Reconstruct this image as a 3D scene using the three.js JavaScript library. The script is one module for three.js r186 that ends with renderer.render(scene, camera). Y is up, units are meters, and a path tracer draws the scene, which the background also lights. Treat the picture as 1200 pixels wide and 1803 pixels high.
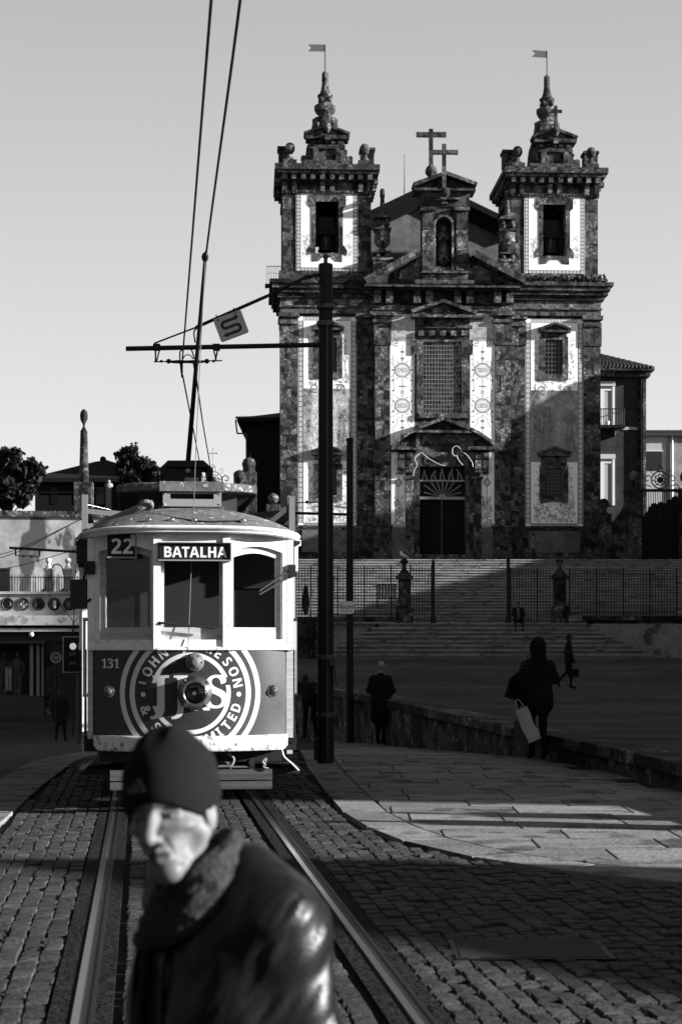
import * as THREE from 'three';
import { mergeGeometries, mergeVertices } from 'three/addons/utils/BufferGeometryUtils.js';

// ------------------------------------------------------------------ camera, sky, sun, exposure
const scene = new THREE.Scene();
const EYE = 1.65, FOCAL = 3000, HORIZON = 1136;            // eye height in metres; focal length and horizon in picture units
const camera = new THREE.PerspectiveCamera(2 * Math.atan(HORIZON / FOCAL) * 180 / Math.PI, 1200 / (2 * HORIZON), 0.2, 1500);
camera.position.set(0, EYE, 0);
camera.lookAt(0, EYE, -10);
camera.setViewOffset(1200, 2 * HORIZON, 0, 0, 1200, 1803);  // rising front: the film is shifted up, verticals stay upright
camera.focus = 24;
camera.userData.fStop = 4.2;
camera.updateProjectionMatrix();

const renderer = new THREE.WebGLRenderer({ antialias: true });
renderer.setSize(681, 1024);
renderer.toneMapping = THREE.LinearToneMapping;
renderer.toneMappingExposure = 2.8;
renderer.shadowMap.enabled = true;

{ // clear winter sky, pale towards the horizon and darker overhead
  const W = 256, H = 256, d = new Float32Array(W * H * 4);
  for (let j = 0; j < H; j++) {
    const el = ((j + 0.5) / H - 0.5) * 180;
    const e = Math.max(el, 0);
    let L = 0.03 + 0.305 * Math.exp(-Math.pow(e / 27, 1.3));
    if (el < 0) L = 0.03;
    for (let i = 0; i < W; i++) { const k = 4 * (j * W + i); d[k] = d[k + 1] = d[k + 2] = L; d[k + 3] = 1; }
  }
  const t = new THREE.DataTexture(d, W, H, THREE.RGBAFormat, THREE.FloatType);
  t.mapping = THREE.EquirectangularReflectionMapping;
  t.magFilter = t.minFilter = THREE.LinearFilter;
  t.needsUpdate = true;
  scene.background = t;
  scene.environment = t;
}
const SUN = new THREE.Vector3(0.940, 0.276, 0.200).normalize();  // low winter sun from the right, a little behind the camera
const sun = new THREE.DirectionalLight(0xffffff, 5);
sun.position.copy(SUN).multiplyScalar(150).add(new THREE.Vector3(0, 0, -60));
sun.target.position.set(0, 0, -60);
sun.castShadow = true;
sun.shadow.radius = 1.6;
sun.shadow.mapSize.set(4096, 4096);
Object.assign(sun.shadow.camera, { left: -90, right: 90, top: 70, bottom: -70, near: 1, far: 400 });
scene.add(sun, sun.target);

// ------------------------------------------------------------------ random numbers and noise
let seedState = 12345;
const seed = (n) => { seedState = n >>> 0; };
const rnd = () => { seedState = (seedState * 1664525 + 1013904223) >>> 0; return seedState / 4294967296; };
const rr = (a, b) => a + (b - a) * rnd();
const hash2 = (x, y) => { let h = (Math.imul(x, 374761393) + Math.imul(y, 668265263)) | 0; h = Math.imul(h ^ (h >>> 13), 1274126177); return ((h ^ (h >>> 16)) >>> 0) / 4294967296; };
function vnoise(x, y, per) {
  const xi = Math.floor(x), yi = Math.floor(y), fx = x - xi, fy = y - yi;
  const sx = fx * fx * (3 - 2 * fx), sy = fy * fy * (3 - 2 * fy), m = (a) => ((a % per) + per) % per;
  const a = hash2(m(xi), m(yi)), b = hash2(m(xi + 1), m(yi)), c = hash2(m(xi), m(yi + 1)), e = hash2(m(xi + 1), m(yi + 1));
  return a + (b - a) * sx + (c - a) * sy + (a - b - c + e) * sx * sy;
}
function fbm(x, y, per, oct = 4, gain = 0.5) {
  let s = 0, a = 1, n = 0;
  for (let i = 0; i < oct; i++) { s += a * vnoise(x + i * 17, y + i * 31, per); n += a; a *= gain; x *= 2; y *= 2; per *= 2; }
  return s / n;
}
const clamp = (v, a = 0, b = 1) => Math.min(b, Math.max(a, v));
const smooth = (a, b, v) => { const t = clamp((v - a) / (b - a)); return t * t * (3 - 2 * t); };
const toS = (v) => Math.round(255 * (v <= 0.0031308 ? 12.92 * v : 1.055 * Math.pow(clamp(v), 1 / 2.4) - 0.055));
function grayTex(size, metres, fn, linear = false) {       // fn(u, v) in 0..1 gives reflectance (or height when linear)
  const d = new Uint8Array(size * size * 4);
  for (let j = 0; j < size; j++) for (let i = 0; i < size; i++) {
    const v = fn(i / size, j / size), b = linear ? Math.round(255 * clamp(v)) : toS(v), k = 4 * (j * size + i);
    d[k] = d[k + 1] = d[k + 2] = b; d[k + 3] = 255;
  }
  const t = new THREE.DataTexture(d, size, size);
  t.wrapS = t.wrapT = THREE.RepeatWrapping; t.magFilter = THREE.LinearFilter; t.minFilter = THREE.LinearMipmapLinearFilter; t.generateMipmaps = true;
  if (!linear) t.colorSpace = THREE.SRGBColorSpace;
  t.repeat.set(1 / metres, 1 / metres); t.needsUpdate = true;
  return t;
}
function canvasTex(w, h, draw) {
  const c = document.createElement('canvas'); c.width = w; c.height = h;
  draw(c.getContext('2d'), w, h);
  const t = new THREE.CanvasTexture(c); t.colorSpace = THREE.SRGBColorSpace; t.magFilter = THREE.LinearFilter; t.anisotropy = 4;
  return t;
}
const css = (v) => { const b = toS(v); return `rgb(${b},${b},${b})`; };

// ------------------------------------------------------------------ materials
const mat = (v, roughness = 0.8, o = {}) => new THREE.MeshPhysicalMaterial({ color: new THREE.Color().setRGB(v, v, v), roughness, specularIntensity: roughness >= 0.75 ? 0.25 : roughness >= 0.55 ? 0.6 : 1, ...o });
const texMat = (map, roughness = 0.85, o = {}) => new THREE.MeshPhysicalMaterial({ map, roughness, specularIntensity: roughness >= 0.75 ? 0.3 : 1, ...o });
const bumpFine = grayTex(512, 1.0, (u, v) => 0.6 * fbm(u * 40, v * 40, 40, 3) + 0.4 * fbm(u * 8, v * 8, 8, 3), true);
const stoneFn = (base, spread, lichen, dark) => (u, v) => {
  const big = fbm(u * 5, v * 5, 5, 4), mid = fbm(u * 22 + 3, v * 22, 22, 3), fine = fbm(u * 110, v * 110 + 9, 110, 2), sp = hash2(Math.floor(u * 512) + 7, Math.floor(v * 512));
  let a = base + spread * (0.9 * (mid - 0.5) + 0.8 * (big - 0.5) + 0.7 * (fine - 0.5) + 0.22 * (sp - 0.5));
  a += lichen * smooth(0.56, 0.68, fbm(u * 34 + 11, v * 34 + 5, 34, 3)) * smooth(0.42, 0.58, big);
  a *= 1 - dark * smooth(0.52, 0.66, fbm(u * 9 + 21, v * 9 + 4, 9, 4));
  return clamp(a, 0.012, 0.8);
};
const graniteMap = grayTex(1024, 4.2, stoneFn(0.066, 0.11, 0.15, 0.72));
const graniteBump = grayTex(512, 1.4, (u, v) => 0.5 * fbm(u * 30, v * 30, 30, 3) + 0.5 * fbm(u * 9, v * 9, 9, 3), true);
const M = {
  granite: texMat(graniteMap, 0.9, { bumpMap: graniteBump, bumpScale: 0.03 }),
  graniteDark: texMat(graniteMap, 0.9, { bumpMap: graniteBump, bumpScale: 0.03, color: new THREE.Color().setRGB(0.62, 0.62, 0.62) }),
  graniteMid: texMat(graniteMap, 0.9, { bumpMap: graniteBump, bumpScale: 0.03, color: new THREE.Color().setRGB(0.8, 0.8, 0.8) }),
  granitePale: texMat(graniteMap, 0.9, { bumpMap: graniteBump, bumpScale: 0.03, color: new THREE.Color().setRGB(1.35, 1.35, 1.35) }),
  render: texMat(grayTex(512, 5, stoneFn(0.11, 0.05, 0.03, 0.25)), 0.95),
  renderDark: texMat(grayTex(512, 5, stoneFn(0.04, 0.02, 0.01, 0.2)), 0.95),
  paleWall: texMat(grayTex(1024, 9, (u, v) => clamp(0.42 + 0.36 * (fbm(u * 9, v * 9, 9, 5) - 0.5) - 0.36 * smooth(0.44, 0.6, fbm(u * 16 + 5, v * 8, 8, 5)) - 0.2 * smooth(0.55, 0.7, fbm(u * 40, v * 5, 5, 3)) - 0.14 * (fbm(u * 60, v * 60, 60, 2) - 0.5), 0.1, 0.75)), 0.95),
  paleTrim: texMat(grayTex(512, 4, (u, v) => clamp(0.5 + 0.3 * (fbm(u * 8, v * 8, 8, 4) - 0.5) - 0.2 * smooth(0.55, 0.7, fbm(u * 14, v * 14 + 8, 14, 4)), 0.1, 0.75)), 0.9),
  asphalt: texMat(grayTex(512, 2.2, (u, v) => clamp(0.045 + 0.04 * (fbm(u * 6, v * 6, 6, 4) - 0.5) + 0.05 * (hash2(Math.floor(u * 512), Math.floor(v * 512) + 3) - 0.5), 0.01, 0.2)), 0.9, { bumpMap: bumpFine, bumpScale: 0.006, specularIntensity: 0.3 }),
  bed: texMat(grayTex(256, 1.3, (u, v) => 0.016 + 0.02 * fbm(u * 30, v * 30, 30, 3)), 1, { specularIntensity: 0.2 }),
  tar: texMat(grayTex(256, 0.6, (u, v) => clamp(0.008 + 0.02 * Math.pow(fbm(u * 14, v * 14, 14, 4), 2) + 0.006 * (hash2(Math.floor(u * 256), Math.floor(v * 256)) - 0.5), 0.003, 0.1)), 0.95, { specularIntensity: 0.2, bumpMap: bumpFine, bumpScale: 0.02 }), iron: mat(0.014, 0.65, { specularIntensity: 0.5 }), ironGrey: mat(0.05, 0.5), black: mat(0.012, 0.6), glassDark: mat(0.008, 0.25, { specularIntensity: 0.4 }),
  steel: mat(0.35, 0.32, { metalness: 1 }), railSteel: mat(0.035, 0.6, { metalness: 1 }), railHead: mat(0.3, 0.3, { metalness: 1 }),
  white: mat(0.78, 0.5), offWhite: mat(0.55, 0.6), cable: mat(0.02, 0.6),
  pane: new THREE.MeshPhysicalMaterial({ color: 0xffffff, roughness: 0.03, transmission: 1, thickness: 0, ior: 1.5 }),
};

// ------------------------------------------------------------------ geometry helpers
function metricUV(g, ox = 0, oy = 0) {                     // texture coordinates in metres, taken from the plane each face lies in
  if (g.index) g = g.toNonIndexed();
  const p = g.attributes.position, uv = new Float32Array(p.count * 2), a = new THREE.Vector3(), b = new THREE.Vector3(), c = new THREE.Vector3();
  for (let i = 0; i < p.count; i += 3) {
    a.fromBufferAttribute(p, i); b.fromBufferAttribute(p, i + 1); c.fromBufferAttribute(p, i + 2);
    const n = b.clone().sub(a).cross(c.clone().sub(a)), x = Math.abs(n.x), y = Math.abs(n.y), z = Math.abs(n.z);
    [a, b, c].forEach((q, k) => {
      const [u, v] = y > x && y > z ? [q.x, q.z] : x > z ? [q.z, q.y] : [q.x, q.y];
      uv[2 * (i + k)] = u + ox; uv[2 * (i + k) + 1] = v + oy;
    });
  }
  g.setAttribute('uv', new THREE.BufferAttribute(uv, 2));
  return g;
}
const taken = {};
function numbered(name) { const n = taken[name] = (taken[name] ?? -1) + 1; return n ? `${name}_${String(n).padStart(3, '0')}` : name; }
function shadow(m) { m.castShadow = m.receiveShadow = true; return m; }
function part(parent, name, geo, material, uvm = true) {
  if (Array.isArray(geo)) geo = merge(geo);
  if (uvm) geo = metricUV(geo, rnd() * 3, rnd() * 3);
  const m = shadow(new THREE.Mesh(geo, material)); m.name = parent === scene ? numbered(name) : name; parent.add(m);
  return m;
}
function merge(list) {
  const gs = list.map((g) => { g = g.index ? g.toNonIndexed() : g; for (const k of Object.keys(g.attributes)) if (!['position', 'normal', 'uv'].includes(k)) g.deleteAttribute(k); if (!g.attributes.uv) g.setAttribute('uv', new THREE.BufferAttribute(new Float32Array(g.attributes.position.count * 2), 2)); return g; });
  return gs.length === 1 ? gs[0] : mergeGeometries(gs);
}
function thing(name, label, category, pos = [0, 0, 0], turn = 0, group) {
  const o = new THREE.Group(); o.name = numbered(name); o.position.set(...pos); o.rotation.y = turn;
  o.userData = { label, category }; if (group) o.userData.group = group;
  scene.add(o); return o;
}
function tag(o, label, category, group) { o.userData.label = label; o.userData.category = category; if (group) o.userData.group = group; return o; }
function structure(o) { o.userData.kind = 'structure'; return o; }
function sub(parent, name, pos = [0, 0, 0], turn = 0) { const o = new THREE.Group(); o.name = name; o.position.set(...pos); o.rotation.y = turn; parent.add(o); return o; }
function box(x0, y0, z0, x1, y1, z1) {                      // corner to corner, any order
  const g = new THREE.BoxGeometry(Math.abs(x1 - x0), Math.abs(y1 - y0), Math.abs(z1 - z0));
  return g.translate((x0 + x1) / 2, (y0 + y1) / 2, (z0 + z1) / 2);
}
const V = (x, y, z) => new THREE.Vector3(x, y, z);
function bar(a, b, r, r2 = r, seg = 8) {                     // round bar between two points
  const d = V(...b).sub(V(...a)), L = d.length(), g = new THREE.CylinderGeometry(r2, r, L, seg);
  return g.applyQuaternion(new THREE.Quaternion().setFromUnitVectors(V(0, 1, 0), d.normalize())).translate((a[0] + b[0]) / 2, (a[1] + b[1]) / 2, (a[2] + b[2]) / 2);
}
function beam(a, b, w, h) {                                 // square bar between two points
  const va = V(...a), vb = V(...b), d = vb.clone().sub(va), g = new THREE.BoxGeometry(w, h, d.length());
  const m = new THREE.Matrix4().lookAt(va, vb, Math.abs(d.clone().normalize().y) > 0.98 ? V(1, 0, 0) : V(0, 1, 0));
  return g.applyMatrix4(m).translate((a[0] + b[0]) / 2, (a[1] + b[1]) / 2, (a[2] + b[2]) / 2);
}
function tube(pts, r, seg = 40, rad = 6, closed = false) { return new THREE.TubeGeometry(new THREE.CatmullRomCurve3(pts.map((p) => V(...p)), closed, 'catmullrom', 0.4), seg, r, rad, closed); }
function ball(x, y, z, r, sx = 1, sy = 1, sz = 1, seg = 16) { return new THREE.SphereGeometry(r, seg, Math.ceil(seg * 0.7)).scale(sx, sy, sz).translate(x, y, z); }
function lathe(pts, seg = 20, x = 0, y = 0, z = 0) { return new THREE.LatheGeometry(pts.map(([r, h]) => new THREE.Vector2(Math.max(r, 0.0005), h)), seg).translate(x, y, z); }
function extrude(pts, z0, z1, holes = []) {                 // polygon in x, y pulled from z0 to z1
  const s = new THREE.Shape(pts.map((p) => new THREE.Vector2(p[0], p[1])));
  for (const h of holes) s.holes.push(new THREE.Path(h.map((p) => new THREE.Vector2(p[0], p[1]))));
  return new THREE.ExtrudeGeometry(s, { depth: Math.abs(z1 - z0), bevelEnabled: false }).translate(0, 0, Math.min(z0, z1));
}
function surface(nu, nv, fn, both = false) {                // grid surface fn(u, v) -> [x, y, z], uv 0..1
  const pos = [], uv = [], idx = [];
  for (let j = 0; j <= nv; j++) for (let i = 0; i <= nu; i++) { pos.push(...fn(i / nu, j / nv)); uv.push(i / nu, j / nv); }
  for (let j = 0; j < nv; j++) for (let i = 0; i < nu; i++) { const a = j * (nu + 1) + i, b = a + 1, c = a + nu + 1, d = c + 1; idx.push(a, b, d, a, d, c); }
  const g = new THREE.BufferGeometry(); g.setAttribute('position', new THREE.Float32BufferAttribute(pos, 3)); g.setAttribute('uv', new THREE.Float32BufferAttribute(uv, 2)); g.setIndex(idx); g.computeVertexNormals();
  return g;
}
// where a sight line at picture place (x, y) reaches distance D, in metres
const at = (x, y, D) => [(x - 600) / FOCAL * D, EYE - (y - HORIZON) / FOCAL * D, -D];

// ------------------------------------------------------------------ meshes from distance fields (for bodies)
function meshSDF(f, mn, mx, c) {
  const n = [0, 1, 2].map((k) => Math.ceil((mx[k] - mn[k]) / c) + 1), [nx, ny, nz] = n, val = new Float32Array(nx * ny * nz);
  for (let k = 0, q = 0; k < nz; k++) for (let j = 0; j < ny; j++) for (let i = 0; i < nx; i++) val[q++] = f(mn[0] + i * c, mn[1] + j * c, mn[2] + k * c);
  const vid = new Int32Array(nx * ny * nz).fill(-1), pos = [], idx = [], id = (i, j, k) => i + nx * (j + ny * k);
  for (let k = 0; k < nz - 1; k++) for (let j = 0; j < ny - 1; j++) for (let i = 0; i < nx - 1; i++) {
    let mask = 0; const v = [];
    for (let b = 0; b < 8; b++) { const w = val[id(i + (b & 1), j + ((b >> 1) & 1), k + (b >> 2))]; v.push(w); if (w < 0) mask |= 1 << b; }
    if (mask === 0 || mask === 255) continue;
    let x = 0, y = 0, z = 0, m = 0;
    for (let a = 0; a < 8; a++) for (const e of [1, 2, 4]) if (!(a & e)) {
      const b = a | e; if ((v[a] < 0) === (v[b] < 0)) continue;
      const t = v[a] / (v[a] - v[b]);
      x += (a & 1) + (e === 1 ? t : 0); y += ((a >> 1) & 1) + (e === 2 ? t : 0); z += (a >> 2) + (e === 4 ? t : 0); m++;
    }
    vid[id(i, j, k)] = pos.length / 3;
    pos.push(mn[0] + (i + x / m) * c, mn[1] + (j + y / m) * c, mn[2] + (k + z / m) * c);
  }
  const quad = (a, b, d, e, flip) => { if (a < 0 || b < 0 || d < 0 || e < 0) return; flip ? idx.push(a, d, b, a, e, d) : idx.push(a, b, d, a, d, e); };
  for (let k = 1; k < nz - 1; k++) for (let j = 1; j < ny - 1; j++) for (let i = 1; i < nx - 1; i++) {
    const s = val[id(i, j, k)] < 0;
    if (s !== val[id(i + 1, j, k)] < 0) quad(vid[id(i, j - 1, k - 1)], vid[id(i, j, k - 1)], vid[id(i, j, k)], vid[id(i, j - 1, k)], !s);
    if (s !== val[id(i, j + 1, k)] < 0) quad(vid[id(i - 1, j, k - 1)], vid[id(i, j, k - 1)], vid[id(i, j, k)], vid[id(i - 1, j, k)], s);
    if (s !== val[id(i, j, k + 1)] < 0) quad(vid[id(i - 1, j - 1, k)], vid[id(i, j - 1, k)], vid[id(i, j, k)], vid[id(i - 1, j, k)], !s);
  }
  const g = new THREE.BufferGeometry(); g.setAttribute('position', new THREE.Float32BufferAttribute(pos, 3)); g.setIndex(idx);
  const nor = new Float32Array(pos.length), h = c * 0.5;
  for (let q = 0; q < pos.length; q += 3) {
    const [x, y, z] = [pos[q], pos[q + 1], pos[q + 2]];
    const a = f(x + h, y, z) - f(x - h, y, z), b = f(x, y + h, z) - f(x, y - h, z), d = f(x, y, z + h) - f(x, y, z - h), l = Math.hypot(a, b, d) || 1;
    nor[q] = a / l; nor[q + 1] = b / l; nor[q + 2] = d / l;
  }
  g.setAttribute('normal', new THREE.BufferAttribute(nor, 3));
  return g;
}
const smin = (a, b, k) => { const h = Math.max(k - Math.abs(a - b), 0) / k; return Math.min(a, b) - h * h * k * 0.25; };
const smax = (a, b, k) => -smin(-a, -b, k);
function cone(x, y, z, s) {                                 // distance to a tapered capsule s = [ax, ay, az, bx, by, bz, ra, rb]
  const bx = s[3] - s[0], by = s[4] - s[1], bz = s[5] - s[2], px = x - s[0], py = y - s[1], pz = z - s[2];
  const t = clamp((px * bx + py * by + pz * bz) / (bx * bx + by * by + bz * bz + 1e-9));
  return Math.hypot(px - t * bx, py - t * by, pz - t * bz) - (s[6] + t * (s[7] - s[6]));
}
const ellip = (x, y, z, c, r) => { const a = (x - c[0]) / r[0], b = (y - c[1]) / r[1], d = (z - c[2]) / r[2], k0 = Math.hypot(a, b, d), k1 = Math.hypot(a / r[0], b / r[1], d / r[2]); return k1 < 1e-9 ? -Math.min(...r) : k0 * (k0 - 1) / k1; };

// ------------------------------------------------------------------ the ground
// street level: flat round the tram, then falling away down the hill, and more so to the left
const street = (X, D) => -0.0376 * clamp(D - 24.5, 0, 34) - 0.058 * Math.max(0, -X - 3.6) * smooth(18, 34, D);
const plazaLevel = (D) => 0.03 + 1.07 * smooth(46, 72, D);
const WALL = [[6.2, 6], [4.6, 13], [3.8, 19], [3.45, 22], [2.8, 25], [2.1, 28.5], [1.3, 32], [0.5, 36], [-0.4, 40], [-1.6, 44.5], [-3.4, 51], [-4.2, 58], [-4.4, 66], [-4.4, 71]];   // plan of the retaining wall, X and D
const wallX = (D) => { for (let i = 1; i < WALL.length; i++) if (D <= WALL[i][1]) { const [a, b] = [WALL[i - 1], WALL[i]]; return a[0] + (b[0] - a[0]) * (D - a[1]) / (b[1] - a[1]); } return -4.4; };
{
  seed(11);
  // one sheet to the horizon, a little below the surfaces that lie on it
  const xs = [-900, -300, -120, -60, -40, -28, -22, -18, -14, -11, -9, -7.5, -6, -5, -4.4, -3.6, -2, 0, 2, 4, 7, 12, 20, 35, 70, 200, 900];
  const ds = [-300, -80, -30, -10, 0, 5, 10, 15, 18, 20, 22, 24.5, 27, 30, 34, 38, 44, 50, 58.5, 66, 80, 110, 160, 300, 900];
  const g = surface(xs.length - 1, ds.length - 1, (u, v) => { const X = xs[Math.round(u * (xs.length - 1))], D = ds[Math.round(v * (ds.length - 1))]; return [X, street(X, D) - 0.07, -D]; });
  structure(part(scene, 'ground', g, M.asphalt));
}
// ---- tram track: centre line X = TRACK0 - SLOPE * D
const SLOPE = 0.1172, trackX = (D) => -0.404 - SLOPE * (D - 7.53);
const TRK = Math.atan(SLOPE), tdir = [-Math.sin(TRK), -Math.cos(TRK)], tnor = [Math.cos(TRK), -Math.sin(TRK)];   // along (into the picture) and across (to the right), as x, z
const trackPoint = (s, t) => { const x = trackX(0) + tdir[0] * s + tnor[0] * t, z = tdir[1] * s + tnor[1] * t; return [x, z]; };
// pavement corner: the region right of this rounded line is convex
const CURVE = [[-0.72, 30], [-0.46, 23.1], [-0.2, 19.4], [0.02, 16.8], [0.24, 15.4], [0.52, 14.3], [1.02, 13.2], [1.6, 12.45], [2.33, 11.8], [4.2, 10.7], [7.5, 9.4], [12, 8]];
const LEFTBAND = [[-2.35, 5], [-2.75, 10], [-3.12, 15.5], [-3.5, 20], [-3.8, 24.5], [-4.1, 30]];   // inner edge of the pale stone band on the left
const polyX = (line, D) => { for (let i = 1; i < line.length; i++) { const [a, b] = [line[i - 1], line[i]]; if ((D - a[1]) * (D - b[1]) <= 0) return a[0] + (b[0] - a[0]) * (D - a[1]) / (b[1] - a[1]); } return D < Math.min(line[0][1], line.at(-1)[1]) ? (line[0][1] < line.at(-1)[1] ? line[0][0] : line.at(-1)[0]) : (line[0][1] < line.at(-1)[1] ? line.at(-1)[0] : line[0][0]); };
function clipHalf(poly, a, b) {                             // keep the part of poly (X, D) to the right of a -> b
  const out = [], side = (p) => (b[0] - a[0]) * (p[1] - a[1]) - (b[1] - a[1]) * (p[0] - a[0]);
  for (let i = 0; i < poly.length; i++) {
    const p = poly[i], q = poly[(i + 1) % poly.length], sp = side(p), sq = side(q);
    if (sp >= 0) out.push(p);
    if (sp * sq < 0) { const t = sp / (sp - sq); out.push([p[0] + t * (q[0] - p[0]), p[1] + t * (q[1] - p[1])]); }
  }
  return out;
}
function offsetLine(line, d) {
  return line.map((p, i) => { const a = line[Math.max(0, i - 1)], b = line[Math.min(line.length - 1, i + 1)], L = Math.hypot(b[0] - a[0], b[1] - a[1]); return [p[0] - (b[1] - a[1]) / L * d, p[1] + (b[0] - a[0]) / L * d]; });
}
const area = (p) => { let s = 0; for (let i = 0; i < p.length; i++) { const q = p[(i + 1) % p.length]; s += p[i][0] * q[1] - q[0] * p[i][1]; } return Math.abs(s) / 2; };
function slabGeo(poly, top, thick, ch = 0.006) {            // flat stone with a small worn edge; poly in X, D; top(X, D)
  const n = poly.length, cx = poly.reduce((s, p) => s + p[0], 0) / n, cd = poly.reduce((s, p) => s + p[1], 0) / n, pos = [], idx = [];
  const ring = (k, dy) => poly.forEach(([x, d]) => { const L = Math.hypot(x - cx, d - cd) || 1, xx = x - (x - cx) / L * k, dd = d - (d - cd) / L * k; pos.push(xx, top(xx, dd) + dy, -dd); });
  ring(ch * 1.5, 0); ring(0, -ch); ring(0, -thick);
  for (let i = 1; i < n - 1; i++) idx.push(0, i, i + 1);
  for (let r = 0; r < 2; r++) for (let i = 0; i < n; i++) { const a = r * n + i, b = r * n + (i + 1) % n; idx.push(a, a + n, b, b, a + n, b + n); }
  const g = new THREE.BufferGeometry(); g.setAttribute('position', new THREE.Float32BufferAttribute(pos, 3)); g.setIndex(idx);
  const f = g.toNonIndexed(); f.computeVertexNormals(); return f;
}
{ // sett paving between and beside the rails
  seed(21);
  const paving = thing('sett_paving', 'worn granite setts laid along the tram rails', 'paving'); structure(paving);
  const bedPts = (u, v) => { const D = 3 + 27 * v; const a = -4.6, b = 7; return [a + (b - a) * u, street(0, D) - 0.034, -D]; };
  part(paving, 'bedding', surface(2, 20, bedPts), M.bed);
  const settMaps = [0.041, 0.03, 0.054, 0.036].map((b, i) => texMat(grayTex(256, 0.5, (u, v) => clamp(b * (0.75 + 0.5 * fbm(u * 5 + i, v * 5, 5, 3)) + 0.028 * (fbm(u * 50 + i * 3, v * 50, 50, 2) - 0.5) + 0.014 * (hash2(Math.floor(u * 256), Math.floor(v * 256) + i) - 0.5), 0.012, 0.4)), 0.85, { bumpMap: bumpFine, bumpScale: 0.009, specularIntensity: 0.4 }));
  const cells = [];
  const railT = [-0.745, 0.745];
  for (let c = -36; c < 70; c++) {
    const w = 0.112, t0 = c * w; let s = 4.6 + rnd() * 0.1;
    while (s < 30) {
      const L = rr(0.135, 0.185), ta = t0 + 0.004 + rr(-0.005, 0.005), tb = t0 + w - 0.004 + rr(-0.005, 0.005), sa = s, sb = s + L - 0.02;
      s += L;
      const tm = (ta + tb) / 2; if (railT.some((r) => Math.abs(tm - r) < 0.155)) continue;
      const [mx, mz] = trackPoint((sa + sb) / 2, tm), D = -mz;
      if (D < 4.9 || D > 29.5) continue;
      if (D < 30 && mx > polyX(CURVE, D) - 0.07) continue;
      if (mx < polyX(LEFTBAND, D) + 0.06) continue;
      const vis = Math.abs(mx) / D < 0.23; if (!vis && (D > 15 || Math.abs(mx) / D > 0.42)) continue;
      cells.push({ sa, sb, ta, tb, D, mx, show: D > 7.4 && Math.abs(mx) / D < 0.2 });
    }
  }
  const geo = ({ sa, sb, ta, tb }) => {
    const h = rr(-0.011, 0.006), j = () => rr(-0.005, 0.005), e = rr(0.004, 0.009), P = (s, t, y) => { const [x, z] = trackPoint(s, t); return [x, y + street(x, -z), z]; };
    const tilt = () => rr(-0.0045, 0.0045);
    const c0 = [[sa + j(), ta + j()], [sb + j(), ta + j()], [sb + j(), tb + j()], [sa + j(), tb + j()]];
    const cs = (sa + sb) / 2, ct = (ta + tb) / 2, pos = [], idx = [];
    c0.forEach(([s, t]) => pos.push(...P(s + Math.sign(cs - s) * e, t + Math.sign(ct - t) * e, h + tilt())));
    c0.forEach(([s, t]) => pos.push(...P(s, t, h - 0.008)));
    c0.forEach(([s, t]) => pos.push(...P(s, t, -0.06)));
    pos.push(...P(cs, ct, h + 0.0025));
    for (let i = 0; i < 4; i++) idx.push(12, i, (i + 1) % 4);
    for (let r = 0; r < 2; r++) for (let i = 0; i < 4; i++) { const a = r * 4 + i, b = r * 4 + (i + 1) % 4; idx.push(a, a + 4, b, b, a + 4, b + 4); }
    const g = new THREE.BufferGeometry(); g.setAttribute('position', new THREE.Float32BufferAttribute(pos, 3)); g.setIndex(idx); const fl = g.toNonIndexed(); fl.computeVertexNormals();
    return metricUV(fl, rnd() * 5, rnd() * 5);
  };
  cells.sort((a, b) => (b.show - a.show) || a.D - b.D);
  const rest = [], tone = [1, 0.74, 1.32, 0.88];
  cells.forEach((c, i) => {
    const k = Math.min(3, Math.floor(rnd() * 4)), g = geo(c);
    if (i < 300) part(paving, 'sett', g, settMaps[k], false); else { const n = g.attributes.position.count, v = tone[k] * rr(0.9, 1.1); g.setAttribute('color', new THREE.BufferAttribute(new Float32Array(n * 3).fill(v), 3)); rest.push(g); }
  });
  const far = settMaps[0].clone(); far.vertexColors = true; part(paving, 'far_setts', mergeGeometries(rest), far, false).userData.kind = 'stuff';
}
{ // rails set in tarred strips
  seed(31);
  const track = thing('tram_track', 'pair of grooved steel tram rails in tarred strips', 'track'); structure(track);
  const run = (prof, t, s0, s1) => { // sweep a closed profile [across, up] along the track
    const ss = []; for (let s = s0; s < 24; s += 0.7) ss.push(s); for (let s = 24; s <= s1; s += 2) ss.push(s);
    const bend = (s) => 0;
    const g = surface(prof.length - 1, ss.length - 1, (u, v) => { const p = prof[Math.round(u * (prof.length - 1))], s = ss[Math.round(v * (ss.length - 1))], [x, z] = trackPoint(s, t + p[0] + bend(s)); return [x, street(x, -z) + p[1], z]; });
    const f = g.toNonIndexed(); f.computeVertexNormals(); return f;
  };
  for (const side of [-1, 1]) {
    const c = 0.745 * side, m = -side;                       // the groove lies on the inner side of each head
    const tar = run([[-0.145, -0.004], [-0.142, -0.001], [0.142, -0.001], [0.145, -0.004]], c, 3, 44);
    part(track, 'tar_strip', tar, M.tar);
    part(track, 'rail', run([[0.02 * m - 0.038, 0.0], [0.02 * m - 0.035, 0.006], [0.02 * m + 0.0, 0.008], [0.02 * m + 0.004, 0.002]].map(([a, b]) => [a * 1, b]), c - 0.02 * m, 3, 44), M.railHead);
    part(track, 'groove', run([[0.004, 0.002], [0.006, 0.0005], [0.038, 0.0005], [0.04, 0.002]], c - 0.0 * m, 3, 44), M.black);
    part(track, 'guard_lip', run([[0.04, 0.0], [0.042, 0.005], [0.062, 0.005], [0.064, 0.0]], c, 3, 44), M.railSteel);
  }
}
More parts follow.
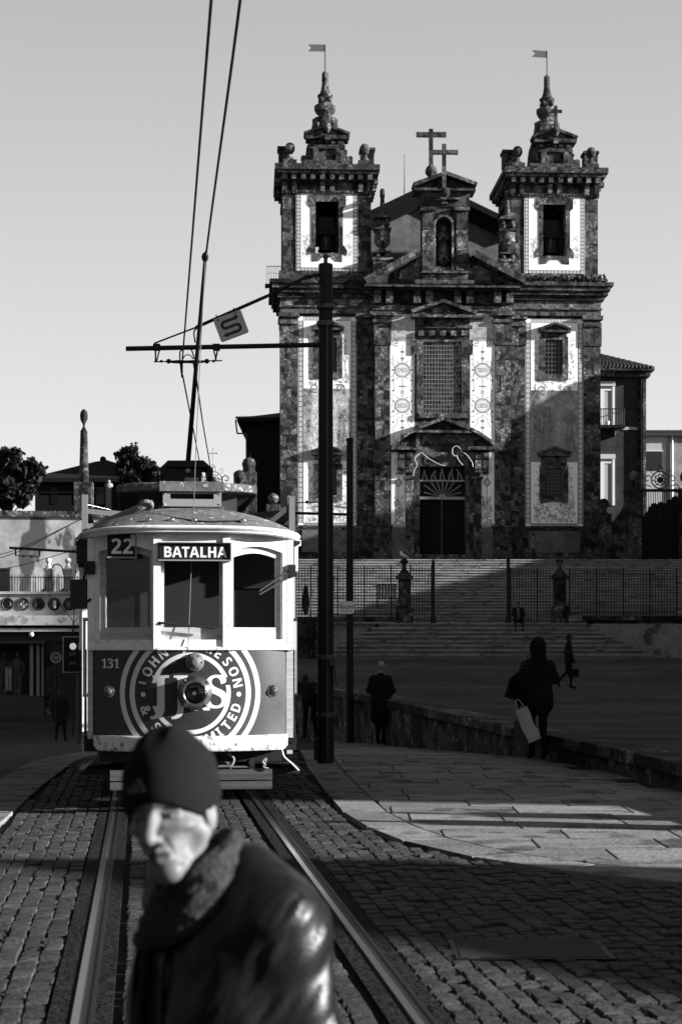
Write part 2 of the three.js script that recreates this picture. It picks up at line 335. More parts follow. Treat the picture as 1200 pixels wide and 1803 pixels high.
const slabMat = [0.18, 0.15, 0.21].map((b, i) => texMat(grayTex(512, 2.6, (u, v) => clamp(b + 0.1 * (fbm(u * 6 + i, v * 14, 6, 4) - 0.5) + 0.09 * (fbm(u * 70, v * 120 + i, 70, 2) - 0.5) - 0.09 * smooth(0.55, 0.7, fbm(u * 9 + 4 * i, v * 9, 9, 4)) + 0.05 * (hash2(Math.floor(u * 512) + i, Math.floor(v * 512)) - 0.5), 0.05, 0.7)), 0.9, { bumpMap: bumpFine, bumpScale: 0.008, specularIntensity: 0.3 }));
{ // pavement of large stone slabs on the right, with a bordering course along its rounded corner
  seed(41);
  const pav = thing('pavement', 'smooth stone slab pavement beside the setts', 'pavement'); structure(pav);
  const top = (x, d) => street(x, d) + 0.012;
  const bedPoly = [...CURVE.map((p) => p), [14, 8], [14, 60], [-1, 60]];
  part(pav, 'bedding', surface(6, 30, (u, v) => { const D = 8 + 52 * v, a = Math.max(-4.3, D < 30 ? polyX(CURVE, D) : -0.72 - (D - 30) * 0.12), b = D < 13 ? 12 : Math.max(wallX(D) + 0.1, a + 0.05); return [a + (b - a) * u, street(a + (b - a) * u, D) - 0.004, -D]; }), M.bed);
  const inner = offsetLine(CURVE, 0.42).map(([x, d]) => [x, d]);
  // border course
  for (let i = 1; i < CURVE.length; i++) {
    const a = CURVE[i - 1], b = CURVE[i], a2 = inner[i - 1], b2 = inner[i], n = Math.max(1, Math.round(Math.hypot(b[0] - a[0], b[1] - a[1]) / 1.15));
    for (let k = 0; k < n; k++) {
      const l = (p, q, t) => [p[0] + (q[0] - p[0]) * t, p[1] + (q[1] - p[1]) * t], e = 0.008, t0 = k / n + e, t1 = (k + 1) / n - e;
      part(pav, 'border_stone', slabGeo([l(a, b, t0), l(a2, b2, t0), l(a2, b2, t1), l(a, b, t1)], top, 0.07), slabMat[Math.floor(rnd() * 3)]);
    }
  }
  const clipTo = offsetLine(CURVE, 0.435);
  const far = [];
  for (let d = 8; d < 47; d += 0.72) {
    let x = -4 + rnd() * 0.9;
    while (x < 11) {
      const w = rr(0.85, 1.25); const e = 0.007;
      let poly = [[x + e, d + e], [x + w - e, d + e], [x + w - e, d + 0.72 - e], [x + e, d + 0.72 - e]]; x += w;
      for (let i = 1; i < clipTo.length && poly.length; i++) poly = clipHalf(poly, clipTo[i - 1], clipTo[i]);
      if (poly.length < 3) continue;
      // stop at the retaining wall
      const m = poly.reduce((s, p) => [s[0] + p[0] / poly.length, s[1] + p[1] / poly.length], [0, 0]);
      if (m[0] > wallX(m[1]) + 0.3 && m[1] > 13) continue;
      if (area(poly) < 0.03) continue;
      if (m[1] > 13 && poly.some((p) => p[0] > wallX(p[1]) + 0.25)) { poly = poly.map(([px, pd]) => [Math.min(px, wallX(pd) + 0.2), pd]); }
      const g = slabGeo(poly, top, 0.07);
      if (m[1] < 32) part(pav, 'slab', g, slabMat[Math.floor(rnd() * 3)]); else far.push(metricUV(g, rnd() * 3, rnd() * 3));
    }
  }
  const fm = part(pav, 'far_slabs', mergeGeometries(far), slabMat[1], false); fm.userData.kind = 'stuff';
  // inspection cover and drain slots let into the pavement
  for (const [x, y, D, w] of [[800, 1347, 23.5, 0.7], [940, 1386, 19.8, 0.85]]) { const p = at(x, y, D); part(pav, 'drain_slot', box(p[0] - w / 2, 0.012, p[2] - 0.022, p[0] + w / 2, 0.0165, p[2] + 0.022), M.black); }
}
{ // pale band and asphalt carriageway on the left
  seed(51);
  const band = thing('kerb_band', 'curving band of pale flush kerb stones left of the track', 'kerb'); structure(band);
  const outer = LEFTBAND.map(([x, d]) => [x - 0.62, d]);
  for (let d = 4; d < 30; d += 0.95) {
    const e = 0.008, p = (line, q) => [polyX(line, q), q];
    part(band, 'kerb_stone', slabGeo([p(outer, d + e), p(LEFTBAND, d + e), p(LEFTBAND, d + 0.95 - e), p(outer, d + 0.95 - e)], (x, q) => street(x, q) + 0.012, 0.08), slabMat[Math.floor(rnd() * 3)]);
  }
  const road = surface(10, 40, (u, v) => { const D = -10 + 69 * v, b = polyX(LEFTBAND, D) - 0.64, a = -30; return [a + (b - a) * u, street(a + (b - a) * u, D) - 0.008, -D]; });
  structure(part(scene, 'road', road, M.asphalt));
  // manhole cover in the setts, lower right
  const mh = thing('manhole_cover', 'rectangular flush service cover let into the setts', 'manhole cover', [1.02, 0.0, -9.25], 0.02);
  part(mh, 'frame', box(-0.42, -0.05, -0.3, 0.42, 0.003, 0.3), M.railSteel);
  part(mh, 'lid', box(-0.39, -0.05, -0.27, 0.39, 0.007, 0.27), M.asphalt);
}
{ // retaining wall with coping, plaza behind it
  seed(61);
  const wall = thing('retaining_wall', 'long low granite retaining wall with thick coping beside the plaza', 'wall');
  const topY = (D) => 0.345 + 0.3 * smooth(20, 40, D) + 0.3 * smooth(40, 70, D);
  for (let i = 1; i < WALL.length; i++) {
    const a = WALL[i - 1], b = WALL[i], L = Math.hypot(b[0] - a[0], b[1] - a[1]), n = Math.max(1, Math.round(L / 1.7));
    for (let k = 0; k < n; k++) {
      const l = (t) => [a[0] + (b[0] - a[0]) * t, a[1] + (b[1] - a[1]) * t], e = 0.004 / L, p = l(k / n + e), q = l((k + 1) / n - e), nx = (b[1] - a[1]) / L, nd = -(b[0] - a[0]) / L;
      const quad = (o0, o1) => [[p[0] + nx * o0, p[1] + nd * o0], [p[0] + nx * o1, p[1] + nd * o1], [q[0] + nx * o1, q[1] + nd * o1], [q[0] + nx * o0, q[1] + nd * o0]];
      const mid = (p[1] + q[1]) / 2;
      part(wall, 'wall_block', slabGeo(quad(0.0 + rr(-0.006, 0.006), 0.42), () => topY(mid) - 0.15, topY(mid) - 0.15 - street(p[0], mid) + 0.25, 0.004), M.graniteMid);
      part(wall, 'coping_stone', slabGeo(quad(-0.07, 0.5), (x, d) => topY(d), 0.146, 0.015), M.granite);
    }
  }
  const plazaMap = grayTex(1024, 9, (u, v) => clamp(0.055 + 0.035 * (fbm(u * 6, v * 40, 6, 4) - 0.5) + 0.05 * (fbm(u * 90, v * 140, 90, 2) - 0.5) + 0.06 * (fbm(u * 5, v * 5, 5, 3) - 0.5) + 0.05 * (hash2(Math.floor(u * 1024), Math.floor(v * 1024)) - 0.5), 0.02, 0.4));
  const plaza = surface(30, 60, (u, v) => { const D = 12 + 90 * v, a = D < 73 ? wallX(D) + 0.2 : -6, b = 34; return [a + (b - a) * u, plazaLevel(D), -D]; });
  const pz = structure(part(scene, 'plaza', plaza, texMat(plazaMap, 0.95, { bumpMap: bumpFine, bumpScale: 0.01, specularIntensity: 0.25 })));
  // pale bands in the plaza's surface
  for (const [x0, x1, D] of [[2.9, 16, 30.2], [4.6, 16, 33], [3.4, 8.5, 38], [4, 18, 44], [2, 8, 49], [6, 18, 56], [-2, 12, 62]]) part(pz, 'paving_strip', surface(12, 1, (u, v) => [x0 + (x1 - x0) * u, plazaLevel(D + 0.16 * v) + 0.004, -D - 0.16 * v - 0.02 * (x1 - x0) * u]), slabMat[1]);
}

// ------------------------------------------------------------------ painted tile panels (flat glazed pictures and lettering)
function tileGrid(c, w, h, step, tone) { c.fillStyle = css(tone); for (let x = 0; x < w; x += step) c.fillRect(x, 0, 1, h); for (let y = 0; y < h; y += step) c.fillRect(0, y, w, 1); }
function chain(c, x, y, w, h, n, vertical, dark, pale) {     // a border of linked ovals
  c.fillStyle = css(dark); c.fillRect(x, y, w, h);
  for (let i = 0; i < n; i++) {
    const cx = vertical ? x + w / 2 : x + (i + 0.5) * w / n, cy = vertical ? y + (i + 0.5) * h / n : y + h / 2, a = (vertical ? w : h) * 0.34, b = (vertical ? h : w) / n * 0.4;
    c.fillStyle = css(pale); c.beginPath(); c.ellipse(cx, cy, vertical ? a : b, vertical ? b : a, 0, 0, 7); c.fill();
    c.fillStyle = css(dark * 1.3); c.beginPath(); c.ellipse(cx, cy, (vertical ? a : b) * 0.42, (vertical ? b : a) * 0.42, 0, 0, 7); c.fill();
  }
}
function scroll(c, x, y, r, dir, lw, tone) {
  c.strokeStyle = css(tone); c.lineWidth = lw; c.beginPath();
  for (let t = 0; t < 1; t += 0.05) { const a = t * 9 * dir + 1, q = r * (1 - t * 0.85); t ? c.lineTo(x + q * Math.cos(a), y + q * Math.sin(a)) : c.moveTo(x + q * Math.cos(a), y + q * Math.sin(a)); }
  c.stroke();
}
function foliage(c, x0, y0, x1, y1, n, size, tone0, tone1) {  // painted leaf and scroll work
  for (let i = 0; i < n; i++) {
    const x = rr(x0, x1), y = rr(y0, y1), s = size * rr(0.5, 1.2), t = rr(tone0, tone1);
    if (rnd() < 0.45) scroll(c, x, y, s, rnd() < 0.5 ? 1 : -1, s * 0.22, t);
    else { c.fillStyle = css(t); c.beginPath(); c.ellipse(x, y, s * 0.75, s * 0.3, rr(0, 3.1), 0, 7); c.fill(); }
  }
}
function scenePicture(c, x0, y0, x1, y1, pale, figs) {        // a painted story in greys: clouds, ground, draped figures in short brush strokes
  c.fillStyle = css(0.26 * pale); c.fillRect(x0, y0, x1 - x0, y1 - y0);
  const w = x1 - x0, h = y1 - y0;
  for (let i = 0; i < 2600; i++) {
    const u = rnd(), v = rnd(), n = fbm(u * 7 + 3, v * 9 + 5, 64, 4); let t = clamp((n - 0.3) * 1.5, 0.05, 0.8);
    let ang = rr(0, 3);
    for (const [fx, fy, fh, tone] of figs) { const dx = (u - fx) / (0.1 * fh + 0.08 * (fh - (fy - v))), dy = fy - v; if (Math.abs(dx) < 1 && dy > 0 && dy < fh) { t = clamp(tone + 0.5 * (n - 0.5) - 0.22 * Math.abs(dx), 0.04, 0.8); ang = 1.5 + 0.3 * dx; } }
    c.fillStyle = css(t * pale); c.globalAlpha = 0.75; c.beginPath(); const s = rr(1.5, 7); c.ellipse(x0 + u * w, y0 + v * h, s * 1.5, s * 0.6, ang, 0, 7); c.fill();
  }
  c.globalAlpha = 1;
}
function medallion(c, x, y, r, word) {
  const oct = (q) => { c.beginPath(); for (let i = 0; i < 8; i++) { const a = Math.PI / 8 + i * Math.PI / 4; c[i ? 'lineTo' : 'moveTo'](x + q * 1.08 * Math.cos(a), y + q * Math.sin(a)); } c.closePath(); };
  oct(r); c.fillStyle = css(0.16); c.fill(); oct(r * 0.86); c.fillStyle = css(0.55); c.fill(); oct(r * 0.78); c.fillStyle = css(0.2); c.fill(); oct(r * 0.72); c.fillStyle = css(0.66); c.fill();
  c.fillStyle = css(0.04); c.font = `bold ${Math.round(r * 0.66)}px serif`; c.textAlign = 'center'; c.textBaseline = 'middle'; c.save(); c.translate(x, y); c.scale(Math.min(1, 1.25 * r / c.measureText(word).width), 1.15); c.fillText(word, 0, 0); c.restore();
  for (let i = 0; i < 12; i++) { const a = i * Math.PI / 6; c.fillStyle = css(0.14); c.beginPath(); c.arc(x + r * 1.26 * Math.cos(a), y + r * 1.2 * Math.sin(a), r * 0.09, 0, 7); c.fill(); }
  c.strokeStyle = css(0.2); c.lineWidth = r * 0.06; for (const s of [-1, 1]) { c.beginPath(); c.arc(x + s * r * 1.25, y + r * 1.1, r * 0.3, 0, 5); c.stroke(); c.beginPath(); c.arc(x + s * r * 1.25, y - r * 1.1, r * 0.26, 1, 6); c.stroke(); }
}
function centralPanel(words) { // 43 x 233 picture units, drawn 6 times larger
  return canvasTex(258, 1398, (c, w, h) => {
    c.fillStyle = css(0.8); c.fillRect(0, 0, w, h); tileGrid(c, w, h, 22, 0.66);
    c.fillStyle = css(0.3); c.fillRect(8, 0, w - 16, 290); foliage(c, 20, 10, w - 20, 290, 120, 18, 0.1, 0.6);
    scroll(c, 60, 300, 42, 1, 9, 0.12); scroll(c, w - 60, 300, 42, -1, 9, 0.12); c.fillStyle = css(0.16); c.fillRect(30, 252, w - 60, 10);
    const X = w / 2; c.strokeStyle = css(0.14); c.lineWidth = 6; c.beginPath(); c.moveTo(X, 330); c.lineTo(X, 520); c.moveTo(X, 690); c.lineTo(X, 880); c.moveTo(X, 1060); c.lineTo(X, 1398); c.stroke();
    medallion(c, X, 594, 84, words[0]); medallion(c, X, 968, 84, words[1]);
    c.fillStyle = css(0.13); c.fillRect(X - 36, 758, 72, 14); c.beginPath(); c.arc(X, 825, 18, 0, 7); c.fill(); c.fillStyle = css(0.7); c.beginPath(); c.arc(X, 825, 9, 0, 7); c.fill();
    for (const s of [-1, 1]) { // ribbons falling either side
      c.strokeStyle = css(0.17); c.lineWidth = 5; c.beginPath(); for (let t = 0; t <= 1; t += 0.04) c[t ? 'lineTo' : 'moveTo'](X + s * (92 + 10 * Math.sin(t * 12)), 430 + t * 400); c.stroke();
      c.beginPath(); for (let t = 0; t <= 1; t += 0.04) c[t ? 'lineTo' : 'moveTo'](X + s * (20 + 75 * Math.sin(t * 2.7) + 10 * Math.sin(t * 18)), 1080 + t * 300); c.stroke();
      for (let k = 0; k < 6; k++) { c.fillStyle = css(0.14); c.beginPath(); c.arc(X + s * 96, 590 + k * 110, 11, 0, 7); c.fill(); }
    }
    for (const y of [400, 470, 1130, 1200, 1280]) { c.fillStyle = css(0.15); c.beginPath(); c.ellipse(X, y, 22, 12, 0, 0, 7); c.fill(); }
    c.fillStyle = css(0.5); c.fillRect(0, 0, 8, h); c.fillRect(w - 8, 0, 8, h);
  });
}
function doorPanel() {
  return canvasTex(160, 640, (c, w, h) => {
    c.fillStyle = css(0.78); c.fillRect(0, 0, w, h); tileGrid(c, w, h, 22, 0.6);
    const X = w / 2; c.strokeStyle = css(0.12); c.lineWidth = 7; c.beginPath(); c.moveTo(X, 40); c.lineTo(X, 600); c.stroke();
    c.fillStyle = css(0.14); c.save(); c.translate(X, 260); c.rotate(0.785); c.fillRect(-32, -32, 64, 64); c.fillStyle = css(0.45); c.fillRect(-18, -18, 36, 36); c.restore();
    foliage(c, 30, 380, w - 30, 610, 70, 20, 0.05, 0.3); foliage(c, 30, 60, w - 30, 200, 26, 14, 0.1, 0.35);
    c.fillStyle = css(0.3); c.fillRect(0, 612, w, 28); c.strokeStyle = css(0.2); c.lineWidth = 5; c.strokeRect(6, 6, w - 12, h - 12);
  });
}
function towerPanel(leftOne) {  // 105 x 371 picture units, drawn 4 times larger
  return canvasTex(420, 1484, (c, w, h) => {
    seed(leftOne ? 71 : 72);
    c.fillStyle = css(0.8); c.fillRect(0, 0, w, h); tileGrid(c, w, h, 15, 0.66);
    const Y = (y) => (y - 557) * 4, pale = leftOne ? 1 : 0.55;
    chain(c, 40, 0, w - 80, 28, 14, false, 0.2, 0.6);
    foliage(c, 70, Y(590), 160, Y(672), 60, 16, 0.08, 0.4); foliage(c, 260, Y(590), 350, Y(672), 60, 16, 0.08, 0.4); foliage(c, 60, Y(660), 360, Y(684), 44, 16, 0.08, 0.4);
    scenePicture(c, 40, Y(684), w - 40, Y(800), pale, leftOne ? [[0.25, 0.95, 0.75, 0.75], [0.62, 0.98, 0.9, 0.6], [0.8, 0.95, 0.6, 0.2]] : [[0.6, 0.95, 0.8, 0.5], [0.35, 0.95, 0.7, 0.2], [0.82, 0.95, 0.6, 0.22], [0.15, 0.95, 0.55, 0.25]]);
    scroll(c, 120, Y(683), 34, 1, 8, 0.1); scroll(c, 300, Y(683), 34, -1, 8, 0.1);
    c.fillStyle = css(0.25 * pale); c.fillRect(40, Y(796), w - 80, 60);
    foliage(c, 75, Y(820), 150, Y(905), 60, 14, 0.08, 0.45); foliage(c, 270, Y(820), 345, Y(905), 60, 14, 0.08, 0.45); foliage(c, 70, Y(884), 350, Y(918), 90, 18, 0.06, 0.4);
    chain(c, 40, Y(920), w - 80, 32, 13, false, 0.12, 0.4);
    for (const x of [6, w - 38]) chain(c, x, 30, 32, h - 60, 40, true, 0.14, 0.55);
    c.fillStyle = css(0.12); c.fillRect(0, 0, 5, h); c.fillRect(w - 5, 0, 5, h); c.fillRect(38, 28, 4, h - 60); c.fillRect(w - 42, 28, 4, h - 60);
  });
}
const belfryTex = canvasTex(432, 572, (c, w, h) => {
  seed(73);
  c.fillStyle = css(0.84); c.fillRect(0, 0, w, h); tileGrid(c, w, h, 15, 0.7);
  foliage(c, 46, 300, 92, 470, 26, 15, 0.2, 0.55); foliage(c, w - 92, 300, w - 46, 470, 26, 15, 0.2, 0.55); foliage(c, 60, 40, 110, 110, 14, 14, 0.2, 0.5); foliage(c, w - 110, 40, w - 60, 110, 14, 14, 0.2, 0.5);
  chain(c, 2, 0, 30, h, 22, true, 0.07, 0.62); chain(c, w - 32, 0, 30, h, 22, true, 0.07, 0.62); chain(c, 32, 0, w - 64, 24, 14, false, 0.07, 0.62); chain(c, 32, h - 26, w - 64, 26, 14, false, 0.07, 0.62);
});
const glaze = (t) => texMat(t, 0.3, { clearcoat: 0.25, clearcoatRoughness: 0.3 });
function panel(parent, name, pts, holes, z0, z1, m) {        // flat panel whose picture fills its outline
  const g = extrude(pts, z0, z1, holes), p = g.attributes.position, uv = g.attributes.uv;
  const xs = pts.map((q) => q[0]), ys = pts.map((q) => q[1]), x0 = Math.min(...xs), x1 = Math.max(...xs), y0 = Math.min(...ys), y1 = Math.max(...ys);
  for (let i = 0; i < p.count; i++) uv.setXY(i, (p.getX(i) - x0) / (x1 - x0), (p.getY(i) - y0) / (y1 - y0));
  return part(parent, name, g, m, false);
}
const rect = (x0, y0, x1, y1) => [[x0, y0], [x1, y0], [x1, y1], [x0, y1]];

// ------------------------------------------------------------------ the church
const CH = { X: 6.533, Y: 6.7, D: 112, turn: 3 * Math.PI / 180 };
const church = thing('church', 'baroque twin-towered stone church with painted tile panels at the top of the steps', 'church', [CH.X, CH.Y, -CH.D], CH.turn);
{
  seed(81);
  const cs = Math.cos(CH.turn), sn = Math.sin(CH.turn);
  const F = (px, py, z = 0) => {                              // picture place to church metres, on the plane z in front of the facade
    const a = (px - 600) / FOCAL, b = (HORIZON - py) / FOCAL, t = (CH.D * cs - CH.X * sn - z) / (cs - a * sn);
    return [(t * a - CH.X) * cs - (-t + CH.D) * sn, EYE + t * b - CH.Y];
  };
  const cbox = (x0, y0, x1, y1, zb, zf) => { const a = F(x0, y0, zf), b = F(x1, y1, zf); return box(a[0], a[1], zb, b[0], b[1], zf); };
  const cpoly = (pts, zb, zf) => extrude(pts.map(([x, y]) => F(x, y, zf)), zb, zf);
  function masonry(parent, x0, x1, y0, y1, zb, zf, m = M.granite, course = 0.98) { // stacked blocks, metres
    const n = Math.max(1, Math.round((y1 - y0) / course)), h = (y1 - y0) / n;
    for (let i = 0; i < n; i++) {
      const w = x1 - x0, split = w > 0.75 && (i % 2 ? 0.38 : 0.62), ys = [y0 + i * h + 0.008, y0 + (i + 1) * h - 0.008];
      const cuts = split ? [[x0, x0 + w * split - 0.006], [x0 + w * split + 0.006, x1]] : [[x0, x1]];
      for (const [a, b] of cuts) part(parent, 'stone_block', box(a, ys[0], zb, b, ys[1], zf + rr(-0.014, 0.014)), [m, M.granite, M.graniteMid, m][Math.floor(rnd() * 4)]);
    }
  }
  // ---------------------------------------------------------------- bell towers, built outward from their centre line
  const W = (px) => (px - 575) / 26.9, Hh = (py) => (HORIZON - py) / 26.9 - (CH.Y - EYE);
  function tower(cx, left) {
    const T = sub(church, 'bell_tower', [cx, 0, 0]);
    const q = left ? 1 : -1, xs = (a, b) => [W(a) * q, W(b) * q].sort((m, n) => m - n);
    const b = (name, x0, y0, x1, y1, zb, zf, m = M.granite) => { const [xa, xb] = xs(x0, x1); return part(T, name, box(xa, Hh(y1), zb, xb, Hh(y0), zf), m); };
    // shaft
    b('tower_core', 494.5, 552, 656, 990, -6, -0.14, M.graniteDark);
    b('plinth', 489, 929, 660, 992, -6.1, 0.14, M.graniteMid); b('plinth_panel', 531, 934, 622, 972, 0.1, 0.18, M.render); b('plinth_moulding', 487, 925, 661, 929, -6.1, 0.2, M.graniteMid);
    for (const [x0, x1] of [[493, 523], [628, 658]]) {
      const [xa, xb] = xs(x0, x1); masonry(T, xa, xb, Hh(925), Hh(605), -0.5, 0.02);
      masonry(T, xa - 0.06, xb + 0.06, Hh(605), Hh(572), -0.5, 0.1); b('capital', x0 - 3, 552, x1 + 4, 559, -0.5, 0.34); b('necking', x0 - 1, 564, x1 + 1, 571, -0.5, 0.22);
      b('capital_core', x0 + 1, 559, x1 - 1, 572, -0.5, 0.08);
    }
    const [pa, pb] = xs(523, 628), win = (y0, y1) => { const [a, c] = xs(561, 592); return rect(a, Hh(y1), c, Hh(y0)); };
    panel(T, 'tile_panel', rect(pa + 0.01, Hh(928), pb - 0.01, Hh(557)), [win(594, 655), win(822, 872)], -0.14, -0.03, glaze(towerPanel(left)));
    for (const [y0, y1, yp] of [[594, 655, 568], [822, 872, 787]]) {
      const o = sub(T, 'window'); const [a, c] = xs(561, 592), [fa, fc] = xs(551, 602), z = 0.06;
      part(o, 'window_frame', extrude([[fa, Hh(y1 + 10)], [fa + 0.2, Hh(y1 + 12)], [(fa + fc) / 2, Hh(y1 + 9)], [fc - 0.2, Hh(y1 + 12)], [fc, Hh(y1 + 10)], [fc, Hh(y0 - 5)], [fa, Hh(y0 - 5)]], -0.2, z, [rect(a, Hh(y1), c, Hh(y0))]), M.granite);
      part(o, 'frieze', box(fa + 0.1, Hh(y0 - 5), -0.1, fc - 0.1, Hh(yp + 14), 0.1), M.graniteMid);
      const [p0, p1] = xs(548, 604); part(o, 'pediment', [box(p0, Hh(yp + 14), -0.1, p1, Hh(yp + 10.5), 0.42), extrude([[p0, Hh(yp + 10)], [p1, Hh(yp + 10)], [(p0 + p1) / 2, Hh(yp - 1)]], -0.1, 0.22), beam([p0 - 0.02, Hh(yp + 9), 0.16], [(p0 + p1) / 2, Hh(yp - 2), 0.16], 0.56, 0.14), beam([p1 + 0.02, Hh(yp + 9), 0.16], [(p0 + p1) / 2, Hh(yp - 2), 0.16], 0.56, 0.14)], M.granite);
      part(o, 'window_pane', box(a, Hh(y1), -0.135, c, Hh(y0), -0.125), M.glassDark);
      const bars = []; for (let i = 1; i < 5; i++) bars.push(box(a + (c - a) * i / 5 - 0.025, Hh(y1), -0.1, a + (c - a) * i / 5 + 0.025, Hh(y0), -0.07)); for (let j = 1; j < 8; j++) bars.push(box(a, Hh(y0 + (y1 - y0) * j / 8) - 0.025, -0.11, c, Hh(y0 + (y1 - y0) * j / 8) + 0.025, -0.065));
      part(o, 'grille', bars, M.ironGrey);
    }
    // main entablature and cornice
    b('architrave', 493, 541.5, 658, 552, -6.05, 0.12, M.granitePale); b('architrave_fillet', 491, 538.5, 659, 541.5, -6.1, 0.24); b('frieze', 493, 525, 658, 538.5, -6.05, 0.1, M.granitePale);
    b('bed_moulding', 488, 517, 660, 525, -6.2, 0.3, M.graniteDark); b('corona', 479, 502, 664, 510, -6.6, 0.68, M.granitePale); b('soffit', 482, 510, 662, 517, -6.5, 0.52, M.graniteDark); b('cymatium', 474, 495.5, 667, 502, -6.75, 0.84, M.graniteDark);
    // belfry stage: four corner piers and four pierced walls round a hollow
    b('belfry_base', 491, 477, 657, 495.5, -6.0, 0.02); b('belfry_floor', 500, 476, 650, 477, -5.8, -0.2, M.graniteDark);
    for (const [x0, x1] of [[497, 521], [629, 653]]) {
      const [xa, xb] = xs(x0, x1); masonry(T, xa, xb, Hh(477), Hh(340), -0.95, -0.12); masonry(T, xa, xb, Hh(477), Hh(340), -5.75, -4.85, M.graniteMid);
    }
    const [ba, bb] = xs(521, 629), [oa, ob] = xs(555, 595.6), oy0 = Hh(445), oy1 = Hh(354);
    panel(T, 'tile_panel', rect(ba, Hh(477), bb, Hh(334)), [rect(oa, oy0, ob, oy1)], -0.7, -0.05, glaze(belfryTex));
    { // stone surround with ears and curled foot
      const mid = (oa + ob) / 2, k = [[-1.0, 446], [-1.3, 449], [-1.34, 440], [-1.2, 434], [-1.06, 430], [-1.06, 366], [-1.26, 360], [-1.26, 344], [-0.9, 341]];
      const side = k.map(([u, y]) => [mid + u * 0.98, Hh(y)]), other = k.map(([u, y]) => [mid - u * 0.98, Hh(y)]).reverse();
      part(T, 'opening_surround', extrude([[mid - 0.3, Hh(452)], [mid - 0.55, Hh(459)], [mid - 0.98, Hh(460)], ...side, ...other, [mid + 0.98, Hh(460)], [mid + 0.55, Hh(459)], [mid + 0.3, Hh(452)]], -0.75, -0.02, [rect(oa, oy0, ob, oy1)]), M.granite);
    }
    const wallSide = (x) => part(T, 'belfry_side_wall', extrude([[-0.95, Hh(477)], [-4.85, Hh(477)], [-4.85, Hh(340)], [-0.95, Hh(340)]], 0, 0.5, [rect(-3.65, oy0, -2.15, oy1)]).rotateY(-Math.PI / 2).translate(x, 0, 0), M.graniteMid);
    wallSide(xs(497, 653)[0] + 0.55); wallSide(xs(497, 653)[1] - 0.05);
    part(T, 'belfry_rear_wall', extrude(rect(ba, Hh(477), bb, Hh(340)), -5.65, -5.15, [rect(oa - 0.1, oy0 + 0.2, oa + (left ? 0.42 : 0.62), oy0 + 1.7), ...(left ? [rect(ob - 0.55, oy0 + 0.9, ob - 0.1, oy0 + 1.5)] : [])]), M.graniteMid);
    // belfry entablature: frieze with brackets, dentils, modillions, cornice
    b('belfry_architrave', 495, 335, 655, 340, -5.85, 0.0); b('belfry_frieze', 497, 319, 653, 335, -5.8, -0.1, M.graniteMid);
    for (let i = 0; i < 26; i++) b('dentil', 496 + i * 6.1, 336, 499.6 + i * 6.1, 340, -0.1, 0.08);
    for (const c of [500, 518, 567, 584, 634, 650]) b('frieze_bracket', c - 4, 318, c + 4, 337, -0.3, 0.16);
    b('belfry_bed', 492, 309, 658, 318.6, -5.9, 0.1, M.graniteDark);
    for (const c of [500, 516.7, 533.4, 550, 566.8, 583.5, 600.2, 617, 633.6, 650.3]) { b('modillion', c - 4, 309, c + 4, 318.4, 0.0, 0.52); }
    for (const zc of [-0.6, -1.5, -2.4, -3.3, -4.2, -5.1]) for (const [x0, x1] of [[484, 492], [658, 666]]) { const [xa, xb] = xs(x0, x1); part(T, 'modillion', box(xa, Hh(318.4), zc - 0.15, xb, Hh(309), zc + 0.15), M.granite); }
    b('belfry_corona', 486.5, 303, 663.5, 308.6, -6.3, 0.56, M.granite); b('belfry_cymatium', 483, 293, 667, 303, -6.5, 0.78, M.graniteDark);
    // bell with its headstock
    { const o = sub(T, 'bell', [0, 0, -1.5]), sc = 1 / 26.6; const prof = [[0, 404], [5, 405], [7, 409], [8, 418], [10, 425], [14.5, 431], [15, 433], [12.5, 433], [7, 420], [0, 410]];
      part(o, 'bell_shell', lathe(prof.map(([r, y]) => [r * sc, Hh(y)]), 24), mat(0.05, 0.4, { metalness: 0.6 }));
      part(o, 'headstock', box(-0.72, Hh(404), -0.18, 0.72, Hh(390), 0.18), mat(0.02, 0.8)); part(o, 'bell_frame', [box(-0.78, Hh(396), -0.1, 0.78, Hh(393), 0.1), box(-0.78, Hh(445), -0.1, -0.7, Hh(354), 0.1), box(0.7, Hh(445), -0.1, 0.78, Hh(354), 0.1), bar([-0.4, Hh(390), 0], [0.4, Hh(376), 0], 0.06), box(-0.55, Hh(390), -0.12, 0.55, Hh(372), 0.12)], M.iron);
      part(o, 'clapper', [bar([0, Hh(415), 0], [0, Hh(436), 0], 0.035), ball(0, Hh(437), 0, 0.1)], M.iron); }
    // roof slab and spire
    b('roof_slab', 492, 289, 658, 293, -5.9, 0.2, M.graniteDark);
    { const S = (py) => (HORIZON - py) / 26.18 - (CH.Y - EYE), k = 1 / 26.18, z = -2.95;
      const prof = [[36, 290], [33, 262], [26, 240], [23, 222], [22.5, 221], [22.5, 211], [19, 210], [12, 208], [11.5, 203], [16, 201], [19, 195], [19, 187], [14, 186], [9, 184], [9, 173], [13.5, 172], [13.5, 168], [10, 167], [7.4, 160], [5.8, 150], [5.3, 144], [6, 143], [5.6, 140], [5.6, 130], [3, 126.5], [0, 125.6]];
      part(T, 'spire', lathe(prof.map(([r, y]) => [r * k, S(y)]), 8, 0, 0, z).translate(0, 0, 0), M.granite);
      for (const [y, r, rb] of [[177.5, 10, 5], [216, 17, 5.5], [226, 20, 7]]) for (let i = 0; i < 4; i++) { const a = Math.PI / 4 + i * Math.PI / 2; part(T, 'spire_ball', ball(r * k * Math.cos(a), S(y), z + r * k * Math.sin(a), rb * k, 1, 1.1, 1, 12), M.granite); }
      const fl = sub(T, 'weather_vane', [0, 0, z]); part(fl, 'vane_pole', bar([0, S(127), 0], [0, S(left ? 79 : 83), 0], 0.035), M.iron);
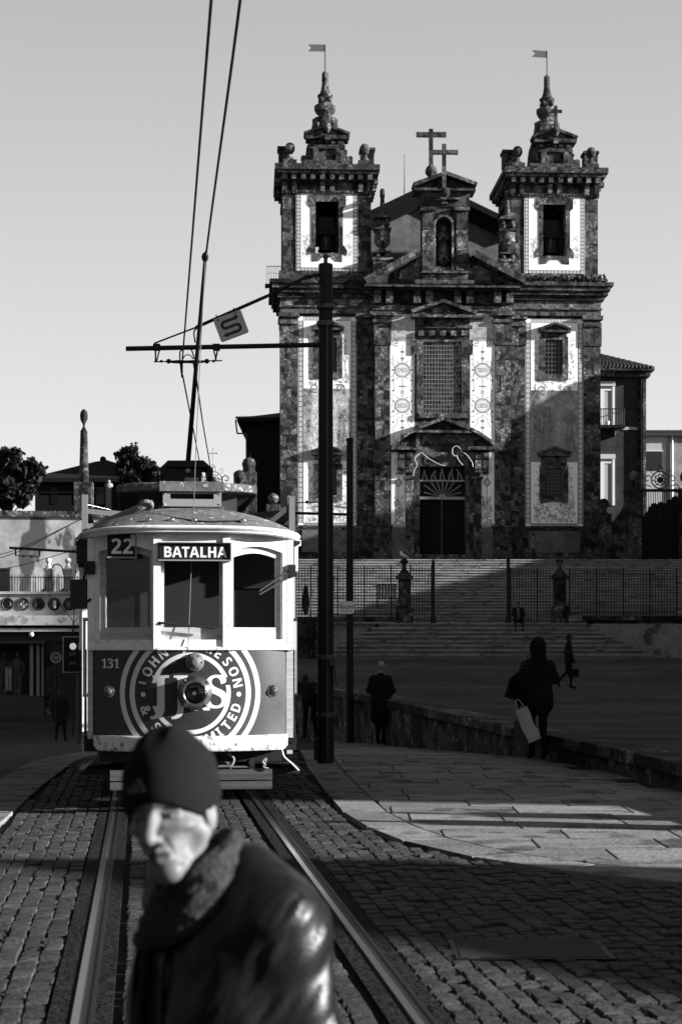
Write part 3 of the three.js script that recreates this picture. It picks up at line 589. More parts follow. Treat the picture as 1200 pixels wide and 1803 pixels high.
      const f0 = S(left ? 79 : 83), tilt = left ? 0 : 0.05, w = left ? 1.14 : 1.02; part(fl, 'vane_flag', extrude([[0, f0], [-w, f0 + tilt], [-w + 0.22, f0 - 0.23 + tilt], [-w, f0 - 0.46 + tilt], [0, f0 - 0.46]], -0.015, 0.015), mat(0.1, 0.6)); }
    // aedicule on the front edge of the roof
    { const o = sub(T, 'aedicule'), e = (x0, y0, x1, y1, zb, zf) => box(W(x0), Hh(y1), zb, W(x1), Hh(y0), zf);
      part(o, 'aedicule_base', [e(530, 282, 620, 293, -0.9, 0.1)], M.granite);
      part(o, 'aedicule_body', [e(547, 261, 605, 282, -0.8, -0.1)], M.graniteMid); for (const [a, c] of [[551, 560], [591, 600]]) part(o, 'aedicule_pilaster', e(a, 261, c, 282, -0.1, 0.08), M.granite);
      part(o, 'aedicule_entablature', [e(543, 254, 607, 261, -0.85, 0.05), e(545, 245.5, 605, 254, -0.8, -0.08)], M.granite); for (let i = 0; i < 5; i++) part(o, 'aedicule_dentil', e(548 + i * 11.5, 247, 555 + i * 11.5, 252, -0.1, 0.12), M.granite);
      part(o, 'aedicule_pediment', [e(538, 239, 613, 245.5, -0.95, 0.3), extrude([[W(536), Hh(239)], [W(615), Hh(239)], [0, Hh(222)]], -0.9, 0.12), beam([W(535), Hh(236), -0.28], [0, Hh(221.5), -0.28], 1.2, 0.17), beam([W(615), Hh(236), -0.28], [0, Hh(221.5), -0.28], 1.2, 0.17)], M.granite);
      for (const s of [-1, 1]) part(o, 'volute', [extrude([[s * 1.08, Hh(262)], [s * 1.22, Hh(270)], [s * 1.5, Hh(276)], [s * 1.66, Hh(282)], [s * 1.05, Hh(282)]], -0.6, -0.15), new THREE.CylinderGeometry(0.19, 0.19, 0.5, 14).rotateX(Math.PI / 2).translate(s * 1.52, Hh(277), -0.38), new THREE.CylinderGeometry(0.15, 0.15, 0.5, 14).rotateX(Math.PI / 2).translate(s * 1.2, Hh(265), -0.38)], M.granite);
      part(o, 'cross_bracket', [e(571, 240, 579, 250, 0.1, 0.55)], M.granite); part(o, 'cross_ball', lathe([[0, Hh(237)], [3, Hh(236)], [6.4, Hh(230)], [6.6, Hh(226)], [5, Hh(221)], [2, Hh(219)], [0, Hh(219)]].map(([r, y]) => [r / 26.9, y]), 16, 0, 0, 0.4), M.granite);
      part(o, 'stone_cross', [e(572.4, 182.5, 577.6, 220, 0.31, 0.49), e(564.5, 189.5, 572.4, 194.5, 0.32, 0.48), e(577.6, 189.5, 586, 194.5, 0.32, 0.48)], M.granite); }
    // corner finials
    for (const c of [510, 642]) {
      const o = sub(T, 'corner_finial', [W(c), 0, -0.3]), k = 1 / 26.9, out = c < 575 ? -1 : 1;
      part(o, 'finial_pedestal', [box(-0.44, Hh(293), -0.4, 0.44, Hh(281), 0.4), lathe([[0.42, Hh(281)], [0.2, Hh(275)], [0.14, Hh(270)]], 12)], M.granite);
      part(o, 'finial_ball', lathe([[0, 270], [5, 268.5], [8.4, 263], [8.9, 258], [7.4, 253], [4.4, 250], [1, 249], [0, 248.8]].map(([r, y]) => [r * k, Hh(y)]), 18), M.granite);
      part(o, 'rear_block', [box(out * 0.28 - 0.3, Hh(286), -2.3, out * 0.28 + 0.3, Hh(276), -1.5), box(out * 0.28 - 0.44, Hh(275), -2.4, out * 0.28 + 0.44, Hh(250), -1.4), box(out * 0.28 - 0.52, Hh(250), -2.5, out * 0.28 + 0.52, Hh(245), -1.3)], M.graniteDark);
      part(o, 'rear_pedestal', box(out * 0.28 - 0.4, Hh(293), -2.4, out * 0.28 + 0.4, Hh(286), -1.4), M.graniteDark);
    }
    return T;
  }
  tower(-7.46, true); tower(7.55, false);
  { // iron railing on the roof beside the left tower
    const o = sub(church, 'roof_railing', [-11.4, Hh(495), -1.2]); const g = []; for (let i = 0; i < 7; i++) g.push(box(i * 0.16 - 0.012, 0, -0.012, i * 0.16 + 0.012, 1.2, 0.012)); g.push(box(0, 1.2, -0.02, 1.0, 1.24, 0.02), box(0, 0.75, -0.015, 1.0, 0.77, 0.015));
    part(o, 'railing_bars', g, M.ironGrey); part(o, 'railing_ledge', box(-0.1, -0.12, -0.6, 1.3, 0, 0.3), M.graniteDark);
  }
  { // small weeds rooted along the right tower's ledge
    const l = []; for (let i = 0; i < 420; i++) { const x = rr(4.7, 11.0), y = Hh(493) + rr(-0.12, 0.42) * rnd(), z = rr(-0.1, 0.25), s = rr(0.05, 0.16); const g = new THREE.PlaneGeometry(s, s * 1.8); g.rotateY(rr(0, 3)).rotateZ(rr(-0.8, 0.8)).translate(x, y + 0.1, z); l.push(g); }
    const w = part(church, 'ledge_weeds', l, mat(0.035, 0.9, { side: THREE.DoubleSide }), false); w.userData.kind = 'stuff';
  }
  // ---------------------------------------------------------------- central facade
  const C = sub(church, 'central_facade');
  const p = (name, geo, m = M.granite) => part(C, name, geo, m);
  const zP = 0.42, zW = 0.35;                                 // pilaster face and wall face
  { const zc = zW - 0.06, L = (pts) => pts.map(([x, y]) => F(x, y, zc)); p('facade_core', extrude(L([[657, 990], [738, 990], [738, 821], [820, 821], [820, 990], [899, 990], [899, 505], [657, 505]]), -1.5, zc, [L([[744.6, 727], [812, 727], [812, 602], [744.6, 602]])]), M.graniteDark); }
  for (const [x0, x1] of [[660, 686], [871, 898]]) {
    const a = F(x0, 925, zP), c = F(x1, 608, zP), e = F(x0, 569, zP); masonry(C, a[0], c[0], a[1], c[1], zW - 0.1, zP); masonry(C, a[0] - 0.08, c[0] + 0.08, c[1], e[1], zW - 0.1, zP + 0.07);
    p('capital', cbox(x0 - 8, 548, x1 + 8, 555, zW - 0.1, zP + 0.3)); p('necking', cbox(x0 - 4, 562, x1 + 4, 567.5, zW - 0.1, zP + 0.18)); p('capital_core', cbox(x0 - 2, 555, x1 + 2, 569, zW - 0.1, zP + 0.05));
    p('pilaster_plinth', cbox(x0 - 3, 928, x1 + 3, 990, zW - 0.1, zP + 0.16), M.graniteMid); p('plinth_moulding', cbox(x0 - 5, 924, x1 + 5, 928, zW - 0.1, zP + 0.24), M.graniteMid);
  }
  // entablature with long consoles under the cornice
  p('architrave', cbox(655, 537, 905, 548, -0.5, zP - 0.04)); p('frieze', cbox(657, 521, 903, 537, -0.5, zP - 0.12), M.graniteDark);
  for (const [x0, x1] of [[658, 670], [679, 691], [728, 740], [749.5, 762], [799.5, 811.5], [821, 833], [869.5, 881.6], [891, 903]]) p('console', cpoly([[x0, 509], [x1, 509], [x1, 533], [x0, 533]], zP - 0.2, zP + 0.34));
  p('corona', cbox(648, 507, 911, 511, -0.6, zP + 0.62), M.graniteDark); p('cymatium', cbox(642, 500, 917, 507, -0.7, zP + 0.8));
  // painted panels either side
  const words = [['UNUS', 'DEUS'], ['TRINUS', 'CARITAS']];
  [[686, 729.5], [826.5, 871]].forEach(([x0, x1], i) => { seed(90 + i); const a = F(x0, 786, zW), c = F(x1, 553, zW); panel(C, 'tile_panel', rect(a[0] + 0.005, a[1], c[0] - 0.005, c[1]), [], zW - 0.1, zW, glaze(centralPanel(words[i]))); });
  [[688, 714], [843.5, 870]].forEach(([x0, x1], i) => { seed(95 + i); const a = F(x0, 928, zW), c = F(x1, 796, zW); panel(C, 'tile_panel', rect(a[0], a[1], c[0], c[1]), [], zW - 0.1, zW, glaze(doorPanel())); });
  p('base_wall', cbox(688, 928, 716, 990, -0.5, zW + 0.12), M.render); p('base_wall', cbox(842, 928, 870, 990, -0.5, zW + 0.12), M.render);
  p('inner_wall', [cbox(729.5, 556, 744.6, 736, -0.5, zW), cbox(812, 556, 826.5, 736, -0.5, zW), cbox(744.6, 556, 812, 602, -0.5, zW), cbox(729.5, 727, 826.5, 765, -0.5, zW)], M.graniteMid);
  { // great window
    const o = sub(C, 'great_window'), q = (name, geo, m = M.granite) => part(o, name, geo, m), z = zW + 0.09;
    const L = (pts) => pts.map(([x, y]) => F(x, y, z)), hole = L([[744.6, 727], [812, 727], [812, 602], [744.6, 602]]);
    q('window_frame', extrude(L([[733, 737], [826, 737], [826, 624], [832, 624], [832, 598], [723, 598], [723, 624], [733, 624]]), zW - 0.5, z, [hole]));
    q('lintel_band', cbox(735, 572, 831, 578, zW - 0.1, z + 0.1)); q('frieze', cbox(737, 578, 829, 598, zW - 0.1, z - 0.12), M.graniteDark);
    for (const [x0, x1] of [[736, 746], [755, 765], [774, 784], [793, 803], [812, 822]]) q('dentil', cbox(x0, 582, x1, 591, z - 0.2, z + 0.12));
    q('entablature_back', cbox(729, 559, 836, 572, zW - 0.1, z - 0.1), M.graniteDark);
    q('pediment', [cbox(725, 553, 852, 559, zW - 0.1, z + 0.62), cpoly([[732, 553], [832, 553], [781, 534]], zW - 0.1, z + 0.2), (() => { const a = F(724, 549, z + 0.4), b = F(780, 530, z + 0.4); return beam([a[0], a[1], z + 0.24], [b[0], b[1], z + 0.24], 0.78, 0.2); })(), (() => { const a = F(838, 552, z + 0.4), b = F(780, 530, z + 0.4); return beam([a[0], a[1], z + 0.24], [b[0], b[1], z + 0.24], 0.78, 0.2); })()]);
    q('sill', cbox(738, 727, 822, 736, zW, z + 0.12));
    const [g0, g1] = [F(744.6, 727, zW), F(812, 602, zW)];
    q('window_pane', box(g0[0] - 0.05, g0[1] - 0.05, zW - 0.42, g1[0] + 0.05, g1[1] + 0.05, zW - 0.38), texMat(grayTex(256, 2.6, (u, v) => clamp(0.22 * smooth(0.45, 0.6, vnoise(u * 13, v * 13, 13)) * smooth(0.4, 0.55, fbm(u * 4, v * 4, 4, 3)), 0.006, 0.3)), 0.2));
    const bars = []; for (let i = 0; i <= 13; i++) { const x = g0[0] + (g1[0] - g0[0]) * i / 13; bars.push(box(x - 0.018, g0[1], zW - 0.1, x + 0.018, g1[1], zW - 0.06)); } for (let j = 0; j <= 17; j++) { const y = g0[1] + (g1[1] - g0[1]) * j / 17; bars.push(box(g0[0], y - 0.022, zW - 0.11, g1[0], y + 0.022, zW - 0.05)); }
    q('grille', bars, mat(0.14, 0.5));
    const panes = []; for (let i = 0; i < 13; i++) for (let j = 0; j < 17; j++) { const w = (g1[0] - g0[0]) / 13, h = (g1[1] - g0[1]) / 17, g = new THREE.PlaneGeometry(w * 0.98, h * 0.98); g.rotateX(rr(-0.16, 0.12)).rotateY(rr(-0.2, 0.34)).translate(g0[0] + (i + 0.5) * w, g0[1] + (j + 0.5) * h, zW - 0.16); panes.push(g); }
    q('leaded_panes', panes, mat(0.03, 0.12, { specularIntensity: 1, clearcoat: 0.6, clearcoatRoughness: 0.05, side: THREE.DoubleSide })).userData.kind = 'stuff';
  }
  { // portal
    const o = sub(C, 'portal'), q = (name, geo, m = M.granite) => part(o, name, geo, m), z = zW + 0.12;
    const L = (pts, zz = z) => pts.map(([x, y]) => F(x, y, zz));
    q('door_frame', extrude(L([[714, 985], [738, 985], [738, 821], [820, 821], [820, 985], [843, 985], [843, 796], [714, 796]]), zW - 0.4, z)); q('reveal_left', cbox(737, 821, 738.6, 990, -1.6, zW)); q('reveal_right', cbox(819.5, 821, 821, 990, -1.6, zW));
    q('overdoor_panel', cbox(738, 762, 825, 821, zW - 0.2, z - 0.1)); for (const [x0, x1] of [[732, 738], [825, 830]]) q('pier', cbox(x0, 762, x1, 796, zW - 0.1, z + 0.3));
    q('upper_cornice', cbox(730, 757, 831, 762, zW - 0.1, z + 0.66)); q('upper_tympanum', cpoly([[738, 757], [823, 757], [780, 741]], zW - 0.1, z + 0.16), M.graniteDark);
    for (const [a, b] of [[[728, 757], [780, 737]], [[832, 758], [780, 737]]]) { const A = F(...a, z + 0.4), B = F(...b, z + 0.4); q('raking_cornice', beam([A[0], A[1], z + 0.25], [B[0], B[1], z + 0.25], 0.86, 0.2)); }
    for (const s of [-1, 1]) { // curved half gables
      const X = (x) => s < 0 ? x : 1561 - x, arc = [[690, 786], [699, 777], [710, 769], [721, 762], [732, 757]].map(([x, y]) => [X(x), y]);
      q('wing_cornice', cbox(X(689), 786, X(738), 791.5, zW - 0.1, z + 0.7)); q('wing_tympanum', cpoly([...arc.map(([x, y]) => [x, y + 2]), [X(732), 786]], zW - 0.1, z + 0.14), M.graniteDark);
      for (let i = 1; i < arc.length; i++) { const A = F(...arc[i - 1], z + 0.4), B = F(...arc[i], z + 0.4); q('wing_raking_stone', beam([A[0], A[1], z + 0.26], [B[0], B[1], z + 0.26], 0.88, 0.19)); }
      for (const x of [706, 720]) { const A = F(X(x), 796, z + 0.3), B = F(X(x), 839, z + 0.2); q('console', [box(A[0] - 0.2, B[1] + 0.5, zW - 0.1, A[0] + 0.2, A[1], z + 0.34), new THREE.CylinderGeometry(0.26, 0.26, 0.36, 14).rotateZ(Math.PI / 2).translate(A[0], A[1] - 0.28, z + 0.22), new THREE.CylinderGeometry(0.18, 0.18, 0.36, 14).rotateZ(Math.PI / 2).translate(A[0], B[1] + 0.36, z + 0.08)]); }
      q('side_pilaster', cbox(X(714), 843, X(728), 985, zW, z + 0.07)); q('pilaster_cap', cbox(X(711), 839, X(731), 843, zW, z + 0.18));
    }
    // doors deep in the opening
    const d0 = F(738, 985, 0), d1 = F(820, 878, 0), mid = (d0[0] + d1[0]) / 2, zD = -0.55;
    const door = mat(0.009, 0.8, { specularIntensity: 0.2 }), bronze = mat(0.25, 0.45, { metalness: 0.5 });
    for (const s of [-1, 1]) {
      const xa = s < 0 ? d0[0] : mid + 0.01, xb = s < 0 ? mid - 0.01 : d1[0]; q('door_leaf', box(xa, -0.3, zD - 0.1, xb, d1[1], zD), door);
      for (let r = 0; r < 4; r++) for (let k = 0; k < 2; k++) { const w = (xb - xa) / 2, y = 0.55 + r * (d1[1] - 0.7) / 4; q('door_panel', box(xa + k * w + 0.12, y, zD, xa + (k + 1) * w - 0.12, y + (d1[1] - 1.6) / 4, zD + 0.05), door); }
    }
    q('door_step', cbox(728, 976, 832, 990, -0.6, z + 0.5), M.graniteMid);
    q('opening_back', cbox(736, 819, 822, 880, -1.2, -1.15), M.black);
    const t1 = F(738, 846, 0), t2 = F(820, 877, 0); q('transom', [box(t1[0], t1[1] - 0.05, -0.3, t2[0], t1[1] + 0.05, -0.1), box(t1[0], t2[1] - 0.09, -0.4, t2[0], t2[1] + 0.09, -0.1)], bronze);
    for (let i = 0; i < 9; i++) { const a = (12 + i * 19.5) * Math.PI / 180, R = Math.min(1.32 / Math.abs(Math.cos(a) || 1e-6), 1.0 / Math.sin(a)) * 0.92; q('sun_ray', bar([mid + 0.3 * Math.cos(a), t2[1] + 0.12 + 0.16 * Math.sin(a), -0.2], [mid + R * Math.cos(a), t2[1] + 0.12 + R * Math.sin(a), -0.2], 0.022, 0.05, 6), bronze); }
    q('sun_boss', ball(mid, t2[1] + 0.1, -0.2, 0.26, 1, 0.8, 0.5), bronze);
    for (let i = 0; i < 5; i++) { const x = t1[0] + 0.35 + i * 0.58, y = t1[1] + 0.05, h = rr(0.6, 0.8), ln = rr(-0.25, 0.25); q('small_figure', [tube([[x - 0.13, y, -0.15], [x - 0.1, y + h * 0.5, -0.15], [x + ln * 0.4, y + h * 0.85, -0.15], [x + ln, y + h, -0.1]], 0.045, 12, 5), tube([[x + 0.16, y, -0.15], [x + 0.05, y + h * 0.5, -0.15], [x + ln * 0.4, y + h * 0.8, -0.12]], 0.05, 12, 5), ball(x + ln * 0.6, y + h * 0.88, -0.1, 0.085)], bronze); }
  }
  { // wire outlines of kneeling figures fixed above the door
    const o = thing('outline_figures', 'wire outline figures of a kneeling person and crib above the church door', 'decoration', [CH.X, CH.Y, -CH.D], CH.turn);
    const z = zW + 0.62, L = (pts) => pts.map(([x, y]) => { const q = F(x, y, z); return [q[0], q[1], z]; }), wire = mat(0.6, 0.4);
    part(o, 'kneeling_outline', tube(L([[796, 796], [796, 790], [800, 786], [805, 786], [809, 789], [812, 795], [820, 800], [826, 807], [831, 815], [832, 822]]), 0.022, 60), wire);
    part(o, 'face_outline', tube(L([[796, 796], [795, 798.5], [797, 800], [800, 803], [804, 802], [805, 807], [809, 813], [814, 819]]), 0.022, 40), wire);
    part(o, 'crib_outline', tube(L([[729, 805], [735, 800], [742, 797], [752, 806], [762, 812], [774, 818], [784, 820]]), 0.02, 50), wire);
    part(o, 'bush_outline', tube(L([[727, 838], [729, 828], [734, 818], [730, 808], [738, 800]]), 0.018, 40), wire);
    part(o, 'fixing_bracket', [bar([F(755, 796, z)[0], F(755, 796, z)[1], zW + 0.2], [F(755, 796, z)[0], F(755, 796, z)[1], z], 0.02), bar([F(820, 802, z)[0], F(820, 802, z)[1], zW + 0.2], [F(820, 802, z)[0], F(820, 802, z)[1], z], 0.02)], M.iron);
  }
  { // niche aedicule over the cornice, with raking half gables
    const o = sub(C, 'niche'), q = (name, geo, m = M.granite) => part(o, name, geo, m), z = 0.95;
    const L = (pts, zz = z) => pts.map(([x, y]) => F(x, y, zz));
    q('niche_pedestal', [cbox(730, 492, 834, 500, -0.2, z + 0.1), cbox(742, 481, 823, 492, -0.2, z)]); q('niche_base', cbox(741, 476, 825, 481, -0.3, z + 0.28));
    const hole = [...L([[766.5, 468], [795, 468]])]; for (let i = 0; i <= 10; i++) { const a = i * Math.PI / 10; hole.push(F(780.75 + 14.25 * Math.cos(a), 396 - 15 * Math.sin(a), z)); }
    q('niche_wall', extrude(L([[742, 476], [823, 476], [823, 360], [742, 360]]), 0.0, z - 0.14, [hole]), M.graniteMid); q('niche_back', cbox(742, 360, 823, 476, -0.9, -0.04), M.graniteDark);
    q('niche_arch', extrude([...L([[763, 476], [763, 396]]), ...Array.from({ length: 9 }, (_, i) => { const a = Math.PI - i * Math.PI / 8; return F(780.75 + 18 * Math.cos(a), 396 - 19 * Math.sin(a), z); }), ...L([[798.5, 396], [798.5, 476], [795, 476], [795, 396]]), ...Array.from({ length: 9 }, (_, i) => { const a = i * Math.PI / 8; return F(780.75 + 14.2 * Math.cos(a), 396 - 15 * Math.sin(a), z); }), ...L([[766.6, 396], [766.6, 476]])], z - 0.2, z - 0.02), M.granitePale);
    for (const [x0, x1] of [[743, 763], [803, 823]]) { const a = F(x0, 476, z), c = F(x1, 370, z); masonry(o, a[0], c[0], a[1], c[1], 0, z + 0.02, M.granitePale, 1.3); q('capital', cbox(x0 - 3, 364, x1 + 4, 370, -0.1, z + 0.2)); }
    q('niche_entablature', [cbox(736, 336, 826, 364, -0.2, z - 0.02)]); q('niche_cornice', cbox(729, 330, 837, 336, -0.4, z + 0.4));
    q('niche_tympanum', cpoly([[736, 330], [830, 330], [783, 311]], -0.3, z + 0.05), M.graniteDark);
    for (const a of [[727, 327], [838, 327]]) { const A = F(...a, z), B = F(783, 307, z); q('raking_cornice', beam([A[0], A[1], z - 0.3], [B[0], B[1], z - 0.3], 1.5, 0.22)); }
    q('cross_bracket', [cbox(775, 347, 808, 351, z, z + 0.5), cbox(778, 351, 788, 358, z, z + 0.35)]); { const k = F(785, 340, z + 0.5); q('cross_ball', lathe([[0, -0.34], [0.1, -0.33], [0.22, -0.12], [0.26, 0.05], [0.2, 0.22], [0.1, 0.3], [0, 0.31]], 16, k[0], k[1] + 0.05, z + 0.35)); }
    q('stone_cross', [cbox(778, 253, 785, 331, z + 0.26, z + 0.46), cbox(761, 263.5, 778, 271.5, z + 0.27, z + 0.45), cbox(785, 263.5, 806, 271.5, z + 0.27, z + 0.45)]);
    { // statue in the niche
      const s = F(780.7, 466, 0.45), st = part(o, 'niche_statue', meshSDF((x, y, zz) => { let d = cone(x, y, zz, [0, 0.0, 0, 0, 1.5, 0, 0.42, 0.26]); d = smin(d, cone(x, y, zz, [-0.28, 1.5, 0, 0.28, 1.5, 0, 0.16, 0.16]), 0.15); d = smin(d, cone(x, y, zz, [0.28, 1.45, 0.05, 0.1, 1.05, 0.3, 0.12, 0.08]), 0.1); d = smin(d, cone(x, y, zz, [-0.28, 1.45, 0.05, -0.24, 1.0, 0.25, 0.12, 0.08]), 0.1); return smin(d, ellip(x, y, zz, [0, 1.95, 0.03], [0.18, 0.25, 0.2]), 0.12) + 0.02 * Math.sin(x * 30) * (y < 1.2 ? 1 : 0); }, [-0.6, -0.5, -0.5], [0.6, 2.3, 0.6], 0.055), M.graniteDark); st.position.set(s[0], s[1] + 0.35, 0.32); }
    for (const s of [-1, 1]) { // sweeping side buttress and the raking half gable
      const X = (x) => s < 0 ? x : 1565 - x;
      q('side_buttress', cpoly([[742, 440], [738, 452], [730, 462], [718, 470], [706, 476], [700, 500], [742, 500]].map(([x, y]) => [X(x), y]), 0.1, z - 0.35));
      const A = F(X(642), 496, z), B = F(X(734), 446, z), n = 3; for (let i = 0; i < n; i++) { const t0 = i / n + 0.004, t1 = (i + 1) / n - 0.004; q('gable_stone', beam([A[0] + (B[0] - A[0]) * t0, A[1] + (B[1] - A[1]) * t0, z - 0.25], [A[0] + (B[0] - A[0]) * t1, A[1] + (B[1] - A[1]) * t1, z - 0.25], 1.3, 0.42)); }
      q('gable_infill', cpoly([[650, 500], [735, 500], [735, 456]].map(([x, y]) => [X(x), y]), 0.0, z - 0.55), M.graniteMid);
    }
  }
  for (const [px, zz] of [[672.6, -0.25], [892, -0.25]]) { // pinnacles: urn, four small balls and an obelisk
    const o = sub(C, 'pinnacle', [F(px, 400, zz)[0], 0, zz]), k = 1 / 26.7, q = (name, geo) => part(o, name, geo, M.granite), sq = (y0, y1, r) => box(-r * k, Hh(y1), -r * k, r * k, Hh(y0), r * k);
    q('pedestal', [sq(459, 497, 17), sq(454, 459, 19)]); q('plate', sq(441, 444, 14)); q('plate', sq(400, 403, 15)); q('plate', sq(378, 382, 14));
    for (const [y, r] of [[448.5, 4.5], [393, 4.6]]) for (const [sx, sz] of [[-1, -1], [1, -1], [-1, 1], [1, 1]]) q('small_ball', [ball(sx * 8 * k, Hh(y), sz * 8 * k, r * k, 1, 1.1, 1, 10), ball(sx * 8 * k, Hh(y - 6), sz * 8 * k, r * 0.6 * k, 1, 1.2, 1, 8)]);
    q('urn', lathe([[6, 441], [7, 437], [5, 434], [10, 430], [14, 424], [14.5, 417], [13.5, 414], [14, 403]].map(([r, y]) => [r * k, Hh(y)]), 16));
    q('obelisk', [lathe([[13, 378], [8, 374], [5.6, 370], [3.6, 346], [0, 345.8]].map(([r, y]) => [r * k * 1.25, Hh(y)]), 4).rotateY(Math.PI / 4), lathe([[3.2, 346], [4.6, 343], [4.2, 338], [4.6, 334], [3.2, 329], [0, 328]].map(([r, y]) => [r * k, Hh(y)]), 12)]);
  }
  // ---------------------------------------------------------------- nave behind
  { const N = sub(church, 'nave'), zN = -9.5, f = (x, y) => F(x, y, zN), pt = (x, y) => f(x, y), q = (name, geo, m) => part(N, name, geo, m);
    const apex = pt(757, 331), l0 = pt(610, 401), r0 = pt(900, 400);
    q('nave_gable', extrude([[l0[0], -0.2], [r0[0], -0.2], [r0[0], r0[1]], apex, [l0[0], l0[1]]], zN - 0.6, zN), M.render);
    for (const e of [l0, r0]) q('gable_cornice', [beam([e[0], e[1] - 0.55, zN + 0.1], [apex[0], apex[1] - 0.55, zN + 0.1], 0.75, 0.95), beam([e[0], e[1] + 0.02, zN + 0.3], [apex[0], apex[1] + 0.02, zN + 0.3], 1.15, 0.4)], mat(0.006, 0.95));
    const roof = mat(0.05, 0.9); for (const e of [l0, r0]) q('nave_roof', extrude([[apex[0], apex[1]], [e[0], e[1]], [e[0], e[1] - 0.3], [apex[0], apex[1] - 0.3]], zN - 30, zN - 0.61), roof);
    q('nave_side_wall', [box(l0[0], -0.2, zN - 30, l0[0] + 0.6, l0[1], zN - 0.6), box(r0[0] - 0.6, -0.2, zN - 30, r0[0], r0[1], zN - 0.6), box(l0[0], -0.2, zN - 30.5, r0[0], l0[1], zN - 30)], M.renderDark);
    const b = pt(759, 300), k = 1 / 25; q('gable_ball', [lathe([[0.75, -0.95], [0.55, -0.7], [0.3, -0.5], [0.25, -0.42], [0.42, -0.22], [0.44, 0.02], [0.34, 0.26], [0.15, 0.4], [0, 0.42]], 18, b[0], b[1], zN - 0.1)], M.granite);
    const c = (x0, y0, x1, y1) => { const A = f(x0, y0), B = f(x1, y1); return box(A[0], A[1], zN - 0.2, B[0], B[1], zN); };
    q('stone_cross', [c(754.8, 226.5, 762, 293), c(732.6, 232, 754.8, 241), c(762, 232, 785, 241)], M.granite);
    const rod = pt(711.5, 272), rb = pt(711.5, 356); q('lightning_rod', bar([rb[0], rb[1], zN], [rod[0], rod[1], zN], 0.04, 0.015), M.iron);
  }
}
{ // ---------------------------------------------------------------- steps: a lower flight, a landing, a broad upper flight and the church terrace
  seed(101);
  const st = thing('church_steps', 'broad flights of worn stone steps climbing to the church', 'steps'); structure(st);
  const stepMat = [0.27, 0.22, 0.31].map((b, i) => texMat(grayTex(512, 3, (u, v) => clamp(b + 0.12 * (fbm(u * 9 + i, v * 9, 9, 4) - 0.5) + 0.1 * (fbm(u * 60, v * 60 + i, 60, 2) - 0.5) - 0.12 * smooth(0.54, 0.66, fbm(u * 7 + 3 * i, v * 7, 7, 4)), 0.03, 0.6)), 0.9, { bumpMap: bumpFine, bumpScale: 0.01 }));
  const riserM = texMat(grayTex(512, 3, (u, v) => clamp(0.13 + 0.12 * (fbm(u * 9, v * 9, 9, 4) - 0.5) + 0.05 * (fbm(u * 60, v * 60, 60, 2) - 0.5), 0.015, 0.3)), 0.95);
  const row = (x0, x1, y0, y1, d0, d1, name) => { part(st, 'riser', box(x0 + 0.03, y0, -d1, x1 - 0.03, y1 - 0.056, -d0), riserM); // stones side by side, D measured to the riser
    let x = x0; const list = []; while (x < x1 - 0.05) { let w = rr(1.5, 2.6); if (x + w > x1 - 0.7) w = x1 - x; part(st, name, box(x + 0.006, y1 - 0.055, -d1, x + w - 0.006, y1 + rr(-0.006, 0.006), -d0 + 0.045 + rr(-0.012, 0.012)), stepMat[Math.floor(rnd() * 3)]); x += w; }
  };
  const base = plazaLevel(70.4), rise = 0.188;
  for (let i = 0; i < 8; i++) row(-0.9 + i * 0.36, 12.9 - i * 0.34, i ? base - 0.1 : base - 0.4, base + (i + 1) * rise, 70.4 + i * 0.36, 70.4 + (i + 1) * 0.36 + 0.3, 'lower_step');
  const L0 = base + 8 * rise;                                  // landing
  part(st, 'landing', box(-7.5, L0 - 3, -83.6, 24, L0 - 0.02, -73.3), stepMat[1]);
  const r2 = (6.65 - L0) / 23;
  for (let i = 0; i < 23; i++) row(-5.5, 24, L0 - 0.3, L0 + (i + 1) * r2, 83.2 + i * 0.73, 83.2 + (i + 1) * 0.73 + 0.25, 'upper_step');
  // walls that carry the landing left and right
  part(st, 'flank_wall', [box(-7.6, -0.9, -83.4, -0.7, L0 + 0.05, -73.0)], M.graniteDark);
  part(st, 'flank_coping', box(-7.7, L0 + 0.05, -73.35, 2.4, L0 + 0.27, -72.9), M.granite);
  part(st, 'flank_wall', [box(10.6, 0.2, -83.4, 25, L0 + 0.12, -73.45)], M.graniteDark);
  part(st, 'flank_coping', box(10.4, L0 + 0.12, -73.7, 25.2, L0 + 0.32, -73.3), M.graniteMid);
  const terr = structure(part(scene, 'church_terrace', box(-9.2, -3, -190, 40, 6.62, -100.1), M.render));
  // pale ground around the church stays level with the terrace; street slope continues on its left
}

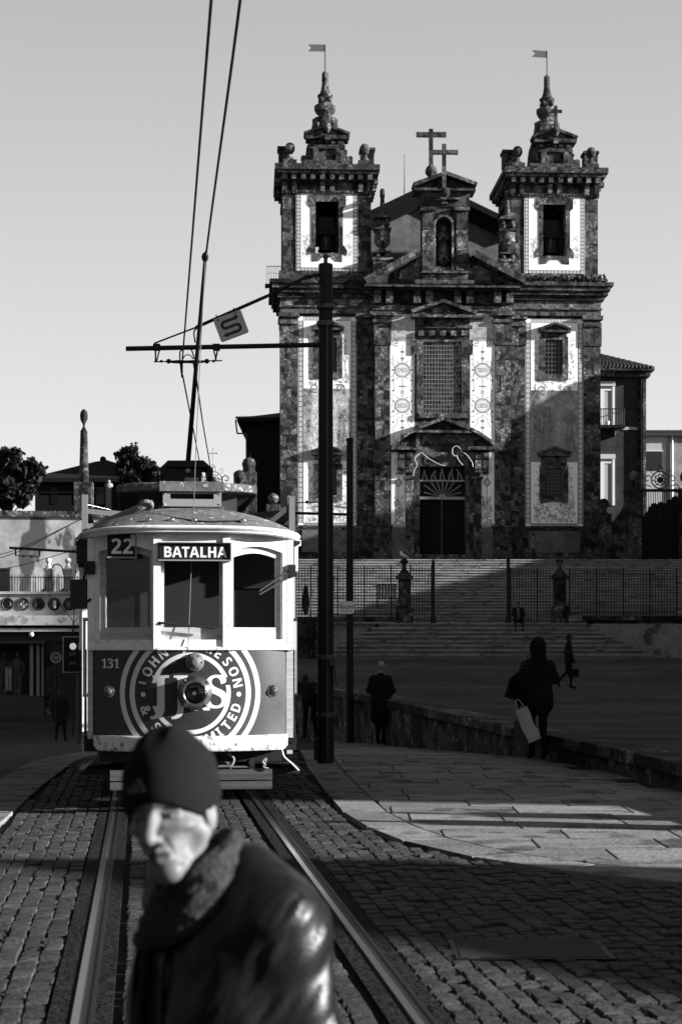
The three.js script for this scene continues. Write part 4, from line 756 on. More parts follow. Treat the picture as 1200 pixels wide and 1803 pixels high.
// ------------------------------------------------------------------ the tram
{
  seed(201);
  const D0 = 16.55, X0 = (338 - 600) / FOCAL * D0;
  const tram = thing('tram', 'old single-deck tram with white window posts and dark dash facing the viewer', 'tram', [X0, 0, -D0], TRK);
  const tx = (px, z = 0) => { const k = D0 - z, c = 248 + 90 * D0 / k; return (px - c) * k / FOCAL; }, ty = (py, z = 0) => EYE + (HORIZON - py) * (D0 - z) / FOCAL;
  const q = (name, geo, m, parent = tram, uvm = true) => part(parent, name, geo, m, uvm);
  const white = texMat(grayTex(512, 1.6, (u, v) => clamp(0.74 + 0.1 * (fbm(u * 6, v * 6, 6, 4) - 0.5) - 0.12 * smooth(0.6, 0.75, fbm(u * 18, v * 8, 8, 4)) - 0.2 * smooth(0.7, 0.78, fbm(u * 50, v * 50, 50, 3)), 0.2, 0.85)), 0.45, { clearcoat: 0.3, clearcoatRoughness: 0.35 });
  const wood = texMat(grayTex(512, 1.2, (u, v) => clamp(0.42 + 0.2 * (fbm(u * 5, v * 60, 5, 3) - 0.5) + 0.14 * (fbm(u * 9, v * 9, 9, 3) - 0.5), 0.12, 0.7)), 0.6);
  const roofM = texMat(grayTex(512, 1.8, (u, v) => clamp(0.12 + 0.1 * (fbm(u * 8, v * 8, 8, 4) - 0.5) + 0.06 * (fbm(u * 60, v * 60, 60, 2) - 0.5) + 0.2 * smooth(0.72, 0.8, fbm(u * 40, v * 40, 40, 2)), 0.03, 0.5)), 0.75, { bumpMap: bumpFine, bumpScale: 0.006 });
  const darkPaint = mat(0.03, 0.4, { clearcoat: 0.5, clearcoatRoughness: 0.25 }), inner = mat(0.008, 0.6), chrome = mat(0.55, 0.18, { metalness: 1 }), iron = mat(0.014, 0.55);
  const W2 = 1.0, BW = 1.13;                                  // half width of the front and of the body
  // plan of the front: a flat middle and two raked facets
  const PL = [[-W2, -0.36], [-0.955, -0.29], [-0.335, 0], [0.335, 0], [0.955, -0.29], [W2, -0.36]];
  const planZ = (x) => { for (let i = 1; i < PL.length; i++) if (x <= PL[i][0]) { const [a, b] = [PL[i - 1], PL[i]]; return a[1] + (b[1] - a[1]) * (x - a[0]) / (b[0] - a[0]); } return -0.36; };
  const dashZ = (x) => -0.36 * Math.pow(Math.abs(x) / W2, 2.1) + 0.012;
  const beltY = ty(1128), dashTop = ty(1145), dashBot = ty(1299), headY = ty(946);
  // ---- curved dash with its painted lettering
  const logo = canvasTex(2048, 852, (c, w, h) => {
    const k = w / (2 * W2 + 0.02), X = (px) => (tx(px) + W2 + 0.01) * k, Y = (py) => (dashTop - ty(py)) * k, U = k / 181.3;
    c.fillStyle = css(0.028); c.fillRect(0, 0, w, h);
    for (let i = 0; i < 2600; i++) { c.fillStyle = css(rr(0.016, 0.05)); c.globalAlpha = 0.5; c.beginPath(); const s = rr(1, 16); c.ellipse(rr(0, w), rr(0, h), s, s * rr(0.4, 1), rr(0, 3), 0, 7); c.fill(); } c.globalAlpha = 1;
    const cx = X(336), cy = Y(1220), pale = css(0.62);
    c.strokeStyle = pale; for (const [r, t] of [[121, 9], [103.5, 9], [67.5, 7.5]]) { c.lineWidth = t * U; c.beginPath(); c.arc(cx, cy, r * U, 0, 7); c.stroke(); }
    c.fillStyle = pale; c.textAlign = 'center'; c.textBaseline = 'middle';
    const ring = (txt, a0, a1, up) => { c.font = `bold ${Math.round(24 * U)}px sans-serif`; [...txt].forEach((ch, i) => { const a = a0 + (a1 - a0) * i / (txt.length - 1); c.save(); c.translate(cx + 85 * U * Math.sin(a), cy - 85 * U * Math.cos(a)); c.rotate(up ? a : a + Math.PI); c.fillText(ch, 0, 0); c.restore(); }); };
    ring('JOHN JAMESON', -1.36, 1.36, true); ring('& SON LIMITED', -1.92, -4.40, false);
    c.beginPath(); c.arc(cx - 84 * U, cy + 2 * U, 4.2 * U, 0, 7); c.arc(cx + 86 * U, cy + 2 * U, 4.2 * U, 0, 7); c.fill();
    c.fillStyle = css(0.028); c.fillRect(cx - 80 * U, cy - 18 * U, 20 * U, 40 * U); c.fillRect(cx + 58 * U, cy - 28 * U, 16 * U, 14 * U);
    c.fillStyle = pale; c.font = `bold ${Math.round(80 * U)}px serif`; const put = (ch, px, py, s = 1) => { c.save(); c.translate(X(px), Y(py)); c.scale(s, 1); c.fillText(ch, 0, 0); c.restore(); };
    put('J', 283, 1218, 1.05); put('J', 318, 1218, 0.9); put('&', 348, 1222, 0.7); put('S', 382, 1218, 1.0);
    c.font = `bold ${Math.round(23 * U)}px serif`; c.fillStyle = css(0.7); c.save(); c.translate(X(194), Y(1168)); c.scale(0.86, 1); c.fillText('131', 0, 0); c.restore();
    for (let i = 0; i < 240; i++) { c.fillStyle = css(rr(0.1, 0.4)); const s = rr(0.5, 2.2); c.fillRect(rr(0, w), rr(0, h), s, s * rr(0.5, 2)); }
    c.strokeStyle = css(0.16); c.lineWidth = 1.2; for (let i = 0; i < 30; i++) { const x = rr(0, w), y = rr(0, h); c.beginPath(); c.moveTo(x, y); c.lineTo(x + rr(-40, 40), y + rr(-14, 14)); c.stroke(); }
  });
  const dash = q('dash', surface(48, 6, (u, v) => { const x = -W2 + 2 * W2 * u, dent = -0.012 * Math.exp(-((x - 0.86) ** 2) / 0.01 - ((v - 0.22) ** 2) / 0.02) + 0.004 * Math.sin(x * 7 + v * 4); return [x, dashBot + (dashTop - dashBot) * v, dashZ(x) + dent]; }), texMat(logo, 0.4, { clearcoat: 0.35, clearcoatRoughness: 0.2, specularIntensity: 0.5 }), tram, false);
  q('dash_lining', surface(24, 1, (u, v) => { const x = W2 - 2 * W2 * u; return [x, dashBot + (dashTop - dashBot) * v, dashZ(x) - 0.03]; }), inner);
  q('corner_strip', [box(0.945, dashBot - 0.02, dashZ(0.98) - 0.06, 1.012, dashTop, dashZ(0.98) + 0.03)], wood); q('corner_strip', [box(-1.012, dashBot - 0.02, dashZ(0.98) - 0.06, -0.96, dashTop, dashZ(0.98) + 0.03)], wood);
  // ---- headlamp, boss, small lamps
  { const o = sub(tram, 'headlamp', [tx(342.6), ty(1220), 0.015]);
    q('lamp_bezel', lathe([[0.165, 0], [0.168, 0.03], [0.15, 0.06], [0.128, 0.10], [0.122, 0.135], [0.108, 0.135], [0.102, 0.11]], 40).rotateX(Math.PI / 2), mat(0.2, 0.34, { metalness: 0.9 }), o); q('lamp_rim', new THREE.TorusGeometry(0.112, 0.012, 10, 40).translate(0, 0, 0.13), chrome, o);
    q('lamp_reflector', lathe([[0.104, 0.115], [0.09, 0.05], [0.05, 0.015], [0.0, 0.01]], 32).rotateX(Math.PI / 2), mat(0.25, 0.2, { metalness: 1 }), o); q('lamp_lens', new THREE.SphereGeometry(0.25, 24, 8, 0, Math.PI * 2, 0, 0.43).rotateX(Math.PI / 2).translate(0, 0, -0.11), M.pane, o); q('lamp_bulb', ball(0, 0, 0.05, 0.022), mat(0.5, 0.2), o);
    for (let i = 0; i < 4; i++) { const a = i * Math.PI / 2 + 0.7; q('lamp_lug', ball(0.155 * Math.cos(a), 0.155 * Math.sin(a), 0.05, 0.022, 1, 1, 1, 10), M.ironGrey, o); } }
  { const o = sub(tram, 'socket_boss', [tx(342.6), ty(1166), 0.012]); q('boss_plate', lathe([[0.09, 0], [0.092, 0.02], [0.075, 0.035], [0.05, 0.04], [0.045, 0.07], [0.02, 0.075], [0, 0.075]], 24).rotateX(Math.PI / 2), mat(0.11, 0.6), o); for (let i = 0; i < 6; i++) { const a = i * Math.PI / 3; q('boss_bolt', ball(0.07 * Math.cos(a), 0.07 * Math.sin(a), 0.035, 0.009, 1, 1, 1, 8), M.ironGrey, o); } }
  for (const px of [194, 482]) { const x = tx(px), o = sub(tram, 'marker_lamp', [x, ty(1218), dashZ(x)], x > 0 ? 0.35 : -0.35); q('lamp_base', lathe([[0.062, 0], [0.062, 0.015], [0.05, 0.025], [0.045, 0.03]], 24).rotateX(Math.PI / 2), chrome, o); q('lamp_glass', new THREE.SphereGeometry(0.042, 20, 10, 0, Math.PI * 2, 0, 1.6).rotateX(Math.PI / 2).translate(0, 0, 0.025), mat(0.05, 0.1, { clearcoat: 1 }), o); }
  // ---- bumper
  { const top = ty(1296), bot = ty(1323), half = 0.955, prof = (x) => dashZ(x * 0.98) + 0.06;
    const n = 40, f = (x, y, o) => [x, y, prof(x) + o]; const sh = []; // front, top and bottom sheets
    const rowAt = (v) => v < 0.25 ? [top, -0.09 + 0.36 * v] : v < 0.75 ? [top + (bot - top) * (v - 0.25) * 2, 0] : [bot, -0.36 * (v - 0.75)];
    q('bumper', surface(n, 12, (u, v) => { const x = -half + 2 * half * u, e = Math.pow(clamp(Math.abs(x) - half + 0.06, 0, 0.06) / 0.06, 2), [y, o] = rowAt(v); return f(x, y + (v > 0.5 ? 0.035 * e : -0.0 * e), o - 0.03 * e); }), texMat(grayTex(512, 1.1, (u, v) => clamp(0.64 + 0.16 * (fbm(u * 7, v * 7, 7, 4) - 0.5) - 0.4 * smooth(0.6, 0.72, fbm(u * 26, v * 26, 26, 4)) - 0.2 * smooth(0.55, 0.7, fbm(u * 40, v * 6, 6, 3)), 0.06, 0.8)), 0.55)); }
  // ---- window stage on three facets
  const beltM = white;
  const facet = (a, b) => { const [xa, za] = a, [xb, zb] = b, L = Math.hypot(xb - xa, zb - za), o = sub(tram, 'window_bay', [xa, 0, za], Math.atan2(-(zb - za), xb - xa)); return [o, L]; };
  const y = (py) => ty(py, -0.12);
  const arch = (x0, x1, yb, yt, rise) => { const pts = [[x0, yb], [x1, yb], [x1, yt - rise]]; for (let i = 1; i < 8; i++) { const t = i / 8; pts.push([x1 + (x0 - x1) * t, yt - rise * (1 - Math.sin(Math.PI * t))]); } pts.push([x0, yt - rise]); return pts; };
  function bay(a, b, kind) {
    const [o, L] = facet(a, b), e = kind === 'side' ? 0.055 : 0.02, out = extrude(rect(0.0, beltY - 0.06, L, headY), -0.05, 0, [kind === 'side' ? arch(e, L - e, beltY + 0.01, y(961), 0.055) : rect(e, beltY + 0.01, L - e, y(957))]);
    q('bay_frame', out, white, o);
    // recessed sash with its glass
    const s0 = e - 0.005, s1 = L - e + 0.005, yb = beltY + 0.0, yt = kind === 'side' ? y(962) : y(958), r = kind === 'side' ? 0.05 : 0;
    const g0 = s0 + 0.052, g1 = s1 - 0.052, gb = yb + 0.13, gt = kind === 'side' ? yt - 0.06 : y(980);
    q('sash', extrude(kind === 'side' ? arch(s0, s1, yb, yt, r) : rect(s0, yb, s1, yt), -0.085, -0.05, [kind === 'side' ? arch(g0, g1, gb, gt, r * 0.9) : rect(g0, gb, g1, gt)]), wood, o);
    q('glass', extrude(kind === 'side' ? arch(g0 - 0.005, g1 + 0.005, gb - 0.005, gt + 0.005, r) : rect(g0 - 0.005, gb - 0.005, g1 + 0.005, gt + 0.005), -0.072, -0.068), M.pane, o);
    q('belt_rail', box(0, dashTop, -0.05, L, beltY - 0.06, 0.018), white, o); q('belt_fillet', box(0, dashTop + 0.004, 0.018, L, dashTop + 0.022, 0.028), white, o);
    return [o, L];
  }
  const [bl] = bay(PL[1], PL[2], 'side'), [bc, LC] = bay(PL[2], PL[3], 'middle'), [brr] = bay(PL[3], PL[4], 'side');
  for (const s of [-1, 1]) { // posts where the facets meet, and at the corners
    q('window_post', [box(s * 0.335 - 0.036, dashTop + 0.01, -0.09, s * 0.335 + 0.036, headY, 0.022)], white);
    q('corner_post', [box(s * 0.955 - 0.01 * s, dashTop, -0.42, s * 1.012, headY, planZ(0.955) + 0.012)], white);
  }
  q('head_band', [extrude(rect(-0.34, headY, 0.34, ty(937)), -0.06, 0.004)], white); for (const [i, j] of [[1, 2], [3, 4]]) { const [o, L] = facet(PL[i], PL[j]); o.name = 'head_board'; q('board', extrude(rect(0, headY, L, ty(937)), -0.06, 0.004), white, o); }
  // wipers and the mirror stay on the right-hand window
  q('wiper', [bar([-0.3, ty(1097), 0.03], [0.22, ty(1106), 0.03], 0.012), bar([-0.31, ty(1097), 0.03], [-0.3, ty(1097), -0.04], 0.015)], iron);
  { const o = sub(tram, 'mirror_stay', [0, 0, 0]); const F0 = [0.99, ty(1002), planZ(0.96) + 0.03]; q('stay_block', box(F0[0] - 0.03, F0[1] - 0.06, F0[2] - 0.05, F0[0] + 0.04, F0[1] + 0.06, F0[2] + 0.04), iron, o); q('stay_rod', bar([F0[0], F0[1] + 0.02, F0[2]], [0.66, ty(1040), planZ(0.66) + 0.05], 0.011), iron, o); q('stay_rod', bar([F0[0], F0[1] - 0.05, F0[2]], [0.66, ty(1046), planZ(0.66) + 0.05], 0.011), iron, o); }
  { const o = sub(tram, 'wing_mirror', [-1.09, ty(1045), -0.32], -0.25); q('mirror_shell', box(-0.085, -0.145, -0.05, 0.075, 0.145, 0.03), mat(0.015, 0.4), o); q('mirror_glass', box(-0.075, -0.135, -0.056, 0.065, 0.135, -0.05), chrome, o); q('mirror_arm', [bar([0.04, 0.14, 0], [0.09, 0.3, 0.02], 0.014), bar([0.05, -0.1, 0.02], [0.12, -0.05, 0.02], 0.014)], iron, o); q('horn_cap', box(0.07, 0.19, -0.02, 0.16, 0.32, 0.07), iron, o); }
  { const o = sub(tram, 'lantern', [-1.07, ty(972), -0.36]); q('lantern_box', [box(-0.05, -0.1, -0.05, 0.05, 0.1, 0.05), box(-0.035, -0.14, -0.035, 0.035, -0.1, 0.035), extrude([[-0.06, 0.1], [0.06, 0.1], [0, 0.15]], -0.06, 0.06)], iron, o); }
  for (const s of [-1, 1]) { const o = sub(tram, 'grab_rail'); q('rail_tube', bar([s * 1.045, ty(1225), -0.36], [s * 1.045, ty(1090), -0.36], 0.014), chrome, o); for (const py of [1225, 1090]) q('rail_bracket', bar([s * 0.99, ty(py), -0.36], [s * 1.06, ty(py), -0.36], 0.018), chrome, o); }
  // ---- signs
  const signTex = (txt, w, h, f, narrow) => canvasTex(w, h, (c) => { c.fillStyle = css(0.012); c.fillRect(0, 0, w, h); c.fillStyle = css(0.86); c.font = `bold ${f}px sans-serif`; c.textAlign = 'center'; c.textBaseline = 'middle'; c.save(); c.translate(w / 2, h * 0.53); c.scale(narrow, 1); c.fillText(txt, 0, 0); c.restore();
    if (txt.length > 3) { c.fillStyle = css(0.012); for (let i = 0; i < 7; i++) c.fillRect(w * (0.145 + i * 0.117), 0, 3.5, h); } else { c.fillStyle = css(0.86); } });
  const plate = (name, px0, py0, px1, py1, z, tex, rim) => { const o = sub(tram, name, [0, 0, z]), x0 = tx(px0), x1 = tx(px1), y0 = ty(py1), y1 = ty(py0); q('plate_back', box(x0 - rim, y0 - rim, -0.03, x1 + rim, y1 + rim, 0), iron, o); panel(o, 'plate_face', rect(x0, y0, x1, y1), [], 0.0, 0.006, texMat(tex, 0.35)); const fr = mat(0.25, 0.5); q('plate_rim', box(x1, y0 - rim, 0, x1 + rim, y1 + rim, 0.03), fr, o); q('plate_rim', box(x0 - rim, y0 - rim, 0, x1, y0, 0.03), fr, o); q('plate_rim', box(x0 - rim, y1, 0, x1, y1 + rim, 0.03), iron, o); return o; };
  plate('destination_sign', 281, 958, 405, 986, 0.045, signTex('BATALHA', 1024, 232, 214, 0.98), 0.012);
  const num = plate('route_number', 193, 941, 239, 980, -0.105, signTex('22', 320, 272, 262, 0.98), 0.016); num.rotation.y = -0.03; q('number_fixing', [bar([-0.8, ty(962), -0.01], [-0.81, ty(962), -0.1], 0.012), bar([-0.58, ty(950), -0.01], [-0.58, ty(950), -0.1], 0.012)], iron, num);
  // ---- roof: eaves moulding, hood, body roof
  const EY = ty(941, -0.1), outline = []; // plan of the eaves from left to right round the front
  for (let i = 0; i <= 36; i++) { const a = Math.PI - Math.PI * i / 36, cx = Math.cos(a), sx = Math.sin(a); outline.push([1.085 * Math.sign(cx) * Math.pow(Math.abs(cx), 0.62), -1.0 + 1.09 * Math.pow(sx, 0.55)]); }
  const oz = (x, z) => z;
  const eaveY = (i) => EY + 0.05 * Math.pow(Math.sin(Math.PI * i / 36), 1.3) ;
  const ringSheet = (prof) => surface(36, prof.length - 1, (u, v) => { const i = Math.round(u * 36), [x, z] = outline[i], [o, h] = prof[Math.round(v * (prof.length - 1))], L = Math.hypot(x, z + 1.0) || 1; return [x + x / L * o, eaveY(i) + h, z + (z + 1.0) / L * o]; });
  q('eaves_moulding', ringSheet([[-0.06, -0.045], [0.0, -0.045], [0.012, -0.03], [0.0, -0.02], [0.028, -0.012], [0.04, 0.01], [0.03, 0.022], [-0.02, 0.03]]), white);
  const HOOD = 0.30, hoodH = (r) => HOOD * Math.pow(1 - Math.pow(r, 2.0), 0.85);
  q('roof_hood', surface(36, 14, (u, v) => { const i = Math.round(u * 36), [x, z] = outline[i], r = 1 - v, cz = -1.15; return [x * r * 1.01, eaveY(i) * r + EY * (1 - r) + 0.02 + hoodH(r), cz + (z - cz) * r]; }), roofM);
  for (const px of [262, 340, 425, 300]) q('roof_fixing', ball(tx(px, -0.2), eaveY(18) + 0.085, 0.0, 0.02, 1.6, 0.8, 1, 10), chrome);
  q('roof_cable', tube([[-0.75, EY + 0.12, -0.3], [-0.45, EY + 0.22, -0.35], [-0.2, EY + 0.17, -0.12], [0.1, EY + 0.12, 0.02], [0.45, EY + 0.13, -0.02], [0.7, EY + 0.14, -0.2]], 0.008, 40, 5), iron);
  q('hose_coil', [new THREE.TorusGeometry(0.055, 0.022, 8, 20).rotateX(0.9).translate(-0.44, EY + 0.3, -0.35), tube([[-0.95, EY + 0.1, -0.5], [-0.7, EY + 0.2, -0.45], [-0.5, EY + 0.28, -0.36], [-0.38, EY + 0.33, -0.4]], 0.035, 24, 8)], mat(0.16, 0.7));
  const LEN = 8.4, zb = -1.15, zr = -LEN + 1.15;
  q('body_roof', surface(24, 1, (u, v) => { const t = -1 + 2 * u, x = t * 1.165; return [x, EY + 0.02 + hoodH(Math.abs(t)), zb + (zr - zb) * v]; }), roofM);
  q('rear_hood', surface(36, 10, (u, v) => { const i = Math.round(u * 36), [x, z] = outline[i], r = 1 - v, cz = -1.15; return [x * r, EY + 0.02 + hoodH(r), -LEN - (cz + (z - cz) * r)]; }), roofM);
  q('eaves_board', [box(-1.17, EY - 0.04, zr, -1.13, EY + 0.02, zb), box(1.13, EY - 0.04, zr, 1.17, EY + 0.02, zb)], white);
  // ---- body sides, floor, ceiling, far end
  q('floor', box(-1.05, 0.68, -LEN + 0.4, 1.05, 0.76, -0.32), inner); q('ceiling', box(-1.1, EY - 0.06, -LEN + 0.5, 1.1, EY - 0.03, -0.5), inner); q('bulkhead', [extrude(rect(-1.08, 0.76, 1.08, EY - 0.06), -1.42, -1.38, [rect(-0.95, 1.6, -0.5, 2.25), rect(0.5, 1.6, 0.95, 2.25)])], mat(0.009, 0.5));
  for (const s of [-1, 1]) {
    const o = sub(tram, 'body_side'); const x0 = s * 1.13, x1 = s * 1.09;
    q('waist_panel', box(x0, 0.72, zr, x1, dashTop, -1.4), darkPaint, o); q('cant_rail', box(x0, 2.42, zr, x1, EY - 0.04, zb + 0.1), white, o); q('waist_rail', box(x0 + s * 0.01, dashTop, zr, x1, dashTop + 0.08, -1.4), white, o);
    for (let i = 0; i <= 7; i++) { const z = -1.42 - i * (LEN - 2.6) / 7; q('side_post', box(x0, dashTop, z - 0.045, x1, 2.42, z + 0.045), white, o); if (i < 7) q('side_glass', box(x0 - s * 0.02, dashTop + 0.08, z - 0.05 - (LEN - 2.6) / 7 + 0.1, x0 - s * 0.024, 2.42, z - 0.05), M.pane, o); }
    q('door_post', box(s * 1.1, 0.5, -1.42, s * 1.04, EY - 0.04, -1.36), white, o); q('platform_step', box(s * 0.62, 0.36, -1.3, s * 1.1, 0.42, -0.5), iron, o); q('fold_gate', [bar([s * 1.04, 0.76, -0.5], [s * 1.06, 1.6, -1.3], 0.012), bar([s * 1.04, 1.6, -0.5], [s * 1.06, 0.76, -1.3], 0.012)], iron, o);
    for (let i = 0; i < 5; i++) q('seat', [box(s * 0.4, 1.1, -2.2 - i * 1.05, s * 1.02, 1.2, -1.8 - i * 1.05), box(s * 0.4, 1.2, -2.24 - i * 1.05, s * 1.02, 1.65, -2.18 - i * 1.05)], wood, o);
  }
  q('bulkhead_door', box(-0.36, 0.78, -1.375, 0.36, 2.3, -1.36), mat(0.014, 0.5)); for (const s of [-1, 1]) q('bulkhead_pane', box(s * 0.5, 1.6, -1.41, s * 0.95, 2.25, -1.4), mat(0.008, 0.1));
  q('rear_end', extrude(rect(-1.0, 0.76, 1.0, EY), -LEN + 0.3, -LEN + 0.36, [rect(-0.9, 1.6, -0.4, 2.4), rect(-0.33, 1.6, 0.33, 2.4), rect(0.4, 1.6, 0.9, 2.4)]), white);
  q('controller', [box(-0.3, 0.76, -0.55, 0.05, 1.65, -0.32), new THREE.CylinderGeometry(0.14, 0.14, 0.05, 20).translate(-0.12, 1.68, -0.44), bar([-0.12, 1.7, -0.44], [-0.02, 1.74, -0.34], 0.015)], iron); q('brake_column', [bar([0.35, 0.76, -0.45], [0.35, 1.75, -0.45], 0.025), new THREE.TorusGeometry(0.16, 0.012, 8, 24).rotateX(Math.PI / 2).translate(0.35, 1.76, -0.45)], iron);
  // ---- clerestory deck with its front vent, trolley base, racks
  { const o = sub(tram, 'clerestory'), z0 = -1.2, Y = (py) => ty(py, -1.35);
    const deck = []; for (let i = 0; i <= 24; i++) { const a = Math.PI * i / 24; deck.push([0.72 * Math.cos(a), z0 - 0.45 + 0.45 * Math.pow(Math.sin(a), 0.8)]); }
    const rail = [...deck.map(([a, b]) => [a, b]), [-0.72, -LEN + 1.6], [0.72, -LEN + 1.6]];
    q('deck_roof', [new THREE.ExtrudeGeometry(new THREE.Shape(rail.map(([a, b]) => new THREE.Vector2(a, b))), { depth: 0.05, bevelEnabled: true, bevelSize: 0.025, bevelThickness: 0.02, bevelSegments: 3 }).rotateX(Math.PI / 2).scale(1, 1, 1).translate(0, Y(855), 0)], roofM, o);
    // rotateX turns the plan's depth downward; the plan keeps x and z
    q('deck_lip', box(tx(281, -1.3), Y(868), z0 - 0.1, tx(393, -1.3), Y(851), z0 + 0.05), roofM, o);
    q('vent_box', extrude(rect(tx(287, -1.2), ty(892, -1.2), tx(389.5, -1.2), ty(867, -1.2)), z0 - 0.1, z0 + 0.02, [rect(tx(300, -1.2), ty(879, -1.2), tx(376, -1.2), ty(869, -1.2))]), mat(0.24, 0.55), o); q('vent_slot', box(tx(299, -1.2), ty(880, -1.2), z0 - 0.12, tx(377, -1.2), ty(868, -1.2), z0 - 0.08), M.black, o); for (const px of [290, 386]) for (const py of [870, 888]) q('vent_rivet', ball(tx(px, -1.2), ty(py, -1.2), z0 + 0.022, 0.008, 1, 1, 1, 8), chrome, o);
    q('clerestory_wall', [box(-0.52, EY + 0.2, -LEN + 1.7, 0.52, Y(862), z0 - 0.3)], mat(0.07, 0.6), o); for (const px of [284, 391]) q('vent_leg', box(tx(px - 4, -1.2), ty(905, -1.2), z0 - 0.1, tx(px + 4, -1.2), ty(892, -1.2), z0 - 0.02), roofM, o); for (const s of [-1, 1]) q('deck_bracket', extrude([[s * 0.5, Y(893)], [s * 0.68, Y(868)], [s * 0.5, Y(868)]], z0 - 0.55, z0 - 0.5), mat(0.07, 0.6), o);
    q('deck_hook', tube([[0.62, Y(862), z0 - 0.4], [0.63, Y(848), z0 - 0.4], [0.7, Y(847), z0 - 0.4], [0.72, Y(852), z0 - 0.4]], 0.016, 16, 6), chrome, o); }
  { const o = sub(tram, 'trolley_base'), z = -2.9, x0 = tx(283, z), x1 = tx(373, z), Y = (py) => ty(py, z), m = mat(0.014, 0.6);
    q('base_hood', [extrude([[x0, Y(838)], [x0 + 0.0, Y(825)], [x0 + 0.08, Y(813)], [x1 - 0.1, Y(812)], [x1, Y(826)], [x1, Y(840)], [x1 - 0.05, Y(840)], [x1 - 0.06, Y(824)], [x0 + 0.06, Y(824)], [x0 + 0.05, Y(838)]], z - 0.5, z + 0.1)], m, o);
    q('base_box', box(x0 + 0.04, Y(852), z - 0.45, x1 - 0.12, Y(826), z + 0.06), m, o); q('base_lamp', ball(tx(330, z), Y(831), z + 0.08, 0.03), mat(0.3, 0.3), o); q('base_step', box(tx(325, z), Y(852), z + 0.05, tx(349, z), Y(843), z + 0.12), mat(0.3, 0.5), o); q('hood_leg', [bar([x0 + 0.01, Y(855), z], [x0 + 0.01, Y(824), z], 0.015), bar([x1 - 0.01, Y(855), z], [x1 - 0.01, Y(824), z], 0.022)], m, o); q('base_platform', box(x0 - 0.1, EY + 0.4, z - 0.6, x1 + 0.1, Y(850), z + 0.15), m, o); }
  { const o = sub(tram, 'trolley_pole'); const inv = (wx, wy, wz) => { const v = V(wx, wy, wz); return tram.worldToLocal(v); }; tram.updateMatrixWorld(true);
    const A = inv(...at(331, 815, 19.45)), B = inv(...at(361, 458, 17.15)), K = inv(...at(363, 449, 17.13)); q('pole_tube', bar(A.toArray(), B.toArray(), 0.03, 0.018, 10), iron, o); q('trolley_head', [ball(B.x, B.y + 0.03, B.z, 0.045, 0.8, 1.1, 0.8, 12), bar(B.toArray(), K.toArray(), 0.025), new THREE.TorusGeometry(0.034, 0.014, 8, 16).rotateY(Math.PI / 2).translate(K.x, K.y, K.z)], iron, o);
    const R = inv(...at(331, 1146, 16.5)); q('pole_rope', tube([[B.x, B.y, B.z], [(B.x + R.x) / 2 - 0.01, (B.y + R.y) / 2, (B.z + R.z) / 2 + 0.06], [R.x, R.y, 0.03]], 0.0045, 30, 5), mat(0.12, 0.9), o); }
  for (const s of [-1, 1]) { const o = sub(tram, 'roof_rack'), z = -1.0, x = s * 1.06; q('rack_post', box(x - 0.03, EY + 0.03, z - 0.04, x + 0.03, ty(873, z), z + 0.03), mat(0.17, 0.6), o);
    q('rack_board', beam([x, EY + 0.32, z], [x, EY + 0.32, -LEN + 1.8], 0.03, 0.12), mat(0.05, 0.7), o); q('rack_rail', [beam([x, EY + 0.3, z - 0.1], [s * 0.5, EY + 0.27, z - 0.4], 0.05, 0.06), beam([x, EY + 0.14, z - 0.1], [s * 0.62, EY + 0.2, z - 0.4], 0.05, 0.05)], mat(0.05, 0.7), o); if (s > 0) q('rack_brace', beam([x - 0.02, EY + 0.36, z], [x - 0.26, EY + 0.16, z], 0.04, 0.05), mat(0.06, 0.7), o); else q('rack_rod', bar([x, EY + 0.36, z], [x + 0.25, EY + 0.32, z - 0.2], 0.008), chrome, o); }
  q('roof_mast', [bar([tx(193, -1.6), EY + 0.1, -1.6], [tx(193, -1.6), ty(858, -1.6), -1.6], 0.036, 0.032, 12), bar([tx(193, -1.6), ty(859, -1.6), -1.6], [tx(193, -1.6), ty(853, -1.6), -1.6], 0.045, 0.04, 12), ball(tx(193, -1.6), ty(850, -1.6), -1.6, 0.02)], mat(0.22, 0.6));
  // ---- underframe: apron, lifeguard boards, side steps, wheels
  q('apron', box(-0.9, ty(1345), -0.5, 0.9, ty(1318), -0.3), iron); for (const [y0, y1] of [[1357, 1375.5], [1378, 1392]]) q('lifeguard_board', box(-0.79, ty(y1), -0.16, 0.79, ty(y0), -0.12), texMat(grayTex(256, 0.8, (u, v) => clamp(0.06 + 0.06 * (fbm(u * 4, v * 30, 4, 3) - 0.5), 0.02, 0.2)), 0.8));
  for (const x of [-0.6, 0, 0.6]) q('lifeguard_strut', beam([x, ty(1390), -0.18], [x, ty(1330), -0.34], 0.05, 0.03), iron); q('coupling_hook', tube([[0.26, ty(1352), -0.12], [0.38, ty(1350), -0.1], [0.41, ty(1338), -0.1], [0.36, ty(1329), -0.12]], 0.014, 24, 6), mat(0.2, 0.5)); q('coupling_bar', box(-0.3, ty(1354), -0.16, 0.62, ty(1351), -0.13), mat(0.1, 0.5)); q('tied_rope', tube([[0.72, ty(1350), -0.1], [0.69, ty(1343), -0.09], [0.73, ty(1338), -0.1], [0.7, ty(1352), -0.1], [0.75, ty(1356), -0.1]], 0.012, 24, 5), mat(0.2, 0.9));
  for (const s of [-1, 1]) { q('step_flare', surface(8, 6, (u, v) => { const yy = ty(1325) + (ty(1362) - ty(1325)) * u; return [s * (0.9 + 0.2 * Math.pow(u, 1.8)), yy, -0.34 - 0.7 * v]; }), iron); q('flare_edge', tube([[s * 0.9, ty(1325), -0.33], [s * 0.925, ty(1338), -0.33], [s * 1.0, ty(1350), -0.33], [s * 1.07, ty(1363), -0.33]], s > 0 ? 0.011 : 0.007, 20, 6), s > 0 ? M.offWhite : M.ironGrey); }
